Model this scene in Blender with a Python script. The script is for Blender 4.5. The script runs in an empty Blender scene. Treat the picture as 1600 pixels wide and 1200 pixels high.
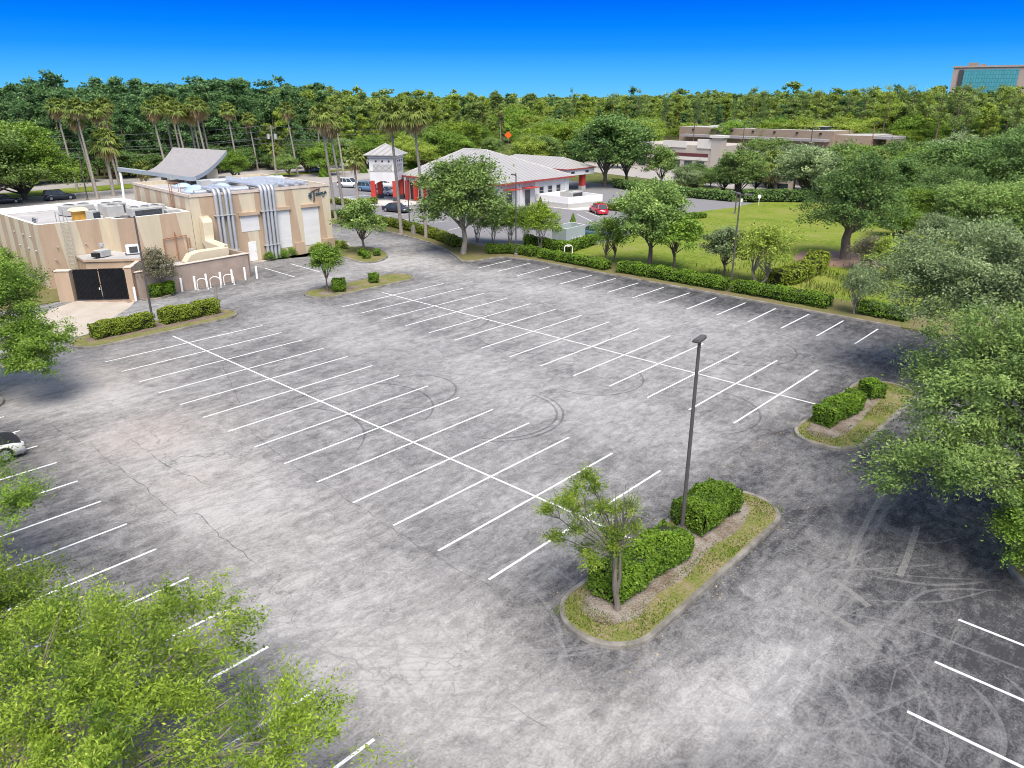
import bpy, math, random
import numpy as np
from mathutils import Vector, Matrix

# ------------------------------------------------------------------ camera
SC = bpy.context.scene
COL = SC.collection
CAM = np.array([51.835, -16.379, 16.455]); YAW = -0.7422; PITCH = 0.3654; FPX = 1169.87   # focal in px of a 1600 px wide frame
cd = bpy.data.cameras.new('camera'); cam = bpy.data.objects.new('camera', cd); COL.objects.link(cam)
cd.sensor_fit = 'HORIZONTAL'; cd.sensor_width = 36; cd.lens = 36 * FPX / 1600
cd.clip_start = 0.1; cd.clip_end = 6000
cam.location = CAM; cam.rotation_euler = (math.pi / 2 - PITCH, 0, -YAW)
SC.camera = cam
# ------------------------------------------------------------------ world, sun, exposure
SUN_EL, SUN_AZ = math.radians(60), math.radians(128)      # azimuth clockwise from +y
w = bpy.data.worlds.new('World'); SC.world = w; w.use_nodes = True
nt = w.node_tree; nt.nodes.clear()
out = nt.nodes.new('ShaderNodeOutputWorld'); bg = nt.nodes.new('ShaderNodeBackground')
sky = nt.nodes.new('ShaderNodeTexSky'); sky.sky_type = 'NISHITA'; sky.sun_disc = False
sky.sun_elevation = SUN_EL; sky.sun_rotation = SUN_AZ; sky.altitude = 0; sky.air_density = 1.0; sky.dust_density = 3.0; sky.ozone_density = 2.0
tc = nt.nodes.new('ShaderNodeTexCoord'); sp = nt.nodes.new('ShaderNodeSeparateXYZ')
nt.links.new(tc.outputs['Generated'], sp.inputs[0])
rp = nt.nodes.new('ShaderNodeValToRGB'); rp.color_ramp.interpolation = 'LINEAR'
mr = nt.nodes.new('ShaderNodeMapRange'); mr.inputs[1].default_value = 0.0; mr.inputs[2].default_value = 0.4
nt.links.new(sp.outputs['Z'], mr.inputs[0]); nt.links.new(mr.outputs[0], rp.inputs[0])
SKYK = 5.45
els = rp.color_ramp.elements
els[0].position = 0.0; els[0].color = (0.135, 0.52, 0.87, 1)
els[1].position = 1.0; els[1].color = (0.30, 0.40, 0.62, 1)
for pos, c in ((0.075, (0.060, 0.40, 0.86)), (0.14, (0.012, 0.275, 0.87)), (0.2, (0.001, 0.205, 0.87)), (0.27, (0.0, 0.135, 0.84)), (0.34, (0.0, 0.10, 0.74)), (0.6, (0.20, 0.32, 0.62))):
    e = els.new(pos); e.color = (*c, 1)
vm = nt.nodes.new('ShaderNodeVectorMath'); vm.operation = 'SCALE'; vm.inputs['Scale'].default_value = SKYK
nt.links.new(rp.outputs[0], vm.inputs[0])
fm = nt.nodes.new('ShaderNodeMapRange'); fm.inputs[1].default_value = 0.125; fm.inputs[2].default_value = 0.30
fm.inputs[3].default_value = 1; fm.inputs[4].default_value = 0
nt.links.new(sp.outputs['Z'], fm.inputs[0])
mx = nt.nodes.new('ShaderNodeMix'); mx.data_type = 'RGBA'
nt.links.new(fm.outputs[0], mx.inputs[0]); nt.links.new(sky.outputs[0], mx.inputs[6]); nt.links.new(vm.outputs[0], mx.inputs[7])
nt.links.new(mx.outputs[2], bg.inputs[0]); bg.inputs[1].default_value = 0.15
nt.links.new(bg.outputs[0], out.inputs[0])
sd = bpy.data.lights.new('sun', 'SUN'); sd.energy = 3.2; sd.angle = math.radians(36); sd.color = (1, 0.945, 0.86)
sun = bpy.data.objects.new('sun', sd); COL.objects.link(sun)
sun.rotation_euler = (math.pi / 2 - SUN_EL, 0, math.pi - SUN_AZ)
SC.view_settings.view_transform = 'Standard'; SC.view_settings.look = 'None'; SC.view_settings.gamma = 1
SC.view_settings.exposure = 0.50
try:
    SC.cycles.max_bounces = 6; SC.cycles.transparent_max_bounces = 12; SC.cycles.caustics_reflective = False; SC.cycles.caustics_refractive = False; SC.cycles.filter_width = 1.0
except Exception: pass

# ------------------------------------------------------------------ helpers
_f = np.array([math.sin(YAW) * math.cos(PITCH), math.cos(YAW) * math.cos(PITCH), -math.sin(PITCH)])
_r = np.array([math.cos(YAW), -math.sin(YAW), 0.0]); _u = np.cross(_r, _f)
def ray(px, py): return _f + (px - 800) / FPX * _r + (600 - py) / FPX * _u
def gp(px, py, z=0.0):
    d = ray(px, py); return CAM + (z - CAM[2]) / d[2] * d
def gx(px, py, z=0.0): q = gp(px, py, z); return (float(q[0]), float(q[1]))
def at_dist(px, py, dist):
    d = ray(px, py); return CAM + d * (dist / math.hypot(d[0], d[1]))
def height(bx, by, ty):
    b = gp(bx, by); D = math.hypot(*(b - CAM)[:2]); d = ray(bx, ty); return CAM[2] + d[2] * D / math.hypot(d[0], d[1])

def N(nt, t, **k):
    n = nt.nodes.new(t)
    for a, v in k.items(): setattr(n, a, v)
    return n
MATS = {}
def mat(name, col, rough=0.8, var=0.12, scale=2.0, col2=None, metal=0.0, spec=0.3, bump=0.0, stretch=None):
    """procedural surface: base colour broken up by two octaves of world-scale noise"""
    if name in MATS: return MATS[name]
    m = bpy.data.materials.new(name); m.use_nodes = True; t = m.node_tree; b = t.nodes['Principled BSDF']
    b.inputs['Roughness'].default_value = rough; b.inputs['Metallic'].default_value = metal; b.inputs['Specular IOR Level'].default_value = spec
    g = N(t, 'ShaderNodeNewGeometry'); mp = N(t, 'ShaderNodeMapping')
    t.links.new(g.outputs['Position'], mp.inputs[0])
    if stretch: mp.inputs['Scale'].default_value = stretch
    n = N(t, 'ShaderNodeTexNoise'); n.inputs['Scale'].default_value = scale; n.inputs['Detail'].default_value = 6; n.inputs['Roughness'].default_value = 0.62
    t.links.new(mp.outputs[0], n.inputs['Vector'])
    r = N(t, 'ShaderNodeValToRGB'); e = r.color_ramp.elements; e[0].position = 0.3; e[1].position = 0.7
    c = np.array(col); c2 = np.array(col2) if col2 else np.clip(c * (1 + var), 0, 1)
    c1 = c if col2 else c * (1 - var)
    e[0].color = (*c1, 1); e[1].color = (*c2, 1)
    t.links.new(n.outputs[0], r.inputs[0]); t.links.new(r.outputs[0], b.inputs['Base Color'])
    if bump:
        bp = N(t, 'ShaderNodeBump'); bp.inputs['Strength'].default_value = bump; bp.inputs['Distance'].default_value = 0.05
        t.links.new(n.outputs[0], bp.inputs['Height']); t.links.new(bp.outputs[0], b.inputs['Normal'])
    MATS[name] = m; return m
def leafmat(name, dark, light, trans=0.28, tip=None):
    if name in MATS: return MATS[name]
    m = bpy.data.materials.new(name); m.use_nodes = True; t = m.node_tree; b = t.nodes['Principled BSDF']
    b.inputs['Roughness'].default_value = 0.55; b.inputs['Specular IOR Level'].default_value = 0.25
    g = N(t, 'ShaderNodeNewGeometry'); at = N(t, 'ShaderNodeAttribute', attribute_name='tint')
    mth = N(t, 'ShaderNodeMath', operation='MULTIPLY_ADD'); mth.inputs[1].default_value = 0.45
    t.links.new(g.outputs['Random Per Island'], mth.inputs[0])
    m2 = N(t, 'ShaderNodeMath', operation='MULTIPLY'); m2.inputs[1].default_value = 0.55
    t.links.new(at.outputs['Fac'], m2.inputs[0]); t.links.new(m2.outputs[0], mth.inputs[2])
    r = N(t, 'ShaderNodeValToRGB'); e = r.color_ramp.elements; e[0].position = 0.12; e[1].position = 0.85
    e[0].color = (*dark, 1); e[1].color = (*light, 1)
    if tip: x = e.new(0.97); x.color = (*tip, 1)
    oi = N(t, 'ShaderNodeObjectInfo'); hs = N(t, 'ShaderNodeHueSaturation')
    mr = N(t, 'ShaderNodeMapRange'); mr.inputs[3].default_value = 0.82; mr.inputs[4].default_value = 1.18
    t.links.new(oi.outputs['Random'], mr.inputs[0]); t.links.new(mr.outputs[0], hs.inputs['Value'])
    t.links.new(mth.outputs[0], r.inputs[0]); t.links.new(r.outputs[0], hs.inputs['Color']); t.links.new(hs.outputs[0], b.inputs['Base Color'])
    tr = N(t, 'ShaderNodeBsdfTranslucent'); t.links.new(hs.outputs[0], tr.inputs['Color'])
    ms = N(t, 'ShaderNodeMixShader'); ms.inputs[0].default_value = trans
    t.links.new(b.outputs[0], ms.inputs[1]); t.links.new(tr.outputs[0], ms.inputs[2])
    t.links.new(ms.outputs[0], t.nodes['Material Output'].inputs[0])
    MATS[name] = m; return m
def tag(o, label=None, cat=None, group=None, kind=None):
    if label: o['label'] = label
    if cat: o['category'] = cat
    if group: o['group'] = group
    if kind: o['kind'] = kind
    return o
def thing(name, loc, label, cat, group=None, rz=0.0, sc=1.0):
    o = bpy.data.objects.new(name, None); COL.objects.link(o); o.location = loc; o.rotation_euler.z = rz
    o.scale = (sc,) * 3 if not hasattr(sc, '__len__') else sc; o.empty_display_size = 0.3
    return tag(o, label, cat, group)
def link(name, me, parent=None, world=False):
    o = bpy.data.objects.new(name, me); COL.objects.link(o)
    if parent is not None:
        o.parent = parent
        if world:
            p = parent
            off = Vector((0, 0, 0))
            while p is not None: off += Vector(p.location) if p.type == 'EMPTY' else Vector((0, 0, 0)); p = p.parent
            if parent.type == 'EMPTY': o.matrix_parent_inverse = Matrix.Translation(-off)
    return o
def children(o): return [c for c in COL.objects if c.parent is o]
KIDS = {}
def dup(src, loc, rz=0.0, sc=1.0, label=None, name=None, group=None, cat=None):
    r = src.copy(); COL.objects.link(r); r.location = loc; r.rotation_euler.z = rz; r.scale = (sc,) * 3 if not hasattr(sc, '__len__') else sc
    if name: r.name = name
    if label: r['label'] = label
    if group: r['group'] = group
    if cat: r['category'] = cat
    if src.name not in KIDS: KIDS[src.name] = [(c, children(c)) for c in children(src)]
    for ch, gr in KIDS[src.name]:
        c = ch.copy(); COL.objects.link(c); c.parent = r
        for g_ in gr:
            d = g_.copy(); COL.objects.link(d); d.parent = c
    return r
class MB:
    """mesh builder"""
    def __init__(s): s.v = []; s.f = []; s.m = []; s.sm = []
    def add(s, V, F, m=0, smooth=False):
        k = len(s.v); s.v += [tuple(map(float, p)) for p in V]; s.f += [tuple(i + k for i in f) for f in F]
        s.m += [m] * len(F); s.sm += [smooth] * len(F); return s
    def box(s, c, d, rz=0.0, m=0, tilt=None):
        x, y, z = np.array(d) / 2.0; V = np.array([(a, b, e) for a in (-x, x) for b in (-y, y) for e in (-z, z)])
        M = Matrix.Rotation(rz, 3, 'Z')
        if tilt: M = M @ Matrix.Rotation(tilt[1], 3, tilt[0])
        V = V @ np.array(M).T + np.array(c)
        return s.add(V, [(0, 1, 3, 2), (4, 6, 7, 5), (0, 4, 5, 1), (2, 3, 7, 6), (0, 2, 6, 4), (1, 5, 7, 3)], m)
    def b2(s, x0, x1, y0, y1, z0, z1, m=0): return s.box(((x0 + x1) / 2, (y0 + y1) / 2, (z0 + z1) / 2), (abs(x1 - x0), abs(y1 - y0), abs(z1 - z0)), 0, m)
    def prism(s, P, z0, z1, m=0, top=True, bottom=False, mt=None):
        n = len(P); V = [(p[0], p[1], z0) for p in P] + [(p[0], p[1], z1) for p in P]
        a = sum(P[i][0] * P[(i + 1) % n][1] - P[(i + 1) % n][0] * P[i][1] for i in range(n))
        F = [(i, (i + 1) % n, n + (i + 1) % n, n + i) for i in range(n)]
        if a < 0: F = [f[::-1] for f in F]
        s.add(V, F, m)
        T = list(range(n, 2 * n)); B = list(range(n))
        if a < 0: T = T[::-1]; B = B[::-1]
        if top: s.add(V, [tuple(T)], m if mt is None else mt)
        if bottom: s.add(V, [tuple(B[::-1])], m)
        return s
    def tube(s, P, r, seg=8, m=0, caps=True, smooth=True):
        P = [Vector(p) for p in P]; n = len(P); R = list(r) if hasattr(r, '__len__') else [r] * n; V = []; a = None
        for i in range(n):
            t = (P[min(i + 1, n - 1)] - P[max(i - 1, 0)])
            t = t.normalized() if t.length > 1e-9 else Vector((0, 0, 1))
            if a is None: a = t.orthogonal().normalized()
            else:
                a = a - t * a.dot(t); a = a.normalized() if a.length > 1e-6 else t.orthogonal().normalized()
            b = t.cross(a)
            for k in range(seg):
                q = 2 * math.pi * k / seg; V.append(P[i] + (a * math.cos(q) + b * math.sin(q)) * R[i])
        F = [(i * seg + k, i * seg + (k + 1) % seg, (i + 1) * seg + (k + 1) % seg, (i + 1) * seg + k) for i in range(n - 1) for k in range(seg)]
        s.add(V, F, m, smooth)
        if caps: s.add(V, [tuple(range(seg))[::-1], tuple(range((n - 1) * seg, n * seg))], m)
        return s
    def cyl(s, c, r, h, seg=16, m=0, r2=None): return s.tube([c, (c[0], c[1], c[2] + h)], [r, r if r2 is None else r2], seg, m, True, seg > 6)
    def quad(s, *V, m=0): return s.add(V, [tuple(range(len(V)))], m)
    def loft(s, rings, m=0, smooth=True, caps=True, closed=True):
        n = len(rings[0]); V = [p for r in rings for p in r]; K = n if closed else n - 1
        s.add(V, [(i * n + k, i * n + (k + 1) % n, (i + 1) * n + (k + 1) % n, (i + 1) * n + k) for i in range(len(rings) - 1) for k in range(K)], m, smooth)
        if caps: s.add(V, [tuple(range(n))[::-1], tuple(range((len(rings) - 1) * n, len(rings) * n))], m)
        return s
    def mesh(s, name, mats):
        me = bpy.data.meshes.new(name); me.from_pydata(s.v, [], s.f)
        for x in (mats if isinstance(mats, (list, tuple)) else [mats]): me.materials.append(x)
        me.polygons.foreach_set('material_index', s.m); me.polygons.foreach_set('use_smooth', s.sm); me.update(); return me
    def build(s, name, mats, parent=None, world=True): return link(name, s.mesh(name, mats), parent, world)
def bevel(o, wd=0.03, seg=2):
    b = o.modifiers.new('bevel', 'BEVEL'); b.width = wd; b.segments = seg; b.limit_method = 'ANGLE'; return o
def leafmesh(name, Vt, tint, mats, extra=None):
    """Vt (N,4,3) leaf quads -> one mesh; extra: MB with woody parts using material 1"""
    n = len(Vt); V = Vt.reshape(-1, 3); F = np.arange(n * 4)
    loops = F; starts = np.arange(n) * 4; tot = np.full(n, 4); mi = np.zeros(n, int); sm = np.zeros(n, bool)
    if extra is not None and extra.v:
        k = len(V); V = np.vstack([V, np.array(extra.v)])
        l2 = np.array([i + k for f in extra.f for i in f]); t2 = np.array([len(f) for f in extra.f])
        starts = np.concatenate([starts, len(loops) + np.concatenate([[0], np.cumsum(t2)[:-1]])]); loops = np.concatenate([loops, l2])
        tot = np.concatenate([tot, t2]); mi = np.concatenate([mi, np.array(extra.m) + 1]); sm = np.concatenate([sm, np.array(extra.sm)])
    me = bpy.data.meshes.new(name)
    me.vertices.add(len(V)); me.vertices.foreach_set('co', V.ravel().astype(np.float32))
    me.loops.add(len(loops)); me.loops.foreach_set('vertex_index', loops.astype(np.int32))
    me.polygons.add(len(starts)); me.polygons.foreach_set('loop_start', starts.astype(np.int32)); me.polygons.foreach_set('loop_total', tot.astype(np.int32))
    for x in mats: me.materials.append(x)
    me.polygons.foreach_set('material_index', mi.astype(np.int32)); me.polygons.foreach_set('use_smooth', sm)
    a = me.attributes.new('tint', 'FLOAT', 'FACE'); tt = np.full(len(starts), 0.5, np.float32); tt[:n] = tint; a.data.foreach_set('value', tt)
    me.update(calc_edges=True); me.validate(); return me
def unit(a): return a / (np.linalg.norm(a, axis=-1, keepdims=True) + 1e-9)
def leafquads(rng, C, Nrm, size, aspect=0.55, dirs=None):
    n = len(C); d = rng.normal(size=(n, 3)) if dirs is None else dirs + rng.normal(size=(n, 3)) * 0.5
    d = d - Nrm * np.sum(d * Nrm, 1, keepdims=True); d = unit(d); s = np.cross(Nrm, d)
    L = (size * rng.uniform(0.5, 1.5, n))[:, None]; W = L * aspect * 0.5
    bend = Nrm * L * rng.uniform(-0.12, 0.12, (n, 1))
    return np.stack([C - d * L * 0.5, C + s * W + bend, C + d * L * 0.5, C - s * W + bend], 1)

# ------------------------------------------------------------------ materials
M = dict(
  kerb=mat('kerb_concrete', (0.10, 0.092, 0.078), 0.9, 0.3, 1.3, bump=0.2, col2=(0.29, 0.27, 0.235)), walk=mat('walk_concrete', (0.42, 0.37, 0.31), 0.9, 0.15, 1.2),
  cream=mat('cream_stucco', (0.56, 0.485, 0.352), 0.9, 0.11, 0.9, stretch=(1, 1, 0.22)), tan=mat('tan_stucco', (0.445, 0.328, 0.228), 0.9, 0.13, 0.9, stretch=(1, 1, 0.22)),
  coping=mat('coping', (0.60, 0.50, 0.42), 0.8, 0.08), pinkwall=mat('pink_stucco', (0.36, 0.285, 0.235), 0.9, 0.16, 0.9),
  roofw=mat('white_roof_membrane', (0.40, 0.385, 0.37), 0.8, 0.2, 0.5), galv=mat('galvanised_metal', (0.58, 0.60, 0.63), 0.38, 0.12, 1.5, metal=0.55, stretch=(1, 1, 0.3)),
  slate=mat('grey_shingle', (0.285, 0.27, 0.265), 0.85, 0.13, 2.5), fascia=mat('grey_fascia', (0.34, 0.37, 0.40), 0.5, 0.08),
  white=mat('white_paint', (0.78, 0.77, 0.75), 0.6, 0.05), shutter=mat('white_shutter', (0.66, 0.655, 0.64), 0.6, 0.06, 0.8, stretch=(0.3, 0.3, 4)),
  acgrey=mat('ac_grey', (0.42, 0.415, 0.39), 0.6, 0.12), acdark=mat('ac_coil', (0.06, 0.065, 0.07), 0.6, 0.3, 6), gate=mat('gate_black', (0.014, 0.015, 0.018), 0.55, 0.3, 3),
  rust=mat('rust_pipe', (0.32, 0.15, 0.085), 0.8, 0.2, 3), yellow=mat('yellow_tarp', (0.55, 0.30, 0.06), 0.8, 0.25), pole=mat('pole_bronze', (0.095, 0.085, 0.08), 0.5, 0.15),
  black=mat('black_plastic', (0.02, 0.02, 0.022), 0.5, 0.2), glass=mat('dark_glass', (0.03, 0.04, 0.05), 0.08, 0.1, spec=0.8), skyl=mat('skylight_dome', (0.42, 0.54, 0.72), 0.15, 0.08, spec=0.8),
  teal=mat('sign_teal', (0.03, 0.075, 0.10), 0.5, 0.2, 4), signbrown=mat('sign_bronze', (0.16, 0.12, 0.115), 0.5, 0.15), redp=mat('red_paint', (0.47, 0.055, 0.042), 0.6, 0.1),
  metalroof=None, wwall=mat('white_stucco', (0.64, 0.632, 0.625), 0.85, 0.08, 0.8, stretch=(1, 1, 0.22)), gwall=mat('grey_stucco', (0.44, 0.43, 0.41), 0.85, 0.06),
  shed=mat('grey_green_block', (0.36, 0.42, 0.40), 0.85, 0.08), brick=mat('tan_brick', (0.285, 0.22, 0.16), 0.9, 0.12, 0.25, stretch=(1, 1, 3)), dkred=mat('maroon_band', (0.12, 0.035, 0.04), 0.6, 0.1),
  cmud=mat('beige_stucco', (0.42, 0.375, 0.32), 0.9, 0.07, 0.3), trim=mat('pale_trim', (0.60, 0.565, 0.51), 0.8, 0.05), tealglass=None,
  bark=mat('oak_bark', (0.15, 0.12, 0.095), 0.95, 0.35, 4, bump=0.5, stretch=(1, 1, 0.35)), barkl=mat('grey_bark', (0.27, 0.24, 0.20), 0.95, 0.3, 4, bump=0.5, stretch=(1, 1, 0.3)),
  bark2=mat('weathered_bark', (0.09, 0.075, 0.06), 0.95, 0.4, 6, bump=0.6, stretch=(1, 1, 0.25), col2=(0.22, 0.195, 0.165)), palmtrunk=mat('palm_trunk', (0.30, 0.265, 0.225), 0.95, 0.25, 3, stretch=(1, 1, 2.5)), pinebark=mat('pine_bark', (0.16, 0.115, 0.085), 0.95, 0.3, 2),
  orange=mat('orange_sign', (0.80, 0.13, 0.02), 0.6, 0.05), wire=mat('wire', (0.22, 0.22, 0.23), 0.6, 0.05), tyre=mat('tyre_rubber', (0.018, 0.018, 0.02), 0.8, 0.2), rim=mat('alloy_rim', (0.42, 0.43, 0.45), 0.35, 0.1, metal=0.5),
  lamp=mat('head_lamp', (0.7, 0.72, 0.75), 0.15, 0.05, spec=0.7), tail=mat('tail_lamp', (0.35, 0.01, 0.012), 0.25, 0.1, spec=0.6),
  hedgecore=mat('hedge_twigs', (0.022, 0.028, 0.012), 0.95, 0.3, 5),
)
L = dict(
  oak=leafmat('oak_leaf', (0.073, 0.137, 0.035), (0.330, 0.469, 0.119), 0.32, (0.476, 0.586, 0.198)), oakg=leafmat('grey_oak_leaf', (0.082, 0.129, 0.058), (0.357, 0.452, 0.200), 0.32, (0.526, 0.607, 0.338)),
  oakb=leafmat('bright_oak_leaf', (0.067, 0.142, 0.018), (0.287, 0.444, 0.060), 0.34, (0.437, 0.533, 0.103)), lime=leafmat('lime_leaf', (0.064, 0.13, 0.013), (0.325, 0.445, 0.046), 0.36, (0.5, 0.54, 0.11)),
  dark=leafmat('dark_leaf', (0.034, 0.085, 0.028), (0.217, 0.342, 0.085), 0.28), hedge=leafmat('hedge_leaf', (0.029, 0.075, 0.009), (0.187, 0.314, 0.022), 0.22, (0.319, 0.429, 0.044)),
  hedgey=leafmat('pale_hedge_leaf', (0.060, 0.100, 0.010), (0.270, 0.330, 0.030), 0.2, (0.40, 0.41, 0.06)), pine=leafmat('pine_needle', (0.065, 0.124, 0.031), (0.366, 0.472, 0.118), 0.32, (0.543, 0.614, 0.201)),
  pined=leafmat('dark_pine_needle', (0.026, 0.077, 0.031), (0.180, 0.318, 0.102), 0.28, (0.300, 0.432, 0.144)), pinel=leafmat('yellow_pine_needle', (0.088, 0.143, 0.020), (0.440, 0.550, 0.088), 0.36, (0.605, 0.660, 0.154)),
  palm=leafmat('palm_frond', (0.072, 0.113, 0.023), (0.312, 0.378, 0.078), 0.3, (0.520, 0.504, 0.156)), palmy=leafmat('yellow_frond', (0.15, 0.16, 0.03), (0.45, 0.43, 0.11), 0.3), dead=leafmat('dead_frond', (0.253, 0.172, 0.069), (0.575, 0.448, 0.230), 0.2),
  brownleaf=leafmat('olive_leaf', (0.075, 0.075, 0.045), (0.24, 0.23, 0.14), 0.25, (0.34, 0.27, 0.17)), grass=leafmat('grass_blade', (0.055, 0.085, 0.012), (0.20, 0.25, 0.04), 0.25, (0.36, 0.31, 0.11)),
)
RED = mat('red_trim', (0.33, 0.06, 0.05), 0.6, 0.08)
def ribbed(name, col, axis, pitch, depth=0.25, rough=0.5):
    """standing-seam metal: seams as darker colour bands along one axis"""
    m = bpy.data.materials.new(name); m.use_nodes = True; t = m.node_tree; b = t.nodes['Principled BSDF']; b.inputs['Roughness'].default_value = rough
    g = N(t, 'ShaderNodeNewGeometry'); s_ = N(t, 'ShaderNodeSeparateXYZ'); t.links.new(g.outputs['Position'], s_.inputs[0])
    d = N(t, 'ShaderNodeMath', operation='DIVIDE'); d.inputs[1].default_value = pitch * 1.5; t.links.new(s_.outputs[axis], d.inputs[0])
    fr = N(t, 'ShaderNodeMath', operation='FRACT'); t.links.new(d.outputs[0], fr.inputs[0])
    gt = N(t, 'ShaderNodeMath', operation='LESS_THAN'); gt.inputs[1].default_value = 0.22; t.links.new(fr.outputs[0], gt.inputs[0])
    n = N(t, 'ShaderNodeTexNoise'); n.inputs['Scale'].default_value = 0.7; n.inputs['Detail'].default_value = 5; t.links.new(g.outputs['Position'], n.inputs[0])
    r = N(t, 'ShaderNodeValToRGB'); r.color_ramp.elements[0].color = (*[c * 0.86 for c in col], 1); r.color_ramp.elements[1].color = (*[min(1, c * 1.1) for c in col], 1)
    t.links.new(n.outputs[0], r.inputs[0])
    mx = N(t, 'ShaderNodeMix', data_type='RGBA'); mx.inputs[7].default_value = (*[c * 0.60 for c in col], 1); t.links.new(gt.outputs[0], mx.inputs[0]); t.links.new(r.outputs[0], mx.inputs[6])
    t.links.new(mx.outputs[2], b.inputs['Base Color']); return m
RX = ribbed('metal_roof_x', (0.37, 0.355, 0.34), 'X', 0.62); RY = ribbed('metal_roof_y', (0.37, 0.355, 0.34), 'Y', 0.62)

# ================================================================== SETTING: ground, roads, lot
def sheet(name, P, z, m, kind='structure', thick=None):
    b = MB()
    if thick: b.prism(P, z - thick, z, 0)
    else: b.prism(P, z - 0.001, z, 0)
    o = b.build(name, m); return tag(o, kind=kind)
def grassmat(name, cols, s1=0.35, s2=9.0):
    m = bpy.data.materials.new(name); m.use_nodes = True; t = m.node_tree; b = t.nodes['Principled BSDF']; b.inputs['Roughness'].default_value = 0.95; b.inputs['Specular IOR Level'].default_value = 0.1
    g = N(t, 'ShaderNodeNewGeometry'); a = N(t, 'ShaderNodeTexNoise'); a.inputs['Scale'].default_value = s1; a.inputs['Detail'].default_value = 7; a.inputs['Roughness'].default_value = 0.65
    c = N(t, 'ShaderNodeTexNoise'); c.inputs['Scale'].default_value = s2; c.inputs['Detail'].default_value = 4
    for n in (a, c): t.links.new(g.outputs['Position'], n.inputs['Vector'])
    ad = N(t, 'ShaderNodeMath', operation='MULTIPLY_ADD'); ad.inputs[1].default_value = 0.45; t.links.new(c.outputs[0], ad.inputs[0])
    mu = N(t, 'ShaderNodeMath', operation='MULTIPLY'); mu.inputs[1].default_value = 0.62; t.links.new(a.outputs[0], mu.inputs[0]); t.links.new(mu.outputs[0], ad.inputs[2])
    r = N(t, 'ShaderNodeValToRGB'); e = r.color_ramp.elements; e[0].position = 0.36; e[1].position = 0.7; e[0].color = (*cols[0], 1); e[1].color = (*cols[-1], 1)
    for i, q in enumerate(cols[1:-1]): x = e.new(0.36 + 0.34 * (i + 1) / (len(cols) - 1)); x.color = (*q, 1)
    t.links.new(ad.outputs[0], r.inputs[0]); t.links.new(r.outputs[0], b.inputs['Base Color'])
    bp = N(t, 'ShaderNodeBump'); bp.inputs['Strength'].default_value = 0.6; bp.inputs['Distance'].default_value = 0.08; t.links.new(c.outputs[0], bp.inputs['Height']); t.links.new(bp.outputs[0], b.inputs['Normal'])
    return m
GR_BASE = grassmat('rough_ground', [(0.05, 0.065, 0.02), (0.09, 0.11, 0.03), (0.16, 0.15, 0.06)], 0.05, 1.0)
GR_MEAD = grassmat('meadow_grass', [(0.060, 0.100, 0.014), (0.135, 0.190, 0.022), (0.195, 0.225, 0.040), (0.24, 0.205, 0.095)], 0.14, 3)
GR_VERGE = grassmat('verge_grass', [(0.13, 0.105, 0.07), (0.19, 0.15, 0.09), (0.13, 0.135, 0.035), (0.21, 0.175, 0.10)], 0.5, 8)
GR_ISL = grassmat('island_soil', [(0.075, 0.12, 0.018), (0.125, 0.155, 0.028), (0.17, 0.17, 0.06), (0.24, 0.19, 0.11), (0.26, 0.22, 0.17)], 0.75, 9)
MULCH = mat('mulch_bed', (0.17, 0.13, 0.10), 0.95, 0.3, 3, bump=0.4)
SAND = grassmat('sandy_soil', [(0.085, 0.065, 0.045), (0.16, 0.125, 0.09), (0.25, 0.22, 0.185), (0.30, 0.275, 0.245)], 1.1, 14)
gnd = MB(); gnd.quad((-3500, -1500, -0.06), (3500, -1500, -0.06), (3500, 4500, -0.06), (-3500, 4500, -0.06)); tag(gnd.build('ground', GR_BASE), kind='structure')

def smooth(P, n=5, closed=True):
    P = np.array(P, float); Q = []; m_ = len(P)
    for i in range(m_ if closed else m_ - 1):
        ix = [(i - 1) % m_, i, (i + 1) % m_, (i + 2) % m_] if closed else [max(i - 1, 0), i, i + 1, min(i + 2, m_ - 1)]
        p0, p1, p2, p3 = P[ix]
        for k in range(n): t_ = k / n; Q.append(tuple(0.5 * (2 * p1 + (p2 - p0) * t_ + (2 * p0 - 5 * p1 + 4 * p2 - p3) * t_ ** 2 + (3 * p1 - p0 - 3 * p2 + p3) * t_ ** 3)))
    if not closed: Q.append(tuple(P[-1]))
    return Q
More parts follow.
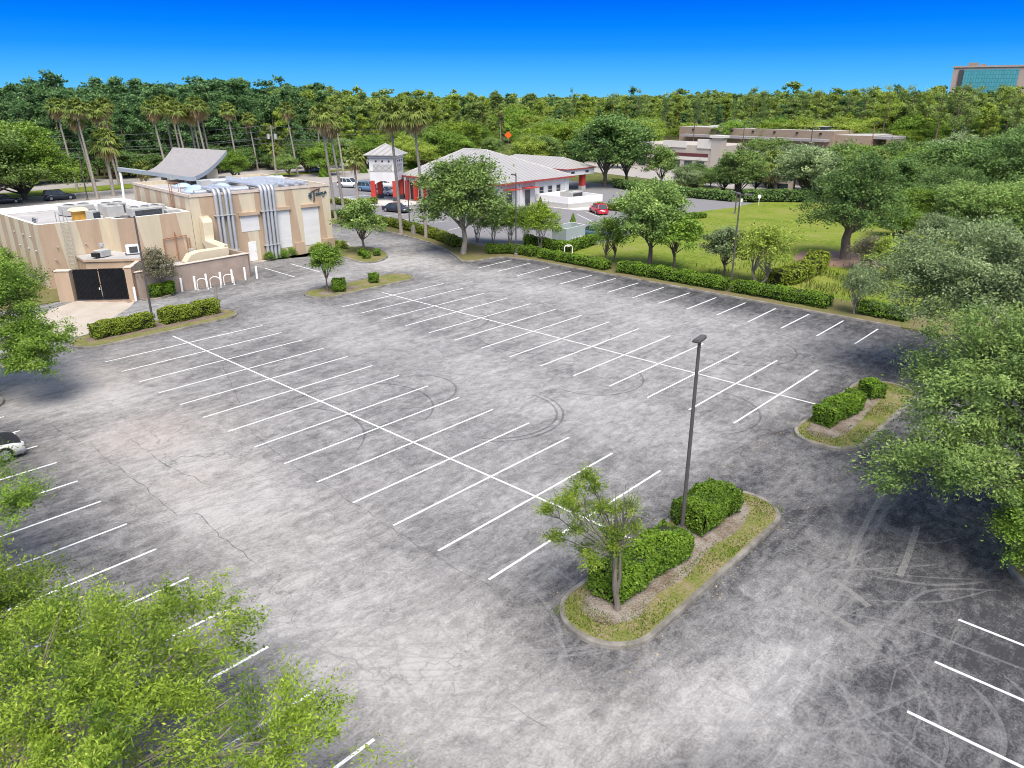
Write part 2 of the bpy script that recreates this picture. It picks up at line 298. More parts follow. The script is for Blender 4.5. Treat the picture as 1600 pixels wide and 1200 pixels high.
# asphalt: grid with a wear map (dust and bare aggregate in the driving lanes, dark seal coat where nobody drives, painted shade below the left tree)
def asphalt_mat(name, dark, mid, light, streak=(0.55, 0.16), attr=True, contrast=1.0):
    m = bpy.data.materials.new(name); m.use_nodes = True; t = m.node_tree; b = t.nodes['Principled BSDF']; b.inputs['Roughness'].default_value = 0.92; b.inputs['Specular IOR Level'].default_value = 0.15
    g = N(t, 'ShaderNodeNewGeometry')
    def noise(scale, sc, det=8, rough=0.68, rot=0.0, dist=0.0):
        mp = N(t, 'ShaderNodeMapping'); mp.inputs['Scale'].default_value = sc; mp.inputs['Rotation'].default_value = (0, 0, rot); t.links.new(g.outputs['Position'], mp.inputs[0])
        n = N(t, 'ShaderNodeTexNoise'); n.inputs['Scale'].default_value = scale; n.inputs['Detail'].default_value = det; n.inputs['Roughness'].default_value = rough; n.inputs['Distortion'].default_value = dist
        t.links.new(mp.outputs[0], n.inputs['Vector']); return n.outputs[0]
    def ma(x, k, y):
        n = N(t, 'ShaderNodeMath', operation='MULTIPLY_ADD'); n.inputs[1].default_value = k; t.links.new(x, n.inputs[0])
        if hasattr(y, 'links'): t.links.new(y, n.inputs[2])
        else: n.inputs[2].default_value = y
        return n.outputs[0]
    if attr:
        at = N(t, 'ShaderNodeAttribute', attribute_name='wear_shade'); base = at.outputs['Fac']
    else:
        v = N(t, 'ShaderNodeValue'); v.outputs[0].default_value = 0.5; base = v.outputs[0]
    # offsets remove the 0.5 mean of each noise
    x = ma(base, 1.0, -0.5 * contrast * (0.30 + 0.58 + 0.36 + 0.95 + 0.72) + 0.035)
    x = ma(noise(0.22, (1, 1, 1), 6, 0.6, 0.2, 0.5), 0.30 * contrast, x)
    x = ma(noise(1.0, (1.0, 0.26, 1), 9, 0.76, 0.12, 0.9), 0.58 * contrast, x)       # sweeping streaks along the stalls
    x = ma(noise(1.0, (0.55, 0.8, 1), 8, 0.72, 0.35, 1.6), 0.36 * contrast, x)
    x = ma(noise(2.6, (1, 0.55, 1), 10, 0.86, 0.2, 0.5), 0.95 * contrast, x)
    x = ma(noise(13.0, (1, 0.8, 1), 5, 0.85), 0.72 * contrast, x)
    r = N(t, 'ShaderNodeValToRGB'); e = r.color_ramp.elements; e[0].position = 0.12; e[0].color = (*dark, 1); e[1].position = 0.95; e[1].color = (*light, 1); q = e.new(0.5); q.color = (*mid, 1)
    t.links.new(x, r.inputs[0])
    if attr:
        sa = N(t, 'ShaderNodeAttribute', attribute_name='sand'); smx = N(t, 'ShaderNodeMix', data_type='RGBA', blend_type='MULTIPLY'); smx.inputs[7].default_value = (1.0, 0.93, 0.86, 1)
        t.links.new(sa.outputs['Fac'], smx.inputs[0]); t.links.new(r.outputs[0], smx.inputs[6]); rcol = smx.outputs[2]
    else: rcol = r.outputs[0]
    # thin crack network, only where a mask lets it through
    vo = N(t, 'ShaderNodeTexVoronoi', feature='DISTANCE_TO_EDGE'); vo.inputs['Scale'].default_value = 0.23
    ds = N(t, 'ShaderNodeVectorMath', operation='MULTIPLY_ADD'); nz = N(t, 'ShaderNodeTexNoise'); nz.inputs['Scale'].default_value = 0.9; nz.inputs['Detail'].default_value = 5
    t.links.new(g.outputs['Position'], nz.inputs['Vector']); t.links.new(nz.outputs['Color'], ds.inputs[0]); ds.inputs[1].default_value = (2.6, 2.6, 0); t.links.new(g.outputs['Position'], ds.inputs[2])
    t.links.new(ds.outputs[0], vo.inputs['Vector'])
    lt = N(t, 'ShaderNodeMapRange'); lt.inputs[1].default_value = 0.002; lt.inputs[2].default_value = 0.0065; lt.inputs[3].default_value = 1; lt.inputs[4].default_value = 0; t.links.new(vo.outputs['Distance'], lt.inputs[0])
    mk = N(t, 'ShaderNodeMapRange'); mk.inputs[1].default_value = 0.52; mk.inputs[2].default_value = 0.62; t.links.new(noise(0.09, (1, 1, 1), 3, 0.5), mk.inputs[0])
    mm = N(t, 'ShaderNodeMath', operation='MULTIPLY'); t.links.new(lt.outputs[0], mm.inputs[0]); t.links.new(mk.outputs[0], mm.inputs[1])
    m3 = N(t, 'ShaderNodeMath', operation='MULTIPLY'); m3.inputs[1].default_value = 0.45; t.links.new(mm.outputs[0], m3.inputs[0])
    # dust fills cracks in dark coat, dirt darkens cracks in pale asphalt
    cc = N(t, 'ShaderNodeMix', data_type='RGBA'); cc.inputs[6].default_value = (0.24, 0.235, 0.23, 1); cc.inputs[7].default_value = (0.075, 0.07, 0.068, 1)
    st = N(t, 'ShaderNodeMapRange'); st.inputs[1].default_value = 0.35; st.inputs[2].default_value = 0.5; t.links.new(base, st.inputs[0]); t.links.new(st.outputs[0], cc.inputs[0])
    mx = N(t, 'ShaderNodeMix', data_type='RGBA'); t.links.new(m3.outputs[0], mx.inputs[0]); t.links.new(rcol, mx.inputs[6]); t.links.new(cc.outputs[2], mx.inputs[7])
    t.links.new(mx.outputs[2], b.inputs['Base Color'])
    bp = N(t, 'ShaderNodeBump'); bp.inputs['Strength'].default_value = 0.25; bp.inputs['Distance'].default_value = 0.02; t.links.new(noise(14, (1, 1, 1), 4, 0.7), bp.inputs['Height']); t.links.new(bp.outputs[0], b.inputs['Normal'])
    return m
ASPH = asphalt_mat('lot_asphalt', (0.044, 0.0445, 0.048), (0.180, 0.176, 0.172), (0.392, 0.383, 0.371), contrast=1.45)
def sm(x, a, b): t_ = np.clip((x - a) / (b - a), 0, 1); return t_ * t_ * (3 - 2 * t_)
def band(x, c, hw, soft): return sm(x, c - hw - soft, c - hw + soft) * (1 - sm(x, c + hw - soft, c + hw + soft))
X0, X1, Y0, Y1, ST = -62.0, 64.0, -52.0, 48.0, 0.5
nx, ny = int((X1 - X0) / ST) + 1, int((Y1 - Y0) / ST) + 1
gxs, gys = np.meshgrid(np.linspace(X0, X1, nx), np.linspace(Y0, Y1, ny))
Wr = np.full(gxs.shape, 0.50)
inlot = sm(gxs, -5, -2) * (1 - sm(gxs, 35.5, 38))
Wr += 0.20 * band(gys, 15.2, 3.2, 2.0) * inlot + 0.30 * band(gys, -3.8, 2.9, 2.2) * (1 - sm(gxs, 40, 45)) + 0.22 * band(gys, 34.3, 3.4, 2.0) * (1 - sm(gxs, 30, 36))
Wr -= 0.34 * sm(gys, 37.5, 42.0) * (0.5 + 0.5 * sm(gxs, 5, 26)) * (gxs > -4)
Wr -= 0.16 * band(gys, -10.5, 2.6, 1.5) * (gxs < 44)
Wr += 0.05 * band(gys, 5.8, 4.5, 1.5) * inlot + 0.10 * band(gys, 25, 4.5, 1.5) * inlot
Wr -= 0.24 * sm(gxs, 36.0, 39.5) * sm(gys, -6, 0); Wr -= 0.30 * sm(gxs, 43.0, 47.5) * sm(gys, -10, -3)  # tone drops towards the east side of the lot
Wr += 0.22 * band(gxs, -10.5, 2.6, 2.0) * sm(gys, -4, 2)                               # drive in front of the restaurant
def blob(px, py, r, a, r2=None, ang=0.0):
    global Wr
    c = gp(px, py); dx, dy = gxs - c[0], gys - c[1]; ca, sa = math.cos(ang), math.sin(ang); u_, v_ = dx * ca + dy * sa, -dx * sa + dy * ca
    Wr = Wr + a * np.exp(-((u_ / r) ** 2 + (v_ / (r2 or r)) ** 2))
for bb in ((1240, 950, 2.2, 0.30), (1160, 1060, 3.0, 0.32), (1000, 1090, 2.6, 0.16), (1290, 850, 1.3, 0.22), (890, 1010, 1.2, -0.24), (960, 1060, 1.2, -0.2), (1050, 690, 3, -0.10), (1340, 640, 3, -0.10),
           (640, 1060, 4, 0.10), (560, 900, 2.2, -0.16), (420, 560, 4, -0.14), (330, 690, 4, 0.12), (60, 680, 3.5, -0.34), (130, 760, 3.5, -0.16), (250, 870, 3, -0.18), (120, 590, 4, 0.22), (660, 380, 4, 0.10), (700, 385, 2.2, -0.26), (760, 415, 2.5, -0.16),  # strongest dark blob paints the left tree's shade into the asphalt tone
           (480, 520, 5, 0.02), (620, 480, 4, -0.12), (1330, 1150, 2.5, 0.2), (1260, 1180, 2.0, 0.22), (420, 430, 4, -0.18), (340, 460, 4, -0.2), (620, 425, 3, -0.12), (240, 610, 4, 0.1), (860, 830, 2.5, -0.1), (750, 960, 2.5, -0.1), (1200, 590, 5, -0.05),
           (1285, 545, 6, -0.1), (1330, 560, 5, -0.16), (1010, 540, 6, 0.10), (880, 640, 5, 0.08), (330, 780, 3.0, 0.15), (470, 960, 2.4, 0.12)): blob(*bb)
blob(1190, 1060, 5.5, .30, .8, 1.15); blob(1250, 1010, 4.0, .25, .5, 1.05); blob(1120, 1130, 4.5, .22, .7, 1.2)
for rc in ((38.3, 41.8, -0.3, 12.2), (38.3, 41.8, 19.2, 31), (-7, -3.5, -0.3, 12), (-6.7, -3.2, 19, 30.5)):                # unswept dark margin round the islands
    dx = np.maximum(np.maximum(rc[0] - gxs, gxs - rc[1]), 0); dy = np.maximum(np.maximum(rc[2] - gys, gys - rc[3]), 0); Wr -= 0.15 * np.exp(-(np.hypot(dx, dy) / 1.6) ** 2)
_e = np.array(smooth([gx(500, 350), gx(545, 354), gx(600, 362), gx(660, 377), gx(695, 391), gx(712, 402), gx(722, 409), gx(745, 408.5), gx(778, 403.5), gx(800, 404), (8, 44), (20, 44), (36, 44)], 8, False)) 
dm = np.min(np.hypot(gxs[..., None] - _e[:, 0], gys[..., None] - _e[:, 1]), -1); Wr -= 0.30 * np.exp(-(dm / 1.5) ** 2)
Wr = np.clip(0.5 + (Wr - 0.5) * 0.74 - 0.0, 0.17, 0.78)
me = bpy.data.meshes.new('asphalt_lot')
V = np.stack([gxs.ravel(), gys.ravel(), np.zeros(nx * ny)], 1); ii = (np.arange(ny - 1)[:, None] * nx + np.arange(nx - 1)[None]).ravel()
me.from_pydata(V.tolist(), [], np.stack([ii, ii + 1, ii + nx + 1, ii + nx], 1).tolist()); me.materials.append(ASPH)
sd_ = np.zeros(gxs.shape)
for px, py, r_, a in ((120, 590, 5, .8), (230, 680, 4.5, .9), (300, 750, 3.5, .6), (60, 600, 4, .7), (420, 850, 5, .35), (700, 1050, 6, .3), (900, 1150, 4, .35), (660, 395, 5, .4)): c = gp(px, py); sd_ = np.maximum(sd_, a * np.exp(-(np.hypot(gxs - c[0], gys - c[1]) / r_) ** 2))
a_ = me.attributes.new('sand', 'FLOAT', 'POINT'); a_.data.foreach_set('value', sd_.ravel().astype(np.float32))
a_ = me.attributes.new('wear_shade', 'FLOAT', 'POINT'); a_.data.foreach_set('value', Wr.ravel().astype(np.float32)); tag(link('parking_lot', me), kind='structure')

# painted stall lines, arrows
def paintmat(name, col, hold, op_=1.0, ns=3.5, soft=0.16):
    m = bpy.data.materials.new(name); m.use_nodes = True; t = m.node_tree; b = t.nodes['Principled BSDF']; b.inputs['Base Color'].default_value = (*col, 1); b.inputs['Roughness'].default_value = 0.8
    g = N(t, 'ShaderNodeNewGeometry'); n = N(t, 'ShaderNodeTexNoise'); n.inputs['Scale'].default_value = ns; n.inputs['Detail'].default_value = 9; n.inputs['Roughness'].default_value = 0.75; t.links.new(g.outputs['Position'], n.inputs['Vector'])
    r = N(t, 'ShaderNodeMapRange'); r.inputs[1].default_value = hold - soft; r.inputs[2].default_value = hold + soft; r.inputs[3].default_value = op_; r.inputs[4].default_value = 0.0; t.links.new(n.outputs[0], r.inputs[0])
    tr = N(t, 'ShaderNodeBsdfTransparent'); ms = N(t, 'ShaderNodeMixShader'); t.links.new(r.outputs[0], ms.inputs[0]); t.links.new(tr.outputs[0], ms.inputs[1]); t.links.new(b.outputs[0], ms.inputs[2])
    t.links.new(ms.outputs[0], t.nodes['Material Output'].inputs[0]); return m
PAINT = paintmat('line_paint', (0.80, 0.80, 0.79), 0.64, .95, 6, .14); OLDPAINT = paintmat('worn_paint', (0.33, 0.32, 0.30), 0.60, .62, 7, .3); CRACK_L = paintmat('dusty_crack', (0.30, 0.285, 0.265), 0.54, .5, 4, .25); CRACK_D = paintmat('dirty_crack', (0.045, 0.04, 0.038), 0.55, .55, 3, .25)
TYRE_D = paintmat('tyre_mark_dark', (0.06, 0.06, 0.062), 0.54, .48, 8, .3); TYRE_L = paintmat('tyre_mark_pale', (0.40, 0.395, 0.385), 0.54, .33, 8, .3)
LW = 0.11
ln = MB()
def line(p, q, wd=LW, z=0.006, b=ln):
    p, q = np.array(p[:2]), np.array(q[:2]); d = unit(q - p); s = np.array([-d[1], d[0]]) * wd / 2
    b.quad((*(p - s), z), (*(q - s), z), (*(q + s), z), (*(p + s), z))
P9 = 2.7432
for i in range(14): line((i * P9, 0), (i * P9, 11.6))
line(gx(270, 525), gx(1000, 848), z=0.010)
for i in range(14): line((35.62 - i * P9, 19.04), (35.62 - i * P9, 30.55))
line(gx(597, 457), gx(1288, 635), z=0.010)
for i in range(-4, 14): line((13.74 + P9 * i, -7.36), (13.74 + P9 * i, -13.0))
for a, b_ in (((747, 419), (799, 406)), ((778, 424), (829, 411)), ((808, 431), (859, 417)), ((842, 436), (892, 424)), ((874, 444), (925, 430)), ((910.5, 450), (962, 435)), ((949, 457), (998, 442)), ((988, 465.5), (1037, 449)), ((1029, 474), (1078, 457.5)), ((1073, 483), (1119, 465)), ((1120, 492), (1165, 473)), ((1168.5, 503), (1212, 482)), ((1220, 513), (1264, 491)), ((1276, 525), (1318, 501)), ((1336, 537), (1372, 514))): line(gx(*a), gx(*b_))
for y in (9.1, 6.35, 3.6, 0.85): line((48.9, y), (54.6, y))
for a, b_ in (((414, 419), (461, 433)), ((454, 412), (500, 425))): line(gx(*a), gx(*b_))
tag(ln.build('stall_lines', PAINT), kind='structure')
def ribbon(b, pts, wd, z, jit=0.0, seed=0, taper=True):
    """flat strip along a smoothed world polyline"""
    P = np.array([p[:2] for p in pts], float); Q = []
    for i in range(len(P) - 1):
        p0, p1, p2, p3 = P[max(i - 1, 0)], P[i], P[i + 1], P[min(i + 2, len(P) - 1)]; n = max(3, int(np.linalg.norm(p2 - p1) / 0.35))
        for k in range(n):
            t_ = k / n; Q.append(0.5 * (2 * p1 + (p2 - p0) * t_ + (2 * p0 - 5 * p1 + 4 * p2 - p3) * t_ ** 2 + (3 * p1 - p0 - 3 * p2 + p3) * t_ ** 3))
    Q.append(P[-1]); Q = np.array(Q); rg = np.random.default_rng(seed + int(abs(P[0][0] * 100)))
    if jit: Q[1:-1] += np.cumsum(rg.normal(size=(len(Q) - 2, 2)) * jit * 0.4, 0) * 0.35 + rg.normal(size=(len(Q) - 2, 2)) * jit
    T = unit(np.gradient(Q, axis=0)); S = np.stack([-T[:, 1], T[:, 0]], 1) * (wd / 2) * (np.clip(np.minimum(np.arange(len(Q)), np.arange(len(Q))[::-1]) / 4 + 0.3, 0, 1)[:, None] if taper else 1.0)
    if jit: S *= rg.uniform(0.5, 1.4, (len(Q), 1))
    V = [(*(q - s), z) for q, s in zip(Q, S)] + [(*(q + s), z) for q, s in zip(Q, S)]; n = len(Q)
    b.add(V, [(i, i + 1, n + i + 1, n + i) for i in range(n - 1)])
op = MB()
for a in ([(1328, 878), (1340, 845), (1360, 805), (1381, 770)], [(1405, 900), (1418, 870), (1433, 822)], [(1240, 920), (1275, 945), (1330, 980), (1375, 1015)], [(1300, 905), (1330, 925), (1358, 948)], [(690, 790), (705, 730), (712, 715)], [(757, 800), (770, 740), (775, 700)], [(1500, 545), (1580, 560)]): ribbon(op, [gx(*p) for p in a], 0.24, 0.004, 0, 0, False)
tag(op.build('worn_arrow_markings', OLDPAINT), kind='structure')
ck = MB()
for a in ([(1190, 815), (1240, 795), (1300, 790), (1330, 800)], [(1200, 818), (1270, 820), (1335, 842)], [(1190, 880), (1250, 925), (1330, 985), (1400, 1040), (1425, 1065)], [(1390, 1085), (1405, 1050), (1440, 1025)], [(1425, 1065), (1438, 1100), (1432, 1140), (1400, 1185)], [(1180, 870), (1215, 905), (1240, 915)], [(1350, 1190), (1330, 1160), (1420, 1140)], [(1480, 1010), (1490, 985), (1500, 950)], [(1180, 1110), (1230, 1160), (1260, 1200)], [(1200, 690), (1260, 720), (1330, 735), (1390, 760)],
          [(1150, 560), (1250, 600), (1340, 620)], [(1060, 500), (1150, 520), (1275, 560)], [(1180, 940), (1225, 965), (1230, 1000)], [(1330, 740), (1345, 770), (1392, 790), (1420, 800)], [(1170, 850), (1205, 868), (1290, 905)], [(1215, 830), (1260, 860), (1300, 868)]): ribbon(ck, [gx(*p) for p in a], 0.06, 0.003, 0.05)
tag(ck.build('dust_filled_cracks', CRACK_L), kind='structure')
cd_ = MB()
for a in ([(165, 715), (205, 745), (250, 780), (285, 805), (310, 800), (335, 825), (370, 855), (400, 880)], [(200, 682), (250, 720), (300, 745), (330, 760)], [(140, 690), (165, 715)], [(60, 650), (130, 695)], [(450, 720), (500, 752), (560, 790), (620, 830), (700, 880), (780, 920)], [(380, 660), (410, 690), (450, 720)], [(780, 1090), (830, 1120), (870, 1150)], [(345, 560), (380, 640)]): ribbon(cd_, [gx(*p) for p in a], 0.038, 0.003, 0.05)
tag(cd_.build('dark_cracks', CRACK_D), kind='structure')
td = MB(); tl = MB()
def arc(b, cx, cy, r, a0, a1, wd, z): ribbon(b, [(cx + r * math.cos(t_), cy + r * math.sin(t_)) for t_ in np.linspace(math.radians(a0), math.radians(a1), 14)], wd, z)
c0 = gp(775, 645)
for r, a0, a1 in ((3.4, -70, 95), (3.75, -60, 85)): arc(td, c0[0], c0[1], r, a0, a1, 0.14, 0.004)
for px, py, r, a0, a1 in ((850, 520, 5, -120, 40), (560, 640, 4.2, 20, 200), (640, 610, 2.8, -60, 120), (930, 590, 3.0, -100, 80), (700, 500, 3.2, -70, 90), (430, 690, 4.5, 30, 150), (1160, 545, 3.6, -100, 60), (1090, 640, 3.4, -40, 150)): c0 = gp(px, py); arc(td, c0[0], c0[1], r, a0, a1, 0.12, 0.0045)
for px, py, r, a0, a1 in ((700, 720, 3.6, 20, 170), (690, 735, 4.1, 30, 160), (880, 660, 5.2, -150, -20), (900, 665, 5.6, -150, -20), (985, 560, 2.2, -80, 60), (600, 560, 4, -70, 110), (660, 1000, 4.5, 10, 130), (1000, 520, 6, 160, 280), (1405, 1100, 2.6, -70, 60), (1435, 1095, 3.3, -70, 60), (500, 610, 3, -100, 100), (1090, 590, 4, -60, 90), (770, 560, 5.5, -60, 80), (430, 600, 5, -60, 60), (850, 900, 4, -150, 0), (900, 590, 2.4, -120, 110)): c0 = gp(px, py); arc(tl, c0[0], c0[1], r, a0, a1, 0.16, 0.0042)
for a in ([(620, 1030), (640, 1080), (700, 1150)], [(470, 610), (560, 640), (640, 690)], [(1290, 1010), (1200, 1090), (1120, 1190)], [(1340, 930), (1260, 1010), (1150, 1120), (1090, 1190)], [(860, 780), (800, 840), (770, 880)], [(1040, 525), (1150, 500), (1290, 560)], [(1010, 1000), (1020, 1060), (1080, 1140)], [(1390, 790), (1345, 860), (1290, 960), (1180, 1100)]): ribbon(tl, [gx(*p) for p in a], 0.20, 0.0044)
rgt = np.random.default_rng(4)
for k in range(46):                                                   # faint doughnut scuffs all over the middle of the lot
    px, py = rgt.uniform(330, 1330), rgt.uniform(470, 1080); c0 = gp(px, py); a0 = rgt.uniform(0, 360)
    if 37 < c0[0] and -2 < c0[1] < 33: continue
    arc(tl, c0[0], c0[1], rgt.uniform(1.6, 6.5), a0, a0 + rgt.uniform(50, 190), rgt.uniform(.06, .13), 0.0041 + k * 2e-6)
for k in range(120):                                                  # long near-straight scuffs along the lanes
    px, py = rgt.uniform(380, 1500), rgt.uniform(520, 1190); c0 = gp(px, py); a0 = rgt.normal(.9, .5); ln_ = rgt.uniform(2, 6); dv = np.array([math.cos(a0), math.sin(a0)]); sv = np.array([-dv[1], dv[0]]) * rgt.normal() * .5
    if k >= 40: ln_ *= .8
    if 37 < c0[0] < 43 and -2 < c0[1] < 33: continue
    ribbon(tl, [c0[:2] - dv * ln_, c0[:2] + sv, c0[:2] + dv * ln_], rgt.uniform(.04, .13), 0.0052 + k * 2e-6)
tag(td.build('dark_tyre_marks', TYRE_D), kind='structure'); tag(tl.build('pale_tyre_marks', TYRE_L), kind='structure')

# islands and beds: soil or grass raised inside a real kerb
def rrect(x0, x1, y0, y1, r, n=8):
    P = []
    for cx, cy, a in ((x1 - r, y1 - r, 0), (x0 + r, y1 - r, 90), (x0 + r, y0 + r, 180), (x1 - r, y0 + r, 270)):
        for k in range(n + 1): t_ = math.radians(a + 90 * k / n); P.append((cx + r * math.cos(t_), cy + r * math.sin(t_)))
    return P
def kerbring(P, closed=True, wd=0.19, h=0.15, name='kerb', flip=False):
    P = np.array(P, float); n = len(P)
    T = unit(np.roll(P, -1, 0) - np.roll(P, 1, 0)) if closed else unit(np.gradient(P, axis=0))
    S = np.stack([T[:, 1], -T[:, 0]], 1)
    if closed and sum(P[i][0] * P[(i + 1) % n][1] - P[(i + 1) % n][0] * P[i][1] for i in range(n)) < 0: S = -S
    if flip: S = -S
    prof = [(-wd, -0.05), (-wd, h * 0.97), (-wd + 0.02, h), (-0.035, h), (-0.005, h * 0.8), (0.03, -0.05)]      # inside ... rounded nose ... outside
    rings = [[(*(p + s * a), z) for a, z in prof] for p, s in zip(P, S)]
    b = MB(); V = [q for r_ in rings for q in r_]; k_ = len(prof); K = n if closed else n - 1
    b.add(V, [(i * k_ + j, ((i + 1) % n) * k_ + j, ((i + 1) % n) * k_ + j + 1, i * k_ + j + 1) for i in range(K) for j in range(k_ - 1)], 0, False)
    return tag(b.build(name, M['kerb']), kind='structure')
ISL = [rrect(38.3, 41.85, -0.3, 12.3, 1.7), rrect(38.3, 41.85, 19.2, 31.0, 1.7), rrect(-7.0, -3.45, -0.4, 12.1, 1.7), rrect(-6.75, -3.2, 18.9, 30.6, 1.7)]
RNG = np.random.default_rng(7)
def grass_tufts(name, areas, dens, hgt, seed, excl=()):
    rg = np.random.default_rng(seed); Q = []
    for (x0, x1, y0, y1, z) in areas:
        n = int((x1 - x0) * (y1 - y0) * dens); c = np.stack([rg.uniform(x0, x1, n), rg.uniform(y0, y1, n)], 1)
        k = np.ones(n, bool)
        for (a, b, cc, d) in excl: k &= ~((c[:, 0] > a) & (c[:, 0] < b) & (c[:, 1] > cc) & (c[:, 1] < d))
        # patchy
        f = np.sin(c[:, 0] * 2.1 + 1.3 * np.sin(c[:, 1] * 0.9)) + np.sin(c[:, 1] * 1.3 + 2 * np.sin(c[:, 0] * 0.7)); k &= f > rg.uniform(-1.6, 0.9, n)
        c = c[k]; n = len(c); base = np.column_stack([c, np.full(n, z)]); d = np.column_stack([rg.normal(size=(n, 2)) * 0.55, np.ones(n)]); d = unit(d) * (hgt * rg.uniform(0.5, 1.4, (n, 1)))
        s = unit(np.column_stack([-d[:, 1], d[:, 0], np.zeros(n)])) * 0.018; Q.append(np.stack([base - s, base + s, base + d * 0.9 + s * 0.4, base + d], 1))
    Q = np.concatenate(Q); me = leafmesh(name, Q, rg.uniform(0, 1, len(Q)), [L['grass']]); return tag(link(name, me), kind='stuff', cat=None)
for P in ISL:
    kerbring(P, name='kerb'); c = np.mean(P, 0)
    inner = [(c[0] + (p[0] - c[0]) * 0.955, c[1] + (p[1] - c[1]) * 0.988) for p in P]; tag(MB().prism(inner, -0.02, 0.125).build('planting_soil', GR_ISL), kind='structure')
for pth, hh in (((38.9, 41.1, 1.4, 11.2), 0), ): 
    tag(MB().prism(smooth([(39.0, 1.2), (40.2, 0.6), (40.95, 1.7), (40.75, 3.2), (40.95, 5), (40.7, 7.2), (40.9, 9), (40.5, 10.9), (39.6, 11.4), (38.9, 9), (38.9, 4)], 4), 0.1, 0.131).build('bare_soil', SAND), kind='structure')
tag(MB().prism(smooth([(38.9, 20.6), (40.3, 20.3), (40.7, 22), (40.5, 25.5), (40.2, 29), (39.2, 29.6), (38.8, 26)], 4), 0.1, 0.131).build('bare_soil', SAND), kind='structure')
tag(MB().prism(smooth([(-6.3, 1.6), (-4.9, 1.3), (-4.6, 6), (-4.6, 10.6), (-5.6, 11.2), (-6.4, 8)], 4), 0.1, 0.131).build('bare_soil', MULCH), kind='structure')
tag(MB().prism(smooth([(-5.2, 20.4), (-4.1, 20.2), (-4.0, 22.5), (-4.3, 24.3), (-5.3, 23.6)], 4), 0.1, 0.131).build('bare_soil', SAND), kind='structure')
grass_tufts('grass', [(38.55, 41.6, 0.0, 12.0, 0.125), (38.55, 41.6, 19.5, 30.7, 0.125)], 420, 0.07, 3, [(39.1, 40.6, 1.2, 11.2), (39.0, 40.5, 20.6, 29.4)])
# far verge, meadow
edge = smooth([gx(500, 350), gx(545, 354), gx(600, 362), gx(660, 377), gx(695, 391), gx(712, 402), gx(722, 409), gx(745, 408.5), gx(778, 403.5), gx(800, 404)], 5, False) + [(x, 44.05) for x in np.linspace(-1, 36.6, 14)]
edge = [(-64, 44.6), (-50, 44.3)] + edge
kerbring(edge, closed=False, name='kerb')
verge = [(x, y + 0.10) for x, y in edge] + [(52, 44.15), (52, 49.8), (-5, 49.4), (-10, 46.6), (-14, 46.8), (-35, 50.3), (-64, 50.3)]
sheet('verge', verge, 0.118, GR_VERGE, thick=0.2)
sheet('meadow', [(-5, 49.3), (52, 49.7), (90, 49.7), (95, 90), (40, 112), (5, 113), (-4.2, 106), (-4.2, 97), (-6.5, 86), (-8.4, 79), (-8.4, 72), (-2.5, 66), (-1.0, 58), (-1.5, 53)], 0.125, GR_MEAD, thick=0.16)
sheet('bare_earth', smooth([(21, 62), (27, 64), (29, 69), (24, 72), (19, 69)], 4), 0.132, mat('red_soil', (0.25, 0.16, 0.12), 0.95, 0.25, 1.2))
# neighbour's lot
NASPH = asphalt_mat('grey_asphalt', (0.145, 0.142, 0.15), (0.20, 0.195, 0.20), (0.27, 0.265, 0.265), attr=False, contrast=0.6)
sheet('side_lot', [(-84, 50.2), (-35, 50.2), (-13.5, 46.7), (-9.8, 46.5), (-5, 49.4), (-1.2, 52.8), (-0.8, 58), (-2.3, 66), (-8.2, 72), (-8.2, 79), (-6.3, 86), (-4, 97), (-4, 105), (-14, 103.5), (-20, 104), (-34, 112), (-62, 113), (-84, 100)], 0.004, NASPH)
nl = MB()
for a, b_ in (((902, 335), (925, 346)), ((915, 331), (945, 342)), ((602, 337), (640, 334)), ((612, 345), (660, 341)), ((1010, 320), (1080, 322)), ((700, 360), (760, 345)), ((640, 352), (700, 345))): line(gx(*a), gx(*b_), 0.12, 0.010, nl)
tag(nl.build('side_lot_lines', PAINT), kind='structure')
CONC = mat('pale_concrete', (0.50, 0.485, 0.46), 0.9, 0.1, 0.5); ROADM = mat('pale_road', (0.33, 0.305, 0.28), 0.9, 0.1, 0.15)
sheet('road', [(-132, -120), (-114, -120), (-113, 40), (-108, 95), (-150, 175), (-205, 285), (-226, 285), (-165, 175), (-127, 95), (-131, 40)], -0.02, ROADM)
sheet('frontage_lot', [(-105, -40), (-84, -40), (-82, 46), (-70, 72), (-80, 100), (-104, 100), (-103, 60)], -0.015, ROADM)
sheet('median', [(-113.5, -120), (-105.5, -120), (-103.5, 60), (-104.5, 96), (-108, 96), (-112.5, 40)], 0.05, GR_MEAD, thick=0.1)
sheet('pavement', [(-62, 60), (-49, 60), (-45, 64), (-45, 68), (-62, 68)], 0.03, CONC, thick=0.05)
sheet('pavement', [(-29.4, 78), (-21, 78), (-20, 80), (-20, 86), (-29.4, 92)], 0.03, CONC, thick=0.05)
sheet('commercial_yard', [(-70, 135), (-2, 118), (6, 135), (-5, 250), (-120, 260)], -0.03, ROADM)
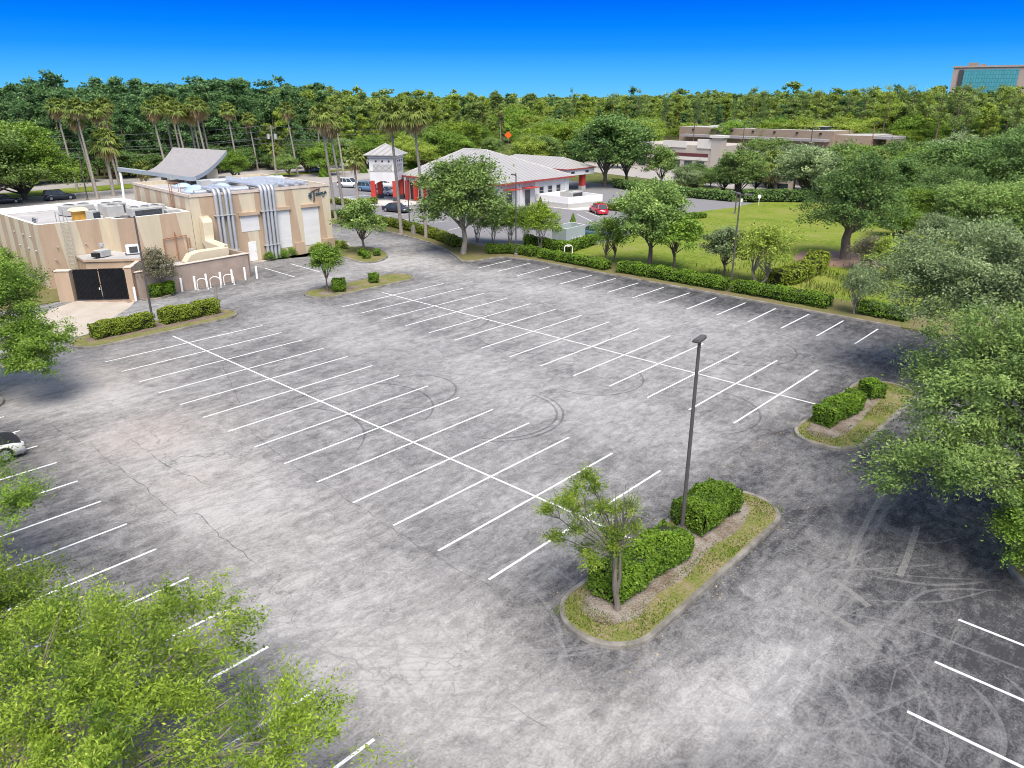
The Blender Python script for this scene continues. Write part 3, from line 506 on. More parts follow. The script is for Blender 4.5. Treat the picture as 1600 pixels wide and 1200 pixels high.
# restaurant surroundings
sheet('restaurant_bed', [(-62, -60), (-20, -60), (-19.4, 3.6), (-18.9, 4.9), (-24, 10), (-24, 17), (-64, 34), (-64, -40)], 0.10, GR_VERGE, thick=0.2)
sheet('walkway', [gx(388, 410), gx(412, 410), gx(430, 405), gx(528, 384), gx(545, 380), (-19.0, 34.0), (-24, 36), (-24, 20)], 0.10, M['walk'], thick=0.15)
APRON = mat('apron_concrete', (0.38, 0.325, 0.26), 0.9, 0.2, 0.6, col2=(0.47, 0.42, 0.355))
sheet('apron', [(-18.7, 4.6), (-15.2, 8.3), (-13.2, 7.0), (-7.3, 1.3), (-9.4, -3.0), (-14, -2.5)], 0.006, APRON, thick=0.05)
rs = MB(); ribbon(rs, [(-18.1, 5.0), (-16.8, 6.4), (-15.3, 7.7), (-14.6, 7.4)], 0.65, 0.010, 0.02); tag(rs.build('rust_stains', paintmat('rust_stain', (0.33, 0.15, 0.07), 0.54, .7, 2.5, .25)), kind='structure')
PA = smooth([gx(*p) for p in ((528, 384), (548, 387), (575, 387), (600, 394), (606, 402), (590, 410), (565, 411), (540, 404), (520, 398))], 4)
kerbring(PA); tag(MB().prism([(p[0] * 0.985 + np.mean(PA, 0)[0] * 0.015, p[1] * 0.985 + np.mean(PA, 0)[1] * 0.015) for p in PA], 0, 0.125).build('planting_soil', GR_ISL), kind='structure')
PB = smooth([(-15.3, 8.5), (-14.1, 8.8), (-13.9, 9.9), (-14.3, 11.0), (-15.2, 11.6), (-16.0, 11.6), (-16.0, 8.6)], 4)
kerbring(PB); tag(MB().prism(PB, 0, 0.115).build('planting_soil', MULCH), kind='structure')
PC = rrect(49.3, 59, 12.4, 43.0, 2.0); kerbring(PC); tag(MB().prism([(54.15 + (p[0] - 54.15) * 0.98, 27.7 + (p[1] - 27.7) * 0.992) for p in PC], 0, 0.125).build('planting_soil', GR_ISL), kind='structure')
PD = rrect(-2.5, 4.2, -13.2, -6.6, 1.6); kerbring(PD); tag(MB().prism([(0.85 + (p[0] - 0.85) * 0.975, -9.9 + (p[1] + 9.9) * 0.975) for p in PD], 0, 0.125).build('planting_soil', GR_ISL), kind='structure')
PE = rrect(6, 60, -17.5, -13.4, 1.6); kerbring(PE); tag(MB().prism([(33 + (p[0] - 33) * 0.996, -15.45 + (p[1] + 15.45) * 0.93) for p in PE], 0, 0.125).build('planting_soil', GR_ISL), kind='structure')

# ================================================================== BUILDINGS
# ---- restaurant -------------------------------------------------------------
A0 = np.array([-22.8, 17.8]); VF = unit(np.array([1.2, 15.5])); NF = np.array([VF[1], -VF[0]])       # facade origin, along, outward
def fp(s, o, z): p = A0 + VF * s + NF * o; return (float(p[0]), float(p[1]), z)
FRZ = math.atan2(VF[1], VF[0])
def fbox(b, s0, s1, o0, o1, z0, z1, m=0):
    q = [fp(s0, o0, 0)[:2], fp(s1, o0, 0)[:2], fp(s1, o1, 0)[:2], fp(s0, o1, 0)[:2]]; return b.prism(q, z0, z1, m, True, True)
rest = thing('restaurant', (-30, 20, 0), 'beige and tan striped stucco restaurant with silver exhaust pipes and a curved grey roof', 'restaurant')
HB = 7.45
b = MB(); main = [fp(0, 0, 0)[:2], fp(15.55, 0, 0)[:2], fp(15.55, -16.5, 0)[:2], fp(0, -16.5, 0)[:2]]
b.prism(main, 0, HB, 0, top=False)
inn = [fp(0.3, -0.3, 0)[:2], fp(15.25, -0.3, 0)[:2], fp(15.25, -16.2, 0)[:2], fp(0.3, -16.2, 0)[:2]]
b.prism(inn[::-1], 7.0, HB, 0, top=False)
for q0, q1 in zip(range(4), (1, 2, 3, 0)):                                                   # coping top
    b.quad((*main[q0], HB), (*main[q1], HB), (*inn[q1], HB), (*inn[q0], HB), m=2)
fbox(b, -0.06, 15.61, 0.003, 0.07, 7.22, 7.5, 2); fbox(b, -0.07, -0.003, -16.4, 0.07, 7.22, 7.5, 2)
def fstripe(s0, s1, s2, s3, zt=7.21, zb=0.02):                                             # tapering painted stripe, 4 mm proud
    b.add([fp(s0, 0.004, zt), fp(s1, 0.004, zt), fp(s3, 0.004, zb), fp(s2, 0.004, zb)], [(0, 3, 2, 1)], 1)
for q in ((0.9, 2.35, 1.3, 3.5), (4.15, 5.0, 4.0, 5.9), (6.7, 7.35, 6.75, 7.3), (10.1, 11.05, 10.35, 11.8), (13.2, 14.45, 14.1, 14.95)): fstripe(*q)
LX = lambda o: fp(0, -o, 0)
def lstripe(o0, o1, o2, o3, zt=7.2, zb=4.6):
    V = [fp(-0.004, -o, z) for o, z in ((o0, zt), (o1, zt), (o3, zb), (o2, zb))]; b.add(V, [(0, 1, 2, 3)], 1)
for q in ((1.2, 2.6, 1.5, 2.6), (4.0, 6.0, 4.4, 5.4), (7.6, 9.6, 8.0, 9.0), (11.2, 13.0, 11.6, 12.4), (14.4, 15.9, 14.6, 15.4)): lstripe(*q)
fbox(b, 14.15, 15.62, -0.2, 0.24, 0, 1.46, 1); fbox(b, 10.7, 11.8, 0.003, 0.2, 0, 1.46, 1)
b.build('wall', [M['cream'], M['tan'], M['coping']], rest)
# lower wing
b = MB(); HL = 5.9
low = [(-24.5, 4.5), (-24.4, 10.5), (-22.95, 10.7), (-22.86, 17.77), (-39, 17.5), (-39, 4.4)]
lin = [(-24.8, 4.8), (-24.7, 10.8), (-23.25, 11.0), (-23.15, 17.47), (-38.7, 17.2), (-38.7, 4.7)]
b.prism(low, 0, HL, 0, top=False); b.prism(lin[::-1], 5.3, HL, 2, top=False)
for i in range(6): b.quad((*low[i], HL), (*low[(i + 1) % 6], HL), (*lin[(i + 1) % 6], HL), (*lin[i], HL), m=2)
def wq(p, q, t0, t1, t2, t3, zt, zb, m=1, off=0.004):
    p, q = np.array(p), np.array(q); d = q - p; n = unit(np.array([d[1], -d[0]])) * off
    V = [(*(p + d * t + n), z) for t, z in ((t0, zt), (t1, zt), (t3, zb), (t2, zb))]; b.add(V, [(0, 3, 2, 1)], m)
wq(low[0], low[1], 0.0, 0.24, 0.0, 0.33, HL - .02, 0.02); wq(low[0], low[1], 0.53, 0.86, 0.64, 0.87, HL - .02, 0.02)
wq(low[1], low[2], 0, 1, 0, 1, HL - .02, 2.5, 0); wq(low[2], low[3], 0.0, 0.24, 0.0, 0.36, HL - .02, 0.02); wq(low[2], low[3], 0.56, 0.79, 0.57, 0.9, HL - .02, 0.02)
for k in range(5): wq(low[5], low[0], 0.08 + k * 0.19, 0.19 + k * 0.185, 0.10 + k * 0.19, 0.175 + k * 0.185, HL - .02, 0.02)
b.build('wing_wall', [M['cream'], M['tan'], M['white']], rest)
MB().prism([(p[0], p[1]) for p in lin], 5.2, 5.28).build('wing_roof', M['roofw'], rest)
rf = MB().prism(inn, 6.95, 7.03).build('roof', M['roofw'], rest)
for (px, py) in ((286, 289), (306, 292), (325, 285.5), (347, 289), (302, 297)):
    c = gp(px, py, 7.35); b = MB(); n = 10; R0 = [(-0.95, -0.75), (0.95, -0.75), (0.95, 0.75), (-0.95, 0.75)]
    b.box((c[0], c[1], 7.12), (2.1, 1.7, 0.2), FRZ, 1)
    V = []; F = []
    for i in range(7):
        for j in range(7):
            u_, v_ = -1 + i / 3, -1 + j / 3; V.append((c[0] + u_ * 0.95, c[1] + v_ * 0.75, 7.22 + 0.38 * (1 - u_ * u_) ** 0.6 * (1 - v_ * v_) ** 0.6))
    F = [(i * 7 + j, (i + 1) * 7 + j, (i + 1) * 7 + j + 1, i * 7 + j + 1) for i in range(6) for j in range(6)]
    b.add(V, F, 0, True); b.build('skylight', [M['skyl'], M['galv']], rf)
# curved roof: a sheet that starts level and sweeps up
b = MB(); ns = 16; rows = []
zA = 8.25
PA1 = gp(183, 262, zA); PA0 = gp(228, 267.5, zA); PE0 = gp(299, 277, zA - 0.1)
yD = 31.0; best = None
PC0 = gp(354, 235, 10.55); PD0 = gp(270, 230.5, 10.55)
for i in range(ns + 1):
    t_ = i / ns; h_ = t_ ** 1.75
    l = PA0 + (PD0 - PA0) * t_; r_ = PE0 + (PC0 - PE0) * t_
    l = np.array([l[0], l[1], PA0[2] + (PD0[2] - PA0[2]) * h_]); r_ = np.array([r_[0], r_[1], PE0[2] + (PC0[2] - PE0[2]) * h_]); rows.append((l, r_))
nj = 12; TH = 0.42
top = [[tuple(l + (r_ - l) * j / nj) for j in range(nj + 1)] for l, r_ in rows]; bot = [[(p[0], p[1], p[2] - TH) for p in q] for q in top]
Vt = [p for q in top for p in q]; Vb = [p for q in bot for p in q]; K = nj + 1
F = [(i * K + j, i * K + j + 1, (i + 1) * K + j + 1, (i + 1) * K + j) for i in range(ns) for j in range(nj)]
b.add([(x, y, z + 0.02) for x, y, z in Vt], F, 0, True); b.add(Vb, [f[::-1] for f in F], 1, True)
VV = [(x, y, z + 0.02) for x, y, z in Vt] + Vb; o_ = len(Vt)
ring = [(0, j, 0, j + 1) for j in range(nj)] + [(i, nj, i + 1, nj) for i in range(ns)] + [(ns, j + 1, ns, j) for j in range(nj - 1, -1, -1)] + [(i + 1, 0, i, 0) for i in range(ns - 1, -1, -1)]
b.add(VV, [(a * K + c, o_ + a * K + c, o_ + d * K + e, d * K + e) for a, c, d, e in ring], 1)
cr = b.build('curved_roof', [M['slate'], M['fascia']], rest)
b = MB(); dA = np.array(PE0 - PA1); b.loft([[tuple(PA1 + o) for o in ((0, -.06, .02), (0, -.06, -.42), (0, .5, -.42), (0, .5, .02))], [tuple(PE0 + o) for o in ((0, -.06, .02), (0, -.06, -.42), (0, .5, -.42), (0, .5, .02))]], 0, False); b.build('fascia_beam', M['fascia'], cr)
b = MB(); q0 = PA1
b.tube([tuple(q0 + [0.3, 0.2, -0.3]), (q0[0] + 1.4, q0[1] - 0.4, 3.6)], 0.16, 8); b.build('strut', M['white'], cr)
for t_, u_ in ((3, 3), (3, 9)):
    p = top[t_][u_]; MB().box((p[0], p[1], (p[2] - TH + 7.0) / 2), (0.5, 0.5, max(0.3, p[2] - TH - 6.9)), 0).build('roof_support', M['cream'], cr)
b = MB()
p = top[9][11]; b.prism([(p[0] - 2.2, p[1] - 0.2), (p[0] - 0.2, p[1] - 0.2), (p[0] - 0.2, p[1] + 1.2), (p[0] - 2.2, p[1] + 1.2)], 6.9, top[9][0][2] - 0.5, 0); b.build('roof_support', M['cream'], cr)
b = MB(); q = gp(165, 291, 4.2); b.box((-44, 16.5, 4.3), (6.5, 4.0, 0.35), 0.0, 0); b.tube([(-46.5, 15, 0), (-46.5, 15, 4.2)], 0.14, 8); b.build('entry_canopy', M['fascia'], rest)
# silver exhaust pipes, bent over the parapet and laid over the roof
def pipe(s, zb, back, r=0.17):
    P = [fp(s, 0.30, zb)] + [fp(s, 0.30, z) for z in (2, 4, 6.6) if z > zb + .3]
    P += [fp(s, 0.30 - 0.62 * (1 - math.cos(a)), 7.2 + 0.62 * math.sin(a)) for a in np.linspace(0.1, math.pi / 2, 7)] + [fp(s, -back, 7.82)]
    MB().tube(P, r, 12).build('exhaust_pipe', M['galv'], rest)
for s in (2.5, 2.95, 3.55, 4.0): pipe(s, 0.12, 2.6 if s < 3.2 else 3.4)
for k, s in enumerate((7.42, 7.85, 8.27, 8.70)): pipe(s, 0.12, 8.0 + k)
for s0, s1 in ((2.2, 4.3), (7.1, 9.0)):
    for z in (1.6, 5.2): b = MB(); fbox(b, s0, s1, 0.003, 0.5, z, z + 0.06); b.build('pipe_bracket', M['acgrey'], rest)
def roofduct(p0, p1, z, r=0.3, hood=True):
    b = MB(); b.tube([(*p0, z), (*p1, z)], r, 12)
    if hood: b.tube([(*p0, z), (*p0, 7.0)], r * 0.95, 12)
    for t_ in np.linspace(0.15, 0.9, 5): q = np.array(p0) + (np.array(p1) - np.array(p0)) * t_; d = unit(np.array(p1) - np.array(p0)) * 0.05; b.tube([(*(q - d), z), (*(q + d), z)], r * 1.08, 12)
    b.build('roof_duct', M['galv'], rest)
for k, s in enumerate((9.7, 10.9, 12.1, 13.2)): roofduct(fp(s, -0.9, 0)[:2], fp(s - 0.4 * k, -8.6 - 0.5 * k, 0)[:2], 7.55, 0.30)
roofduct(fp(6.8, -1.5, 0)[:2], fp(1.2, -1.7, 0)[:2], 7.42, 0.28, False); roofduct(fp(4.4, -2.6, 0)[:2], fp(7.6, -2.9, 0)[:2], 7.4, 0.26, False)
roofduct(fp(14.6, -9.0, 0)[:2], fp(5.8, -10.8, 0)[:2], 7.5, 0.33, True); roofduct(fp(14.2, -7.8, 0)[:2], fp(7.5, -8.6, 0)[:2], 7.5, 0.28, True)
b = MB(); c = fp(5.2, -9.0, 0); b.box((c[0], c[1], 7.45), (1.2, 1.2, 0.9), FRZ); b.build('roof_vent', M['acgrey'], rest)
def shutter(name, s0, s1, z0, z1, ledge):
    b = MB(); fbox(b, s0, s1, 0.003, 0.035, z0, z1)
    for z in np.arange(z0 + 0.5, z1 - 0.3, 0.62): fbox(b, s0 + 0.02, s1 - 0.02, 0.033, 0.042, z, z + 0.035)
    sh = b.build(name, M['shutter'], rest); b = MB(); fbox(b, s0 - 0.13, s1 + 0.13, 0.003, 0.24, ledge - 0.22, ledge + 0.12); bevel(b.build('ledge', M['tan'], sh, True), 0.03)
shutter('shuttered_window', 4.9, 6.9, 3.28, 4.9, 5.16); shutter('shuttered_window', 8.92, 10.46, 1.07, 5.08, 5.33); shutter('shuttered_window', 12.02, 13.98, 1.0, 5.1, 5.36)
b = MB(); fbox(b, 5.42, 6.28, 0.003, 0.05, 0.14, 2.18); dr = b.build('door', M['white'], rest)
b = MB(); fbox(b, 6.12, 6.18, 0.048, 0.10, 1.08, 1.2); b.build('handle', M['acgrey'], dr, True)
# sign: script lettering and a palm-frond mark
sg = MB()
def stroke(P, r=0.05, m=0): sg.tube([fp(s, 0.07, z) for s, z in smooth(P, 4, False)], r, 6, m)
for a, l_ in ((190, 0.42), (225, 0.5), (258, 0.62), (150, 0.38), (115, 0.32)):
    t_ = math.radians(a); c = (13.28, 6.42); P = [c, (c[0] + math.cos(t_) * l_ * 0.6, c[1] + math.sin(t_) * l_ * 0.5 + 0.06), (c[0] + math.cos(t_) * l_, c[1] + math.sin(t_) * l_)]
    sg.tube([fp(s, 0.07, z) for s, z in P], [0.04, 0.085, 0.02], 6, 0)
stroke([(13.62, 6.86), (13.60, 6.4), (13.58, 5.98), (13.50, 5.72)], 0.075)
stroke([(13.14, 6.62), (13.35, 6.78), (13.8, 6.95), (14.35, 7.06)], 0.06, 1)
def letter(pts, s, z, k): stroke([(s + x * k, z + y * k) for x, y in pts], 0.042)
letter([(0.9, 0.8), (0.3, 0.95), (0.05, 0.4), (0.4, 0.02), (0.85, 0.5), (0.9, 0.9), (0.9, 0.1), (1.1, 0.05)], 13.82, 6.34, 0.26)          # a
letter([(0.0, 0.0), (0.15, 1.0), (0.3, 2.0)], 14.12, 6.34, 0.26); letter([(0.85, 1.0), (0.15, 0.55), (0.5, 0.3), (0.95, 0.0)], 14.12, 6.34, 0.26)   # k
letter([(0.4, 0.95), (0.05, 0.5), (0.4, 0.02), (0.85, 0.5), (0.45, 0.98)], 14.40, 6.38, 0.26)                                            # o
letter([(0.0, 0.95), (0.2, 0.2), (0.75, 0.3), (0.9, 1.0), (0.8, -0.4), (0.3, -0.95), (-0.2, -0.7)], 14.66, 6.42, 0.26)                  # y
letter([(0.8, 0.85), (0.3, 0.9), (0.05, 0.4), (0.4, 0.05), (0.8, 0.6), (0.9, 0.15), (1.15, 0.2)], 14.93, 6.48, 0.22)                    # a
sg.build('wall_sign', [M['teal'], M['signbrown']], rest)
# wall ladders, conduits, utility room, cream air duct
b = MB()
def ladder(b, p, q, z0, z1, wx, m=0, hoop=0.9):
    p, q = np.array(p), np.array(q)
    for r_ in (p, q): b.tube([(*r_, z0), (*r_, z1 + hoop)], 0.035, 6, m)
    for z in np.arange(z0 + 0.25, z1, 0.36): b.tube([(*p, z), (*q, z)], 0.025, 6, m)
    n = np.array(wx)
    for r_ in (p, q): b.tube([(*r_, z1 + hoop), (*(r_ + n * 0.9), z1 + hoop), (*(r_ + n * 0.9), z1 - 0.2)], 0.03, 6, m)
ladder(b, (-24.2, 6.35), (-24.2, 6.95), 1.2, 5.9, (-1, 0)); b.build('ladder', M['acgrey'], rest)
b = MB(); ladder(b, fp(-0.2, -3.9, 0)[:2], fp(-0.2, -4.5, 0)[:2], 5.3, 7.5, (0.08, 1), 0, 0.8); b.build('roof_ladder', M['rust'], rest)
b = MB()
for z, s0, s1 in ((3.55, 14.6, 16.9),): b.tube([(-22.75, s0, z), (-22.72, s1, z + 0.1)], 0.05, 6)
for s, z0, z1 in ((14.6, 1.5, 3.55), (15.8, 1.5, 4.1), (16.9, 1.2, 3.65), (17.15, 1.2, 3.4)): b.tube([(-22.72, s, z0), (-22.72, s, z1)], 0.055, 6)
b.build('conduit', M['rust'], rest); b = MB().box((-22.6, 17.1, 1.9), (0.3, 0.45, 0.8)); b.build('meter_box', M['acgrey'], rest)
b = MB(); util = [(-24.35, 7.2), (-21.9, 7.0), (-18.6, 10.7), (-22.9, 12.3), (-22.9, 10.75), (-24.35, 10.55)]
b.prism(util, 0, 2.75, 0, top=False); b.prism([(-24.35, 7.08), (-21.85, 6.85), (-18.45, 10.75), (-22.9, 12.45), (-22.9, 10.75), (-24.35, 10.55)], 2.6, 2.82, 0, mt=1); b.build('utility_room', [M['tan'], M['roofw']], rest)
for P_, r_ in [([(-24.42, y, z), (-24.2, y, z)], .06) for z in (1.5, 3.8, 2.7) for y in (4.6 + z * .3, 8.9 - z * .2)] + [([(x + o_, 4.5, z), (x + o_, 4.32, z)], .075) for x in (-26, -28, -30.5) for o_, z in ((0, 3.4), (-.8, 4.6))]:
    MB().tube(P_, r_, 6).build('wall_fitting', M['acgrey'], rest)
b = MB(); sec = lambda c, u_, v_, a, bb: [tuple(np.array(c) + u_ * x + v_ * y) for x, y in ((-a, -bb), (a, -bb), (a, bb), (-a, bb))]
X3, Y3, Z3 = np.eye(3); Vv = np.array([VF[0], VF[1], 0]); Nn = np.array([NF[0], NF[1], 0])
rings = [sec(fp(1.15, 0.15, 5.15), Vv, Nn, 0.42, 0.28), sec(fp(1.15, 0.42, 5.2), Vv, unit(Nn - Z3 * .4), 0.46, 0.42), sec(fp(1.12, 0.55, 4.8), Vv, Nn, 0.48, 0.46), sec(fp(1.08, 0.55, 3.5), Vv, Nn, 0.48, 0.46), sec(fp(1.05, 0.60, 3.0), Vv, unit(Nn + Z3 * .5), 0.48, 0.5),
         sec(fp(1.0, 1.1, 2.65), Vv, Z3, 0.48, 0.42), sec(fp(0.9, 4.6, 2.6), Vv, Z3, 0.5, 0.42), sec((-17.6, 18.0, 2.6), unit(Vv - Nn), Z3, 0.75, 0.42)]
b.loft(rings, 0, False)
rings = [sec((-17.3, 18.1, 2.6), X3, Z3, 0.5, 0.425), sec((-17.25, 15.2, 2.6), X3, Z3, 0.5, 0.425), sec((-17.25, 14.55, 2.45), X3, unit(Z3 - Y3 * .4), 0.5, 0.42), sec((-17.25, 14.25, 2.1), X3, unit(Z3 * .3 - Y3), 0.5, 0.4), sec((-17.25, 14.3, 1.4), X3, -Y3, 0.5, 0.4)]
b.loft(rings, 0, False); bevel(b.build('air_duct', mat('cream_duct', (0.60, 0.525, 0.38), 0.7, 0.05), rest), 0.08, 3)

# rooftop plant: each unit is its own thing
def ac_unit(cx, cy, z, dx, dy, dz, rz, label, fans=2, coil=1):
    t = thing('air_conditioner', (cx, cy, z), label, 'air conditioner', 'rooftop plant on the low wing', rz)
    b = MB().box((0, 0, dz / 2 + 0.06), (dx, dy, dz)); bevel(b.build('casing', M['acgrey'], t, False), 0.03)
    b = MB()
    for sx in (-1, 1): b.box((sx * dx * .4, 0, 0.03), (0.12, dy * 1.05, 0.06))
    b.build('skid', M['acdark'], t, False)
    if coil: 
        b = MB().box((dx / 2 + 0.006, 0, dz * .52), (0.02, dy * .86, dz * .74))
        for k in np.linspace(-.4, .4, 9): b.box((dx / 2 + 0.02, k * dy, dz * .52), (0.02, 0.02, dz * .74))
        b.build('coil', M['acdark'], t, False)
    for k in range(fans):
        b = MB(); y = (k - (fans - 1) / 2) * dy / max(fans, 1); b.cyl((0, y, dz + 0.06), min(dx, dy / max(fans, 1)) * .38, 0.12, 16, 0); b.cyl((0, y, dz + 0.17), min(dx, dy / max(fans, 1)) * .33, 0.02, 16, 1); b.build('fan_shroud', [M['acgrey'], M['acdark']], t, False)
    return t
ac_unit(-25.1, 14.3, 5.3, 1.6, 3.0, 1.1, 0, 'long grey rooftop unit with black coil front beside the parapet', 3)
ac_unit(-28.6, 12.6, 5.3, 1.3, 1.6, 1.1, 0.1, 'boxy beige rooftop unit behind the long black fronted unit', 1, 0)
ac_unit(-31.4, 13.6, 5.3, 1.4, 2.3, 1.0, 0.05, 'pale rooftop unit at the back of the low wing', 2)
ac_unit(-24.9, 16.7, 5.3, 1.2, 1.2, 0.65, 0, 'squat pale grey box under the rust ladder', 0, 0)
ac_unit(-27.9, 16.6, 5.3, 1.3, 1.3, 0.9, 0, 'white box unit against the tall striped wall', 0, 0)
ac_unit(-27.4, 10.3, 5.3, 0.9, 0.9, 0.95, 0.4, 'small cream fan unit next to the yellow hood', 1)
ac_unit(-33.2, 10.8, 5.3, 1.8, 2.8, 0.9, 0.1, 'low flat unit behind the yellow hood', 2, 0)
t = thing('exhaust_hood', (-29.0, 9.6, 5.3), 'yellow and cream exhaust hood on the white low roof', 'exhaust hood', 'rooftop plant on the low wing')
b = MB().loft([[(-.55, -.55, .0), (.55, -.55, .0), (.55, .55, .0), (-.55, .55, .0)], [(-.55, -.55, .7), (.55, -.55, .7), (.55, .55, .7), (-.55, .55, .7)], [(-.75, -.75, .95), (.75, -.75, .95), (.75, .75, .95), (-.75, .75, .95)]], 0, False); b.build('box', M['yellow'], t, False)
b = MB().loft([[(-.8, -.8, .95), (.8, -.8, .95), (.8, .8, .95), (-.8, .8, .95)], [(-.5, -.5, 1.2), (.5, -.5, 1.2), (.5, .5, 1.2), (-.5, .5, 1.2)]], 0, False); b.box((-1.1, .9, .5), (.7, .8, .6), .3); b.build('cap', M['cream'], t, False)
t = thing('roof_hatch', (-27.2, 5.15, 5.35), 'grey louvre panel leaning on the white parapet', 'hatch'); b = MB().box((0, 0, .45), (1.3, .08, .9), 0, 0, ('X', -.3)); b.build('panel', M['acgrey'], t, False); b = MB()
for k in range(5): b.box((0, -.08 + .05 * k * .4, .15 + k * .15), (1.1, .03, .06))
b.build('louvre', M['acdark'], t, False)
t = thing('window_unit', (-21.2, 11.0, 2.84), 'small white window air conditioner on the utility room roof', 'air conditioner', None, -0.3)
bevel(MB().box((0, 0, .45), (.7, 1.1, .8)).build('casing', M['white'], t, False), .04); MB().box((.36, .06, .45), (.03, .72, .56)).build('grille', M['acdark'], t, False); MB().box((0, 0, .03), (.9, 1.3, .06)).build('base', M['acdark'], t, False)
t = thing('roof_fan', (-21.9, 8.6, 2.84), 'squat beige fan housing on the utility room roof', 'roof fan', None, 0.4)
bevel(MB().box((0, 0, .35), (.9, 1.1, .6)).build('housing', M['acgrey'], t, False), .05); MB().box((0, -.75, .3), (.6, .5, .35)).build('motor', M['black'], t, False)
b = MB().cyl((-.5, .5, .0), .07, .9); b.cyl((-.5, .5, .85), .22, .25); b.build('mushroom_vent', M['galv'], t, False)

# ---- screen wall, gate, bollards ------------------------------------------------
t = thing('screen_wall', (-15.5, 14, 0), 'long low mauve stucco wall behind the white bollards', 'wall')
b = MB(); b.prism([(-15.45, 8.6), (-15.15, 8.6), (-15.75, 19.45), (-15.95, 19.7), (-21.9, 19.7), (-21.9, 19.4), (-16.2, 19.4)], 0, 2.35, 0); b.build('wall', M['pinkwall'], t)
b = MB(); b.prism([(-15.52, 8.5), (-15.08, 8.5), (-15.68, 19.6), (-15.92, 19.8), (-16.25, 19.35)], 2.352, 2.40, 0); b.build('coping', M['coping'], t)
b = MB().prism([(-21.8, 12.6), (-15.8, 10.9), (-16.25, 19.35), (-21.8, 19.35)], 1.15, 1.35); b.build('enclosure_roof', M['roofw'], t)
def pillar(cx, cy, rz, dx, dy, h, lab):
    t = thing('gate_pillar', (cx, cy, 0), lab, 'pillar', 'stucco pillars of the black gate', rz); MB().box((0, 0, h / 2), (dx, dy, h)).build('shaft', M['tan'], t, False); bevel(MB().box((0, 0, h + .04), (dx + .12, dy + .12, .08)).build('cap', M['coping'], t, False), .02)
GA, GB = np.array([-18.55, 4.75]), np.array([-15.75, 7.95]); gd = unit(GB - GA); grz = math.atan2(gd[1], gd[0])
pl_ = GA - gd * 0.75; pillar(pl_[0], pl_[1], grz, 1.2, 0.6, 2.65, 'tan gate pillar left of the black double gate')
pr_ = GB + gd * 0.35; pillar(pr_[0] + .05, pr_[1] + .05, grz, 0.55, 0.6, 2.85, 'tan gate pillar between the black gate and a bollard')
t = thing('wing_wall', (-16.5, 8.6, 0), 'short sloping tan wall joining the gate pillar to the utility room', 'wall')
b = MB(); P0, P1 = np.array([-15.6, 8.35]), np.array([-19.2, 10.6]); d = unit(P1 - P0); s = np.array([-d[1], d[0]]) * .18
V = [(*(P0 - s), 0), (*(P0 + s), 0), (*(P1 + s), 0), (*(P1 - s), 0), (*(P0 - s), 2.85), (*(P0 + s), 2.85), (*(P1 + s), 2.6), (*(P1 - s), 2.6)]
b.add(V, [(0, 1, 5, 4), (1, 2, 6, 5), (2, 3, 7, 6), (3, 0, 4, 7)], 0); b.add(V, [(4, 5, 6, 7)], 1); b.build('wall', [M['cream'], M['coping']], t)
gt = thing('double_gate', (float((GA + GB)[0] / 2), float((GA + GB)[1] / 2), 0), 'black corrugated double gate at the end of the rusty concrete apron', 'gate', None, grz)
GW = float(np.linalg.norm(GB - GA)) / 2 - 0.1
for sx in (-1, 1):
    b = MB(); n = 40
    prof = [(sx * (0.03 + GW * k / n), (0.03 if k % 2 else -0.03)) for k in range(n + 1)]
    V = [(x, y, .12) for x, y in prof] + [(x, y, 2.75 if sx < 0 else 2.78) for x, y in prof]; b.add(V, [(k, k + 1, n + 2 + k, n + 1 + k) for k in range(n)], 0)
    for z in (.25, 1.4, 2.6): b.box((sx * GW / 2, 0.08, z), (GW, .05, .08), 0, 0)
    lf = b.build('gate_leaf', M['gate'], gt, False)
    MB().box((sx * (GW + .06), .02, 1.35), (.07, .09, 2.5)).build('hinge_post', M['gate'], lf, False)
    if sx < 0: MB().box((-.12, -.08, 1.05), (.08, .05, .18)).build('latch', M['white'], lf, False)
bol = None
BL = [((285, 456), 'leftmost bollard of the row along the mauve wall'), ((306, 453), 'white bollard left of the first hoop'), ((324, 449), 'white bollard left of the middle hoop'), ((346, 446), 'white bollard left of the third hoop'), ((364, 442), 'white bollard right after the third hoop'), ((384, 438), 'white bollard standing alone near the end of the mauve wall'), ((389.5, 433.5), 'thin white post at the corner of the mauve wall'), ((402, 436), 'last white bollard past the corner of the mauve wall'), ((213, 471), 'white bollard beside the right gate pillar'), ((107, 467), 'white bollard beside the left gate pillar')]
for (p, lab) in BL:
    c = gx(*p)
    if p[0] == 107: c = (-19.6, 4.35)
    t = thing('bollard', (*c, 0), lab, 'bollard', 'white steel bollards by the restaurant')
    b = MB(); r_ = .10 if p[0] != 389.5 else .07; b.tube([(0, 0, 0), (0, 0, 1.2), (0, 0, 1.26), (0, 0, 1.29)], [r_, r_, r_ * .8, r_ * .3], 12); b.build('post', M['white'], t, False); MB().cyl((0, 0, 0), r_ * 1.5, .03).build('collar', M['kerb'], t, False)
for k, (p, lab) in enumerate((((320, 452), 'first white hoop rail from the left by the mauve wall'), ((340, 449), 'middle white hoop rail by the mauve wall'), ((361, 445), 'rightmost white hoop rail by the mauve wall'))):
    c = gx(*p); t = thing('hoop_rail', (c[0] - .1, c[1] - .1, 0), lab, 'hoop rail', 'white hoop rails by the restaurant', 0.9)
    P = [(-.45, 0, 0), (-.45, 0, .65)] + [(-.45 * math.cos(a), 0, .65 + .35 * math.sin(a)) for a in np.linspace(.2, math.pi - .2, 9)] + [(.45, 0, .65), (.45, 0, 0)]; MB().tube(P, .045, 8).build('bent_tube', M['white'], t, False)
    for sx in (-.45, .45): MB().cyl((sx, 0, 0), .09, .03).build('foot_plate', M['white'], t, False)

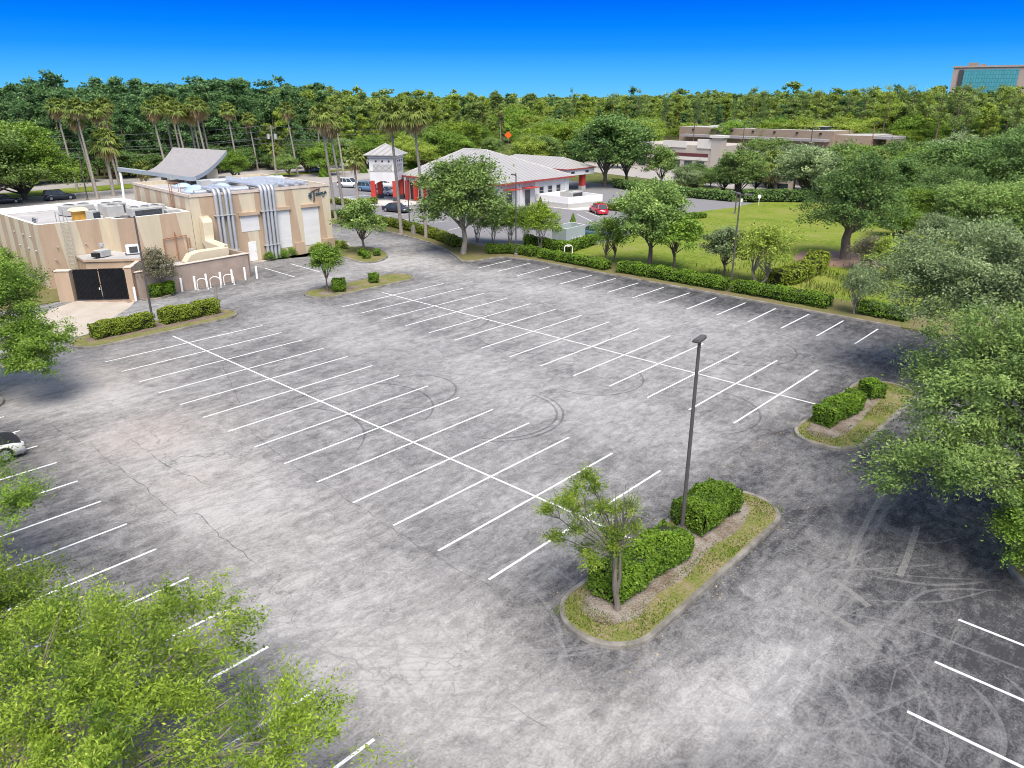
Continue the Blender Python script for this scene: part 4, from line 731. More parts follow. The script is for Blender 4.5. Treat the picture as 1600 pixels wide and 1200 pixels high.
# ---- lamp posts -------------------------------------------------------------------
def lamp_post(px, py, ty, label, heads, arm=0.55, col='pole', base=0.35, r=0.085, loc=None, hl=1.0):
    c = gx(px, py) if loc is None else loc; h = height(px, py, ty) if loc is None else ty
    t = thing('street_lamp', (*c, 0), label, 'street lamp', 'parking lot lamp posts')
    b = MB().tube([(0, 0, 0.1), (0, 0, h)], [r * 1.15, r * 0.85], 8, 0, True, False); b.build('pole', M[col], t, False)
    if base: MB().tube([(0, 0, 0), (0, 0, base * .92), (0, 0, base)], [.22, .22, .19], 14).build('footing', M['kerb'], t, False)
    b = MB().box((0, 0, .30 if base else .14), (.3, .3, .08)); b.build('base_plate', M[col], t, False)
    for a in heads:
        ca, sa = math.cos(a), math.sin(a); b = MB(); b.tube([(0, 0, h - .12), (ca * arm, sa * arm, h - .08)], .04, 6); hd = b.build('arm', M[col], t, False)
        b = MB().loft([[(x, y * .75, .07) for x, y in ((-.05, -.16), (.55, -.16), (.55, .16), (-.05, .16))], [(x, y, 0) for x, y in ((-.08, -.17), (.58, -.17), (.58, .17), (-.08, .17))], [(x, y, -.06) for x, y in ((-.06, -.16), (.56, -.16), (.56, .16), (-.06, .16))]][::-1], 0, False)
        b.v = [(p[0] * hl, p[1] * (.5 + .5 * hl), p[2]) for p in b.v]; Mr = Matrix.Rotation(a, 4, 'Z'); Mr.translation = (ca * (arm - .1), sa * (arm - .1), h - .04); b.v = [tuple(Mr @ Vector(p)) for p in b.v]; b.build('lamp_head', M[col], hd, False)
    return t
lamp_post(1065, 833, 526, 'tall bronze lamp post with twin heads between the two big island hedges', (-1.45, 1.75), arm=.14, base=.25, hl=.6, r=.075)
lp = lamp_post(238, 497, 336, 'bronze lamp post between the two hedges in front of the black gate', (-2.4,))
lamp_post(806, 400, 273, 'thin black lamp post on a square footing beside the long hedge', (2.7,), r=.07)
lamp_post(1141, 455, 302, 'lamp post behind the far stalls with a two arm head over the meadow', (2.4, 0.1), r=.075)
lamp_post(640, 352, 284, 'short black lamp post between the coupe and the clipped hedge', (0.4,), r=.07)
lamp_post(1148, 336, 300, 'twin square posts lamp standing where the side lot meets the meadow', (2.9,), r=.09)
lamp_post(154, 318, 0, '', (2.7,), r=.08) if False else None
q = gx(137, 312); t = thing('utility_pole', (*q, 0), 'dark slim pole without lamp between the leftmost palms', 'pole'); MB().tube([(0, 0, 0), (0, 0, height(137, 312, 240))], [.13, .09], 8).build('shaft', M['pole'], t, False); MB().box((0, 0, .1), (.4, .4, .2)).build('footing', M['kerb'], t, False)

# ---- overhead line -----------------------------------------------------------------
Pq = [at_dist(-160, 150, 150), at_dist(418, 150, 168), at_dist(660, 150, 230)]
up = Pq[1]; t = thing('utility_pole', (up[0], up[1], 0), 'grey utility pole with two transformer cans behind the restaurant', 'utility pole')
hp = at_dist(414, 196, 168)[2]; MB().tube([(0, 0, 0), (0, 0, hp)], [.2, .14], 8).build('shaft', M['barkl'], t, False)
for s in (-.55, .55): MB().cyl((s * .7, s, at_dist(414, 217, 168)[2]), .3, .95).build('transformer', M['galv'], t, False)
MB().box((0, 0, hp - .5), (.12, 2.2, .14)).build('crossarm', M['barkl'], t, False)
for k, (ya, yb, yc) in enumerate(((204, 196, 197), (216, 205, 202), (224, 215, 208), (233, 217, 210), (244, 224, 214))):
    p0, p1, p2 = at_dist(-160, ya + 6, 150), at_dist(414, yb, 168), at_dist(660, yc, 230); b = MB()
    for a, c in ((p0, p1), (p1, p2)): b.tube([tuple(a + (c - a) * s - np.array([0, 0, 1.0 * 4 * s * (1 - s)])) for s in np.linspace(0, 1, 14)], .028, 4)
    o = b.build('power_line', M['wire']); tag(o, ['topmost overhead wire strung in front of the forest', 'second overhead wire from the top in front of the forest', 'middle overhead wire in front of the forest', 'fourth overhead wire in front of the forest', 'lowest overhead wire in front of the forest'][k], 'wire', 'overhead wires along the road')

# ---- white building with red trim -------------------------------------------------
wb = thing('commercial_building', (-41, 78, 0), 'white building with red trim, grey hip roof and drive-through canopy', 'building')
ex0, ex1, ey0, ey1, EZ = -52.2, -29.5, 68.6, 88.2, 4.0
b = MB(); b.b2(ex0 + .7, ex1 - .7, ey0 + .7, ey1 - .7, 0, EZ - .02, 0); b.build('wall', M['wwall'], wb)
b = MB(); R0, R1 = (-46.4, 78.4, 8.15), (-40.8, 78.4, 8.15); c4 = [(ex0, ey0, EZ), (ex1, ey0, EZ), (ex1, ey1, EZ), (ex0, ey1, EZ)]
b.quad(c4[0], c4[1], R1, R0, m=0); b.add([c4[1], c4[2], R1], [(0, 1, 2)], 1); b.quad(c4[2], c4[3], R0, R1, m=0); b.add([c4[3], c4[0], R0], [(0, 1, 2)], 1)
b.quad(c4[3], c4[2], c4[1], c4[0], m=0); rf = b.build('roof', [RX, RY], wb)
b = MB(); b.tube([R0, R1], .14, 6)
for a, c in ((R0, c4[0]), (R1, c4[1]), (R1, c4[2])): b.tube([a, c], .10, 6)
b.build('ridge_cap', M['gwall'], rf)
b = MB()
for (xa, xb, ya, yb) in ((ex0 - .05, ex1 + .05, ey0 - .06, ey0 - .003), (ex1 + .003, ex1 + .06, ey0 - .06, ey1 + .06)): b.b2(xa, xb, ya, yb, EZ - .22, EZ + .05)
b.build('red_gutter', RED, wb)
xw = ex1 - .7
for y, zt, wd, ht in ((72.4, 2.6, 1.2, 2.5), (76.8, 2.6, 1.2, 2.5)):
    MB().b2(xw + .003, xw + .05, y - wd / 2, y + wd / 2, .05, ht).build('glass_door', M['glass'], wb)
    b = MB(); b.box((xw + .62, y, zt + .35), (1.25, 2.9, .14)); b.build('red_awning', M['redp'], wb)
for y in (80.2, 82.4, 84.6):
    f_ = MB().b2(xw + .003, xw + .045, y - .5, y + .5, 1.55, 2.75).build('window', M['glass'], wb)
    b = MB()
    for a in ((y - .58, y - .5, 1.47, 2.83), (y + .5, y + .58, 1.47, 2.83)): b.b2(xw + .003, xw + .07, a[0], a[1], a[2], a[3])
    for a in ((1.47, 1.55), (2.75, 2.83)): b.b2(xw + .003, xw + .07, y - .5, y + .5, a[0], a[1])
    b.b2(xw + .04, xw + .06, y - .5, y + .5, 2.13, 2.18); b.build('frame', M['gwall'], f_)
for y in (71.0, 75.0, 78.6, 86.5): MB().b2(xw + .003, xw + .10, y - .2, y + .2, 0, EZ - .35).build('pilaster', M['wwall'], wb)
# storefront with red columns on the road side
yw = ey0 + .7
for k, x in enumerate(np.arange(-50.8, -36, 2.2)):
    MB().b2(x + .35, x + 1.85, yw - .05, yw - .003, .1, 2.9).build('storefront_window', M['glass'], wb)
    MB().b2(x - .22, x + .22, yw - .75, yw - .1, 0, 3.2).build('red_column', M['redp'], wb)
# canopy
b = MB(); q = [(-58, 95.2, 4.1), (-36.8, 95.2, 4.1), (-36.8, 104, 4.1), (-58, 104, 4.1)]; r0, r1 = (-53.5, 99.6, 5.9), (-41.2, 99.6, 5.9)
b.quad(q[0], q[1], r1, r0, m=0); b.add([q[1], q[2], r1], [(0, 1, 2)], 1); b.quad(q[2], q[3], r0, r1, m=0); b.add([q[3], q[0], r0], [(0, 1, 2)], 1); cn = b.build('canopy_roof', [RX, RY], wb)
b = MB(); b.b2(-57.8, -37, 95.4, 103.8, 2.9, 4.05); b.build('canopy_fascia', M['wwall'], cn)
b = MB()
for (xa, xb, ya, yb) in ((-58, -36.74, 95.1, 95.17), (-36.77, -36.7, 95.1, 104)): b.b2(xa, xb, ya, yb, 3.95, 4.16)
b.build('canopy_trim', RED, cn)
for y in (97.2, 101.5): MB().b2(-37.003, -36.96, y - .5, y + .5, 3.25, 3.6).build('height_sign', M['glass'], cn)
for x, y in ((-38, 101.4), (-56.5, 101.4)):
    MB().b2(x - .45, x + .45, y - .45, y + .45, .7, 2.89).build('canopy_column', M['redp'], wb); MB().b2(x - .5, x + .5, y - .5, y + .5, 0, .7).build('column_base', M['gwall'], wb)
# entrance tower set at 45 degrees
tw = thing('entrance_tower', (-53.0, 66.4, 0), 'square white entrance tower on red legs with a grey pyramid roof', 'tower', None, 0.62)
b = MB(); b.b2(-2.3, 2.3, -2.3, 2.3, 3.4, 7.5, 0); b.b2(-2.42, 2.42, -2.42, 2.42, 7.1, 7.35, 0)
n = 10
for yy in (-2.3, 2.3):                                                                       # arched underside
    for k in range(n):
        x0, x1 = -1.5 + 3 * k / n, -1.5 + 3 * (k + 1) / n; z0, z1 = 2.8 + .58 * (1 - (x0 / 1.5) ** 2), 2.8 + .58 * (1 - (x1 / 1.5) ** 2); yo = yy * .999; yi = yy * .8
        b.add([(x0, yo, z0), (x1, yo, z1), (x1, yo, 3.4), (x0, yo, 3.4), (x0, yi, z0), (x1, yi, z1)], [(0, 1, 2, 3), (0, 4, 5, 1)], 1 if False else 0)
b.build('tower_body', M['wwall'], tw, False)
for sx in (-1, 1):
    for sy in (-1, 1):
        MB().b2(sx * 1.5, sx * 2.29, sy * 1.5, sy * 2.29, .75, 3.4).build('red_leg', M['redp'], tw, False); MB().b2(sx * 1.45, sx * 2.34, sy * 1.45, sy * 2.34, 0, .75).build('leg_base', M['acdark'], tw, False)
b = MB(); r_ = 3.0; q = [(-r_, -r_, 7.52), (r_, -r_, 7.52), (r_, r_, 7.52), (-r_, r_, 7.52)]; ap = (0, 0, 9.25)
for i in range(4): b.add([q[i], q[(i + 1) % 4], ap], [(0, 1, 2)], 0)
b.quad(*q[::-1]); b.build('pyramid_roof', RX, tw, False)
b = MB()
for i in range(4): b.tube([q[i], ap], .07, 6)
b.build('hip_cap', M['gwall'], tw, False)
for (fx, fy, ax) in ((0, -2.3, 'x'), (2.3, 0, 'y')):
    for k in (-1, 0, 1):
        b = MB()
        if ax == 'x': b.tube([(k * 1.1, -2.3, 6.55), (k * 1.1, -2.38, 6.55)], .16, 12)
        else: b.tube([(2.3, k * 1.1, 6.55), (2.38, k * 1.1, 6.55)], .16, 12)
        b.build('red_boss', M['dkred'], tw, False)
        b = MB()
        for s in (1, -1):
            if ax == 'x': b.tube([(k * 1.1 - .45, -2.34, 5.55 - s * .4), (k * 1.1 + .45, -2.34, 5.55 + s * .4)], .05, 5)
            else: b.tube([(2.34, k * 1.1 - .45, 5.55 - s * .4), (2.34, k * 1.1 + .45, 5.55 + s * .4)], .05, 5)
        if ax == 'x': b.b2(k * 1.1 - .53, k * 1.1 + .53, -2.325, -2.303, 5.05, 6.05)
        else: b.b2(2.303, 2.325, k * 1.1 - .53, k * 1.1 + .53, 5.05, 6.05)
        b.build('lattice_panel', M['gwall'], tw, False)
for z in (4.9, 6.9): MB().b2(-2.36, 2.36, -2.36, 2.36, z, z + .12).build('band', M['gwall'], tw, False)
# white screen wall with a grey plinth
t = thing('patio_wall', (-24.5, 81, 0), 'low white patio wall with grey plinth beside the red car', 'wall')
Pw = [(-29.9, 78.6), (-23.2, 78.6), (-21.6, 85.5), (-29.9, 86.5)]
b = MB(); b.prism(Pw, .75, 1.75, 0, top=False); Pi = [(-29.7, 78.8), (-23.4, 78.8), (-21.85, 85.3), (-29.7, 86.3)]; b.prism(Pi[::-1], .75, 1.75, 0, top=False)
for i in range(4): b.quad((*Pw[i], 1.75), (*Pw[(i + 1) % 4], 1.75), (*Pi[(i + 1) % 4], 1.75), (*Pi[i], 1.75))
b.build('wall', M['white'], t); b = MB(); b.prism([(p[0] + (.04 if p[0] > -28 else 0), p[1] - .04) for p in Pw], 0, .75, 0); b.build('plinth', M['gwall'], t)
t = ac_unit(-26.2, 83.2, .8, 2.4, 3.2, 1.25, .1, 'grey condenser showing over the low white patio wall', 2); t['group'] = 'condensers by the white building'
# grey-green bin enclosure
t = thing('bin_enclosure', (-6, 55.5, 0), 'grey green block bin enclosure inside a clipped hedge', 'bin enclosure')
Pw = [gx(862, 378), gx(884, 383), gx(914, 375), gx(892, 369.5)]; Pw = [Pw[0], Pw[1], Pw[2], (Pw[0][0] + Pw[2][0] - Pw[1][0], Pw[0][1] + Pw[2][1] - Pw[1][1])]
cW = np.mean(Pw, 0); Pi = [tuple(cW + (np.array(p) - cW) * .9) for p in Pw]; HE = 1.9
b = MB(); b.prism(Pw, 0, HE, 0, top=False); b.prism(Pi[::-1], .3, HE, 0, top=False)
for i in range(4): b.quad((*Pw[i], HE), (*Pw[(i + 1) % 4], HE), (*Pi[(i + 1) % 4], HE), (*Pi[i], HE), m=1)
b.prism(Pi, .25, .3, 0); b.build('wall', [M['shed'], M['trim']], t)
b = MB(); d = unit(np.array(Pw[2]) - np.array(Pw[1])); n = np.array([d[1], -d[0]])
for k in range(4): p = np.array(Pw[1]) + d * (1.4 + .6 * k) + n * .06; b.tube([(*p, .1), (*p, .7)], .06, 6)
b.build('guard_post', M['white'], t)

# ---- far buildings -------------------------------------------------------------------
tb = thing('warehouse', (-30, 252, 0), 'long low tan brick building with metal roof beyond the trees', 'building')
c0, c1 = gp(1299, 238), gp(1060, 226); D = np.hypot(*(c0 - CAM)[:2]); HT = height(1299, 238, 205); ax = unit((c1 - c0)[:2]); ay = np.array([-ax[1], ax[0]]); 
if ay @ (c0 - CAM)[:2] < 0: ay = -ay
WL = float(np.linalg.norm((c1 - c0)[:2]))
def tq(u, v): return tuple(c0[:2] + ax * u + ay * v)
b = MB(); b.prism([tq(0, 0), tq(WL, 0), tq(WL, 42), tq(0, 42)], 0, HT, 0, mt=1); b.build('wall', [M['brick'], M['roofw']], tb)
b = MB(); b.prism([tq(1.0, -4), tq(WL - 3, -4), tq(WL - 3, -.05), tq(1.0, -.05)], HT * .50, HT * .62, 0); b.build('canopy', M['slate'], tb)
for k in range(5):
    u0 = 6 + k * 8.6; b = MB(); b.prism([tq(u0, 6 + k), tq(u0 + 7.4, 6 + k), tq(u0 + 7.4, 20 + k), tq(u0, 20 + k)], HT + .01, HT + 1.0, 0, mt=1); s_ = b.build('roof_monitor', [M['glass'], M['roofw']], tb)
for k in range(7): MB().b2(0, 0, 0, 0, 0, 0) if False else MB().prism([tq(4 + k * 8, -.35), tq(4.7 + k * 8, -.35), tq(4.7 + k * 8, -.02), tq(4 + k * 8, -.02)], HT - 1.1, HT - .6).build('wall_lamp', M['black'], tb)
b = MB(); b.prism([tq(0, 1), tq(-11, 2), tq(-11, 22), tq(0, 22)], 0, HT * .82, 0, mt=1); b.build('annex', [M['brick'], M['roofw']], tb)
b = MB(); b.prism([tq(-11.03, 3), tq(-17, 3.5), tq(-17, 14), tq(-11.03, 14)], HT * .68, HT * .80, 0); b.build('loading_canopy', M['slate'], tb)
b = MB().prism([tq(-16.4, 3.8), tq(-16.8, 3.8), tq(-16.8, 14), tq(-16.4, 14)], 0, HT * .68); b.build('side_wall', M['brick'], tb)
MB().box((*tq(WL - 16, 12), HT + 1.2), (3, 2.4, 2.4)).build('roof_unit', M['acgrey'], tb)
for k, px in enumerate((1085, 1163, 1270, 1366)):
    c = at_dist(px, 200, 225 - 12 * k); t = thing('street_lamp', (c[0], c[1], 0), ['slim lamp post before the left end of the tan building', 'slim lamp post before the middle of the tan building', 'slim lamp post before the right part of the tan building', 'brown lamp post leaning before the annex of the tan building'][k], 'street lamp', 'lamp posts before the tan building')
    z = at_dist(px, 192, 225 - 12 * k)[2]; MB().tube([(0, 0, 0), (0, 0, z)], [.14, .1], 6).build('pole', M['rust'] if k == 3 else M['pole'], t, False); MB().box((.4, 0, z), (1.0, .35, .12)).build('lamp_head', M['pole'], t, False)
mb_ = thing('shop_building', (-45, 152, 0), 'pale beige shop block with stepped parapets and a maroon band', 'building')
c0 = gp(1122, 268); HM = height(1122, 268, 229)
b = MB(); x0, y0 = float(c0[0]), float(c0[1]); b.b2(x0 - 24, x0, y0, y0 + 16, 0, HM, 0); b.b2(x0 - 38, x0 - 24.003, y0 + 2, y0 + 16, 0, HM * .9, 0); b.build('wall', M['cmud'], mb_)
for (xa, xb, z) in ((-24.2, -18, .5), (-15.5, -9, .9), (-6, .3, 1.5), (-38, -30, .6)): MB().b2(x0 + xa, x0 + xb, y0 - .25, y0 + .5, HM * (.9 if xa < -25 else 1) - .6, HM + z).build('parapet', M['trim'], mb_)
b = MB(); b.b2(x0 - 2.2, x0 + .35, y0 - .35, y0 + 2.2, 0, HM + 1.9, 0); b.b2(x0 - 2.6, x0 + .75, y0 - .75, y0 + 2.6, HM + 1.9, HM + 2.5, 1); b.build('corner_pier', [M['cmud'], M['trim']], mb_)
MB().b2(x0 - 23.5, x0 - 3, y0 - .12, y0 - .003, HM * .55, HM * .68).build('maroon_band', M['dkred'], mb_); MB().b2(x0 - 23.5, x0 - 3, y0 - .18, y0 - .002, HM * .40, HM * .53).build('pale_band', M['trim'], mb_)
for k in range(6): MB().b2(x0 - 22.5 + k * 3.3, x0 - 20.4 + k * 3.3, y0 - .06, y0 - .003, .3, HM * .36).build('shop_window', M['glass'], mb_)
def flatshop(px, py, dx, dy, h, lab, m='cmud', rz=0.0):
    c = gp(px, py); t = thing('low_building', (c[0], c[1], 0), lab, 'building', None, rz); MB().b2(-dx, 0, 0, dy, 0, h).build('wall', M[m], t, False); b = MB(); b.b2(-dx - .2, .2, -.2, dy + .2, h + .003, h + .5); b.build('parapet', M['trim'], t, False)
    b = MB(); b.box((-dx * .4, dy * .4, h + 1.1), (2.6, 2, 1.2)); b.box((-dx * .7, dy * .6, h + 1.0), (2, 2, 1.0)); b.build('roof_unit', M['acgrey'], t, False)
    for k in range(3): MB().b2(-dx * (.2 + .27 * k) - 1.2, -dx * (.2 + .27 * k), -.08, -.003, .5, h * .6).build('window', M['glass'], t, False)
flatshop(930, 236, 22, 10, 5.0, 'low shop with white stepped roof edge left of the maroon banded block'); flatshop(880, 228, 16, 10, 4.6, 'small pale roofed shop farther left behind the white building trees')
flatshop(1238, 300, 4.5, 4, 2.4, 'squat beige bin store under a fan palm', 'cmud', .3)
flatshop(800, 166, 60, 30, 11, 'pale far off building above the forest near the centre', 'trim'); flatshop(1325, 188, 26, 14, 12, 'white walled house half hidden by pines far right', 'trim'); flatshop(800, 190, 9, 8, 6, 'small pale house at the far road', 'trim')
# office tower on the horizon
oz = 720.0; pL, pR = at_dist(1482, 150, oz), at_dist(1650, 150, oz); zt = at_dist(1540, 105, oz)[2]; axo = unit((pR - pL)[:2]); rzo = math.atan2(axo[1], axo[0]); Wd = float(np.linalg.norm((pR - pL)[:2]))
ot = thing('office_tower', (float(pL[0]), float(pL[1]), 0), 'big tan office block with a teal glass curtain wall on the horizon', 'office building', None, rzo)
def px2u(px): return float(np.dot((at_dist(px, 150, oz) - pL)[:2], axo))
g0, g1 = px2u(1499), px2u(1584); zg0, zg1 = at_dist(1540, 149, oz)[2], at_dist(1540, 108.5, oz)[2]
b = MB(); b.b2(0, Wd, 0, 40, 0, zt); b.b2(-.8, Wd, -.8, 40, zt + .003, zt + 1.2); b.build('wall', mat('tan_panel', (0.40, 0.31, 0.275), 0.9, 0.05, 0.05), ot, False)
TG = bpy.data.materials.new('teal_glass'); TG.use_nodes = True; t_ = TG.node_tree; bb = t_.nodes['Principled BSDF']; bb.inputs['Roughness'].default_value = .25
br = N(t_, 'ShaderNodeTexBrick'); br.offset = 0; br.inputs['Color1'].default_value = (.07, .29, .34, 1); br.inputs['Color2'].default_value = (.09, .33, .37, 1); br.inputs['Mortar'].default_value = (.04, .13, .15, 1); br.inputs['Scale'].default_value = .33; br.inputs['Mortar Size'].default_value = .03; br.inputs['Brick Width'].default_value = .6; br.inputs['Row Height'].default_value = .9
tcn = N(t_, 'ShaderNodeTexCoord'); mp = N(t_, 'ShaderNodeMapping'); mp.inputs['Rotation'].default_value = (math.pi / 2, 0, 0); t_.links.new(tcn.outputs['Object'], mp.inputs[0]); t_.links.new(mp.outputs[0], br.inputs['Vector']); t_.links.new(br.outputs[0], bb.inputs['Base Color'])
MB().b2(g0, g1, -1.2, -.003, zg0, zg1).build('curtain_wall', TG, ot, False); MB().b2(g0 - 3.2, g0 - .2, -.9, -.003, zg0, zg1).build('painted_shadow_slot', M['acdark'], ot, False)  # dark box beside the glass paints a shaded recess
for k in range(12): MB().b2(g0 + k * (g1 - g0) / 12 + .6, g0 + (k + 1) * (g1 - g0) / 12 - .6, -.5, -.003, zg0 - 7.0, zg0 - 2.2).build('window', M['glass'], ot, False)
for k in range(6): MB().b2(Wd - 14, Wd - 12, -.3, -.003, zt - 6 - 5 * k, zt - 4 - 5 * k).build('small_window', M['glass'], ot, False)
b = MB(); b.b2(px2u(1503), px2u(1518), 6, 16, zt + 1.2, zt + 3.6); b.b2(px2u(1522), px2u(1530), 6, 14, zt + 1.2, zt + 2.6); b.build('roof_plant', M['brick'], ot, False)

# ---- small signs -----------------------------------------------------------------------
def diamond(px, py, dist, s, lab):
    c = at_dist(px, py, dist); f2 = unit((CAM - c)[:2]); rz = math.atan2(f2[1], f2[0]) + math.pi / 2 + .15; t = thing('road_sign', (c[0], c[1], 0), lab, 'sign', None, rz)
    b = MB(); V = [(0, 0, c[2] - s), (s, 0, c[2]), (0, 0, c[2] + s), (-s, 0, c[2])]; b.add(V + [(x, .05, z) for x, y, z in V], [(0, 1, 2, 3), (7, 6, 5, 4), (0, 4, 5, 1), (1, 5, 6, 2), (2, 6, 7, 3), (3, 7, 4, 0)]); b.build('panel', M['orange'], t, False); MB().tube([(0, .1, 0), (0, .1, c[2])], .06, 6).build('post', M['galv'], t, False)
diamond(794, 211, 290, 1.35, 'orange diamond road works sign by the far pale road'); diamond(742, 210, 270, 1.1, 'smaller orange sign left of the diamond sign among trees')
for (px, py, ty, lab) in ((1157, 322, 313, 'small white sign at the edge of the meadow'), (1185, 322, 307, 'slim white marker post at the meadow corner')):
    c = gx(px, py); h = height(px, py, ty); t = thing('marker_post', (*c, 0), lab, 'post', None, .7); MB().tube([(0, 0, 0), (0, 0, h)], .05, 6).build('post', M['white'], t, False); MB().box((0, 0, h), (.5, .06, .55)).build('panel', M['white'], t, False)
c = gx(888, 397); t = thing('backflow_valve', (*c, 0), 'white pipe loop standing in front of the clipped enclosure hedge', 'pipe', None, .9); b = MB(); P = [(-.45, 0, 0), (-.45, 0, .8), (-.3, 0, .95), (.3, 0, .95), (.45, 0, .8), (.45, 0, 0)]; b.tube(P, .07, 8); b.build('pipe', M['white'], t, False); MB().box((0, 0, .95), (.3, .2, .24)).build('valve', M['trim'], t, False)
c = gx(646, 366.5); t = thing('concrete_stump', (*c, 0), 'pale conical concrete stump in the hedge between two palms', 'stump'); MB().tube([(0, 0, 0), (0, 0, 1.1), (0, 0, 1.2)], [.38, .24, .15], 10).build('body', M['kerb'], t, False); MB().tube([(0, 0, 0), (0, 0, .15)], [.5, .5], 10).build('foot', M['kerb'], t, False)

# ================================================================== CARS
def car(loc, rz, kind, paint, label, Lc=4.6, W=1.85, H=1.5, roofp=None, hoodp=None, cat='car'):
    t = thing('parked_car', (*loc, 0.005), label, cat, 'cars', rz); pm = bpy.data.materials.new('car_paint'); pm.use_nodes = True; p_ = pm.node_tree.nodes['Principled BSDF']; p_.inputs['Base Color'].default_value = (*paint, 1); p_.inputs['Roughness'].default_value = .28; p_.inputs['Coat Weight'].default_value = .6
    h = Lc / 2; wv = W / 2; gl = .22; bl = H * .60 if kind != 'suv' else H * .58
    st = {'suv': [(-1, .55, .86), (-.97, .60, .95), (-.8, 1.0, 1.0), (-.3, 1.0, 1.0), (.35, 1.0, 1.0), (.5, .97, 1.0), (.8, .90, .97), (.95, .78, .90), (1, .60, .80)],
          'sedan': [(-1, .62, .84), (-.97, .86, .92), (-.75, 1.0, .98), (-.3, 1.0, 1.0), (.3, .98, 1.0), (.5, .93, 1.0), (.8, .83, .96), (.95, .68, .88), (1, .5, .76)]}['suv' if kind == 'suv' else 'sedan']
    rings = [[(x * h, -wv * k * .96, gl), (x * h, -wv * k, gl + (bl * z - gl) * .45), (x * h, -wv * k * .985, gl + (bl * z - gl) * .8), (x * h, -wv * k * .9, bl * z), (x * h, wv * k * .9, bl * z), (x * h, wv * k * .985, gl + (bl * z - gl) * .8), (x * h, wv * k, gl + (bl * z - gl) * .45), (x * h, wv * k * .96, gl)] for x, z, k in st]
    b = MB().loft(rings, 0, True); body = b.build('body', pm, t, False)
    for p in body.data.polygons: p.use_smooth = True
    if hoodp:
        b = MB().loft([[(x * h, -wv * k * .92, bl * z + .008), (x * h, -wv * k * .80, bl * z + .03), (x * h, wv * k * .80, bl * z + .03), (x * h, wv * k * .92, bl * z + .008)] for x, z, k in st[4:]], 0, True, True); b.build('hood', hoodp, body, False)
    xa, xb, ta, tb = {'suv': (-.96, .40, -.86, .10), 'sedan': (-.72, .42, -.36, .12), 'hatch': (-.93, .42, -.72, .08)}[kind]; rw = wv * .70; bw = wv * .90
    base = [(xa * h, -bw * .92, bl - .02), (xb * h, -bw, bl - .04), (xb * h, bw, bl - .04), (xa * h, bw * .92, bl - .02)]; roof = [(ta * h, -rw, H - .04), (tb * h, -rw, H - .04), (tb * h, rw, H - .04), (ta * h, rw, H - .04)]
    b = MB().loft([base, roof], 0, False, False); b.build('windows', M['glass'], t, False)
    b = MB().loft([[(x, y * 1.02, z - .02) for x, y, z in roof], [(x * .98 + (ta + tb) * h * .01, y * .96, H) for x, y, z in roof]], 0, False); rp_ = b.build('roof', roofp or pm, t, False)
    b = MB()
    for q, r_ in zip(base, roof): b.tube([q, r_], .045, 5)
    for f_ in (.36, .66):
        for s_ in (-1, 1): x = (xa + (xb - xa) * f_) * h; x2 = (ta + (tb - ta) * f_) * h; b.tube([(x, s_ * bw * .97, bl), (x2, s_ * rw, H - .04)], .035, 5)
    b.build('pillar', roofp or pm, rp_, False)
    wr = .34 if kind != 'suv' else .38
    for x in (-.60, .62):
        for s_ in (-1, 1):
            wl = MB().tube([(x * h, s_ * (wv - .2), wr), (x * h, s_ * (wv + .015), wr)], wr, 18).build('wheel', M['tyre'], t, False); b = MB().tube([(x * h, s_ * (wv + .005), wr), (x * h, s_ * (wv + .03), wr)], wr * .62, 14); b.build('rim', M['rim'], wl, False)
    for s_ in (-1, 1):
        MB().box((h * .955, s_ * wv * .66, bl * .70), (.12, .34, .14), -s_ * .3).build('headlight', M['lamp'], t, False); MB().box((-h * .975, s_ * wv * .68, bl * .86), (.10, .30, .16), s_ * .15).build('tail_light', M['tail'], t, False)
        MB().box((xb * h - .12, s_ * (wv + .06), bl + .08), (.12, .2, .13)).build('mirror', pm, t, False)
    b = MB().box((h * .985, 0, bl * .55), (.06, W * .5, .16)); b.build('grille', M['black'], t, False); MB().box((-h - .0, 0, bl * .62), (.05, .5, .13)).build('number_plate', M['trim'], t, False)
    return t
car(gx(548, 293), 0.35, 'suv', (.75, .75, .75), 'white SUV nearest the restaurant corner in the side lot', 5.2, 2.0, 1.85)
car(gx(578, 299), 0.25, 'suv', (.10, .19, .30), 'steel blue SUV behind the left red leg of the tower', 4.9, 1.95, 1.75)
car(gx(611, 294), 0.3, 'suv', (.72, .72, .73), 'white SUV seen through the arch of the entrance tower', 5.0, 1.95, 1.8)
car(gx(601, 305), 0.3, 'sedan', (.45, .46, .48), 'silver car half hidden behind the tower leg', 4.5)
car(gx(620, 331), 0.15, 'sedan', (.022, .026, .036), 'black coupe parked before the red columns', 4.7, 1.95, 1.38)
car(gx(935, 333), 2.55, 'hatch', (.50, .02, .045), 'red hatchback beside the white patio wall', 4.4, 1.8, 1.5)
car(gx(932, 371), 0.1, 'sedan', (.06, .13, .17), 'dark teal sedan behind the grey green bin enclosure', 4.8)
car(gx(94, 312), 1.45, 'suv', (.028, .035, .05), 'dark SUV parked by the palm median', 4.8, 1.95, 1.7)
car(gx(8, 318), 1.45, 'sedan', (.03, .033, .045), 'dark sedan cut by the left edge of the picture', 4.8, 1.9, 1.5)
car(gx(412, 259), 0.6, 'suv', (.7, .7, .7), 'white car behind the silver roof ducts near the road', 4.7, 1.9, 1.7); car(gx(492, 269), 1.2, 'sedan', (.12, .14, .30), 'blue violet car under the round trees near the road', 4.6)
wc = gp(24, 712); car((float(wc[0]) - .5, float(wc[1]) - 1.9), math.pi / 2 - .05, 'suv', (.62, .60, .56), 'pale car with black bonnet at the left edge of the lot', 4.7, 1.95, 1.65, None, M['black'])

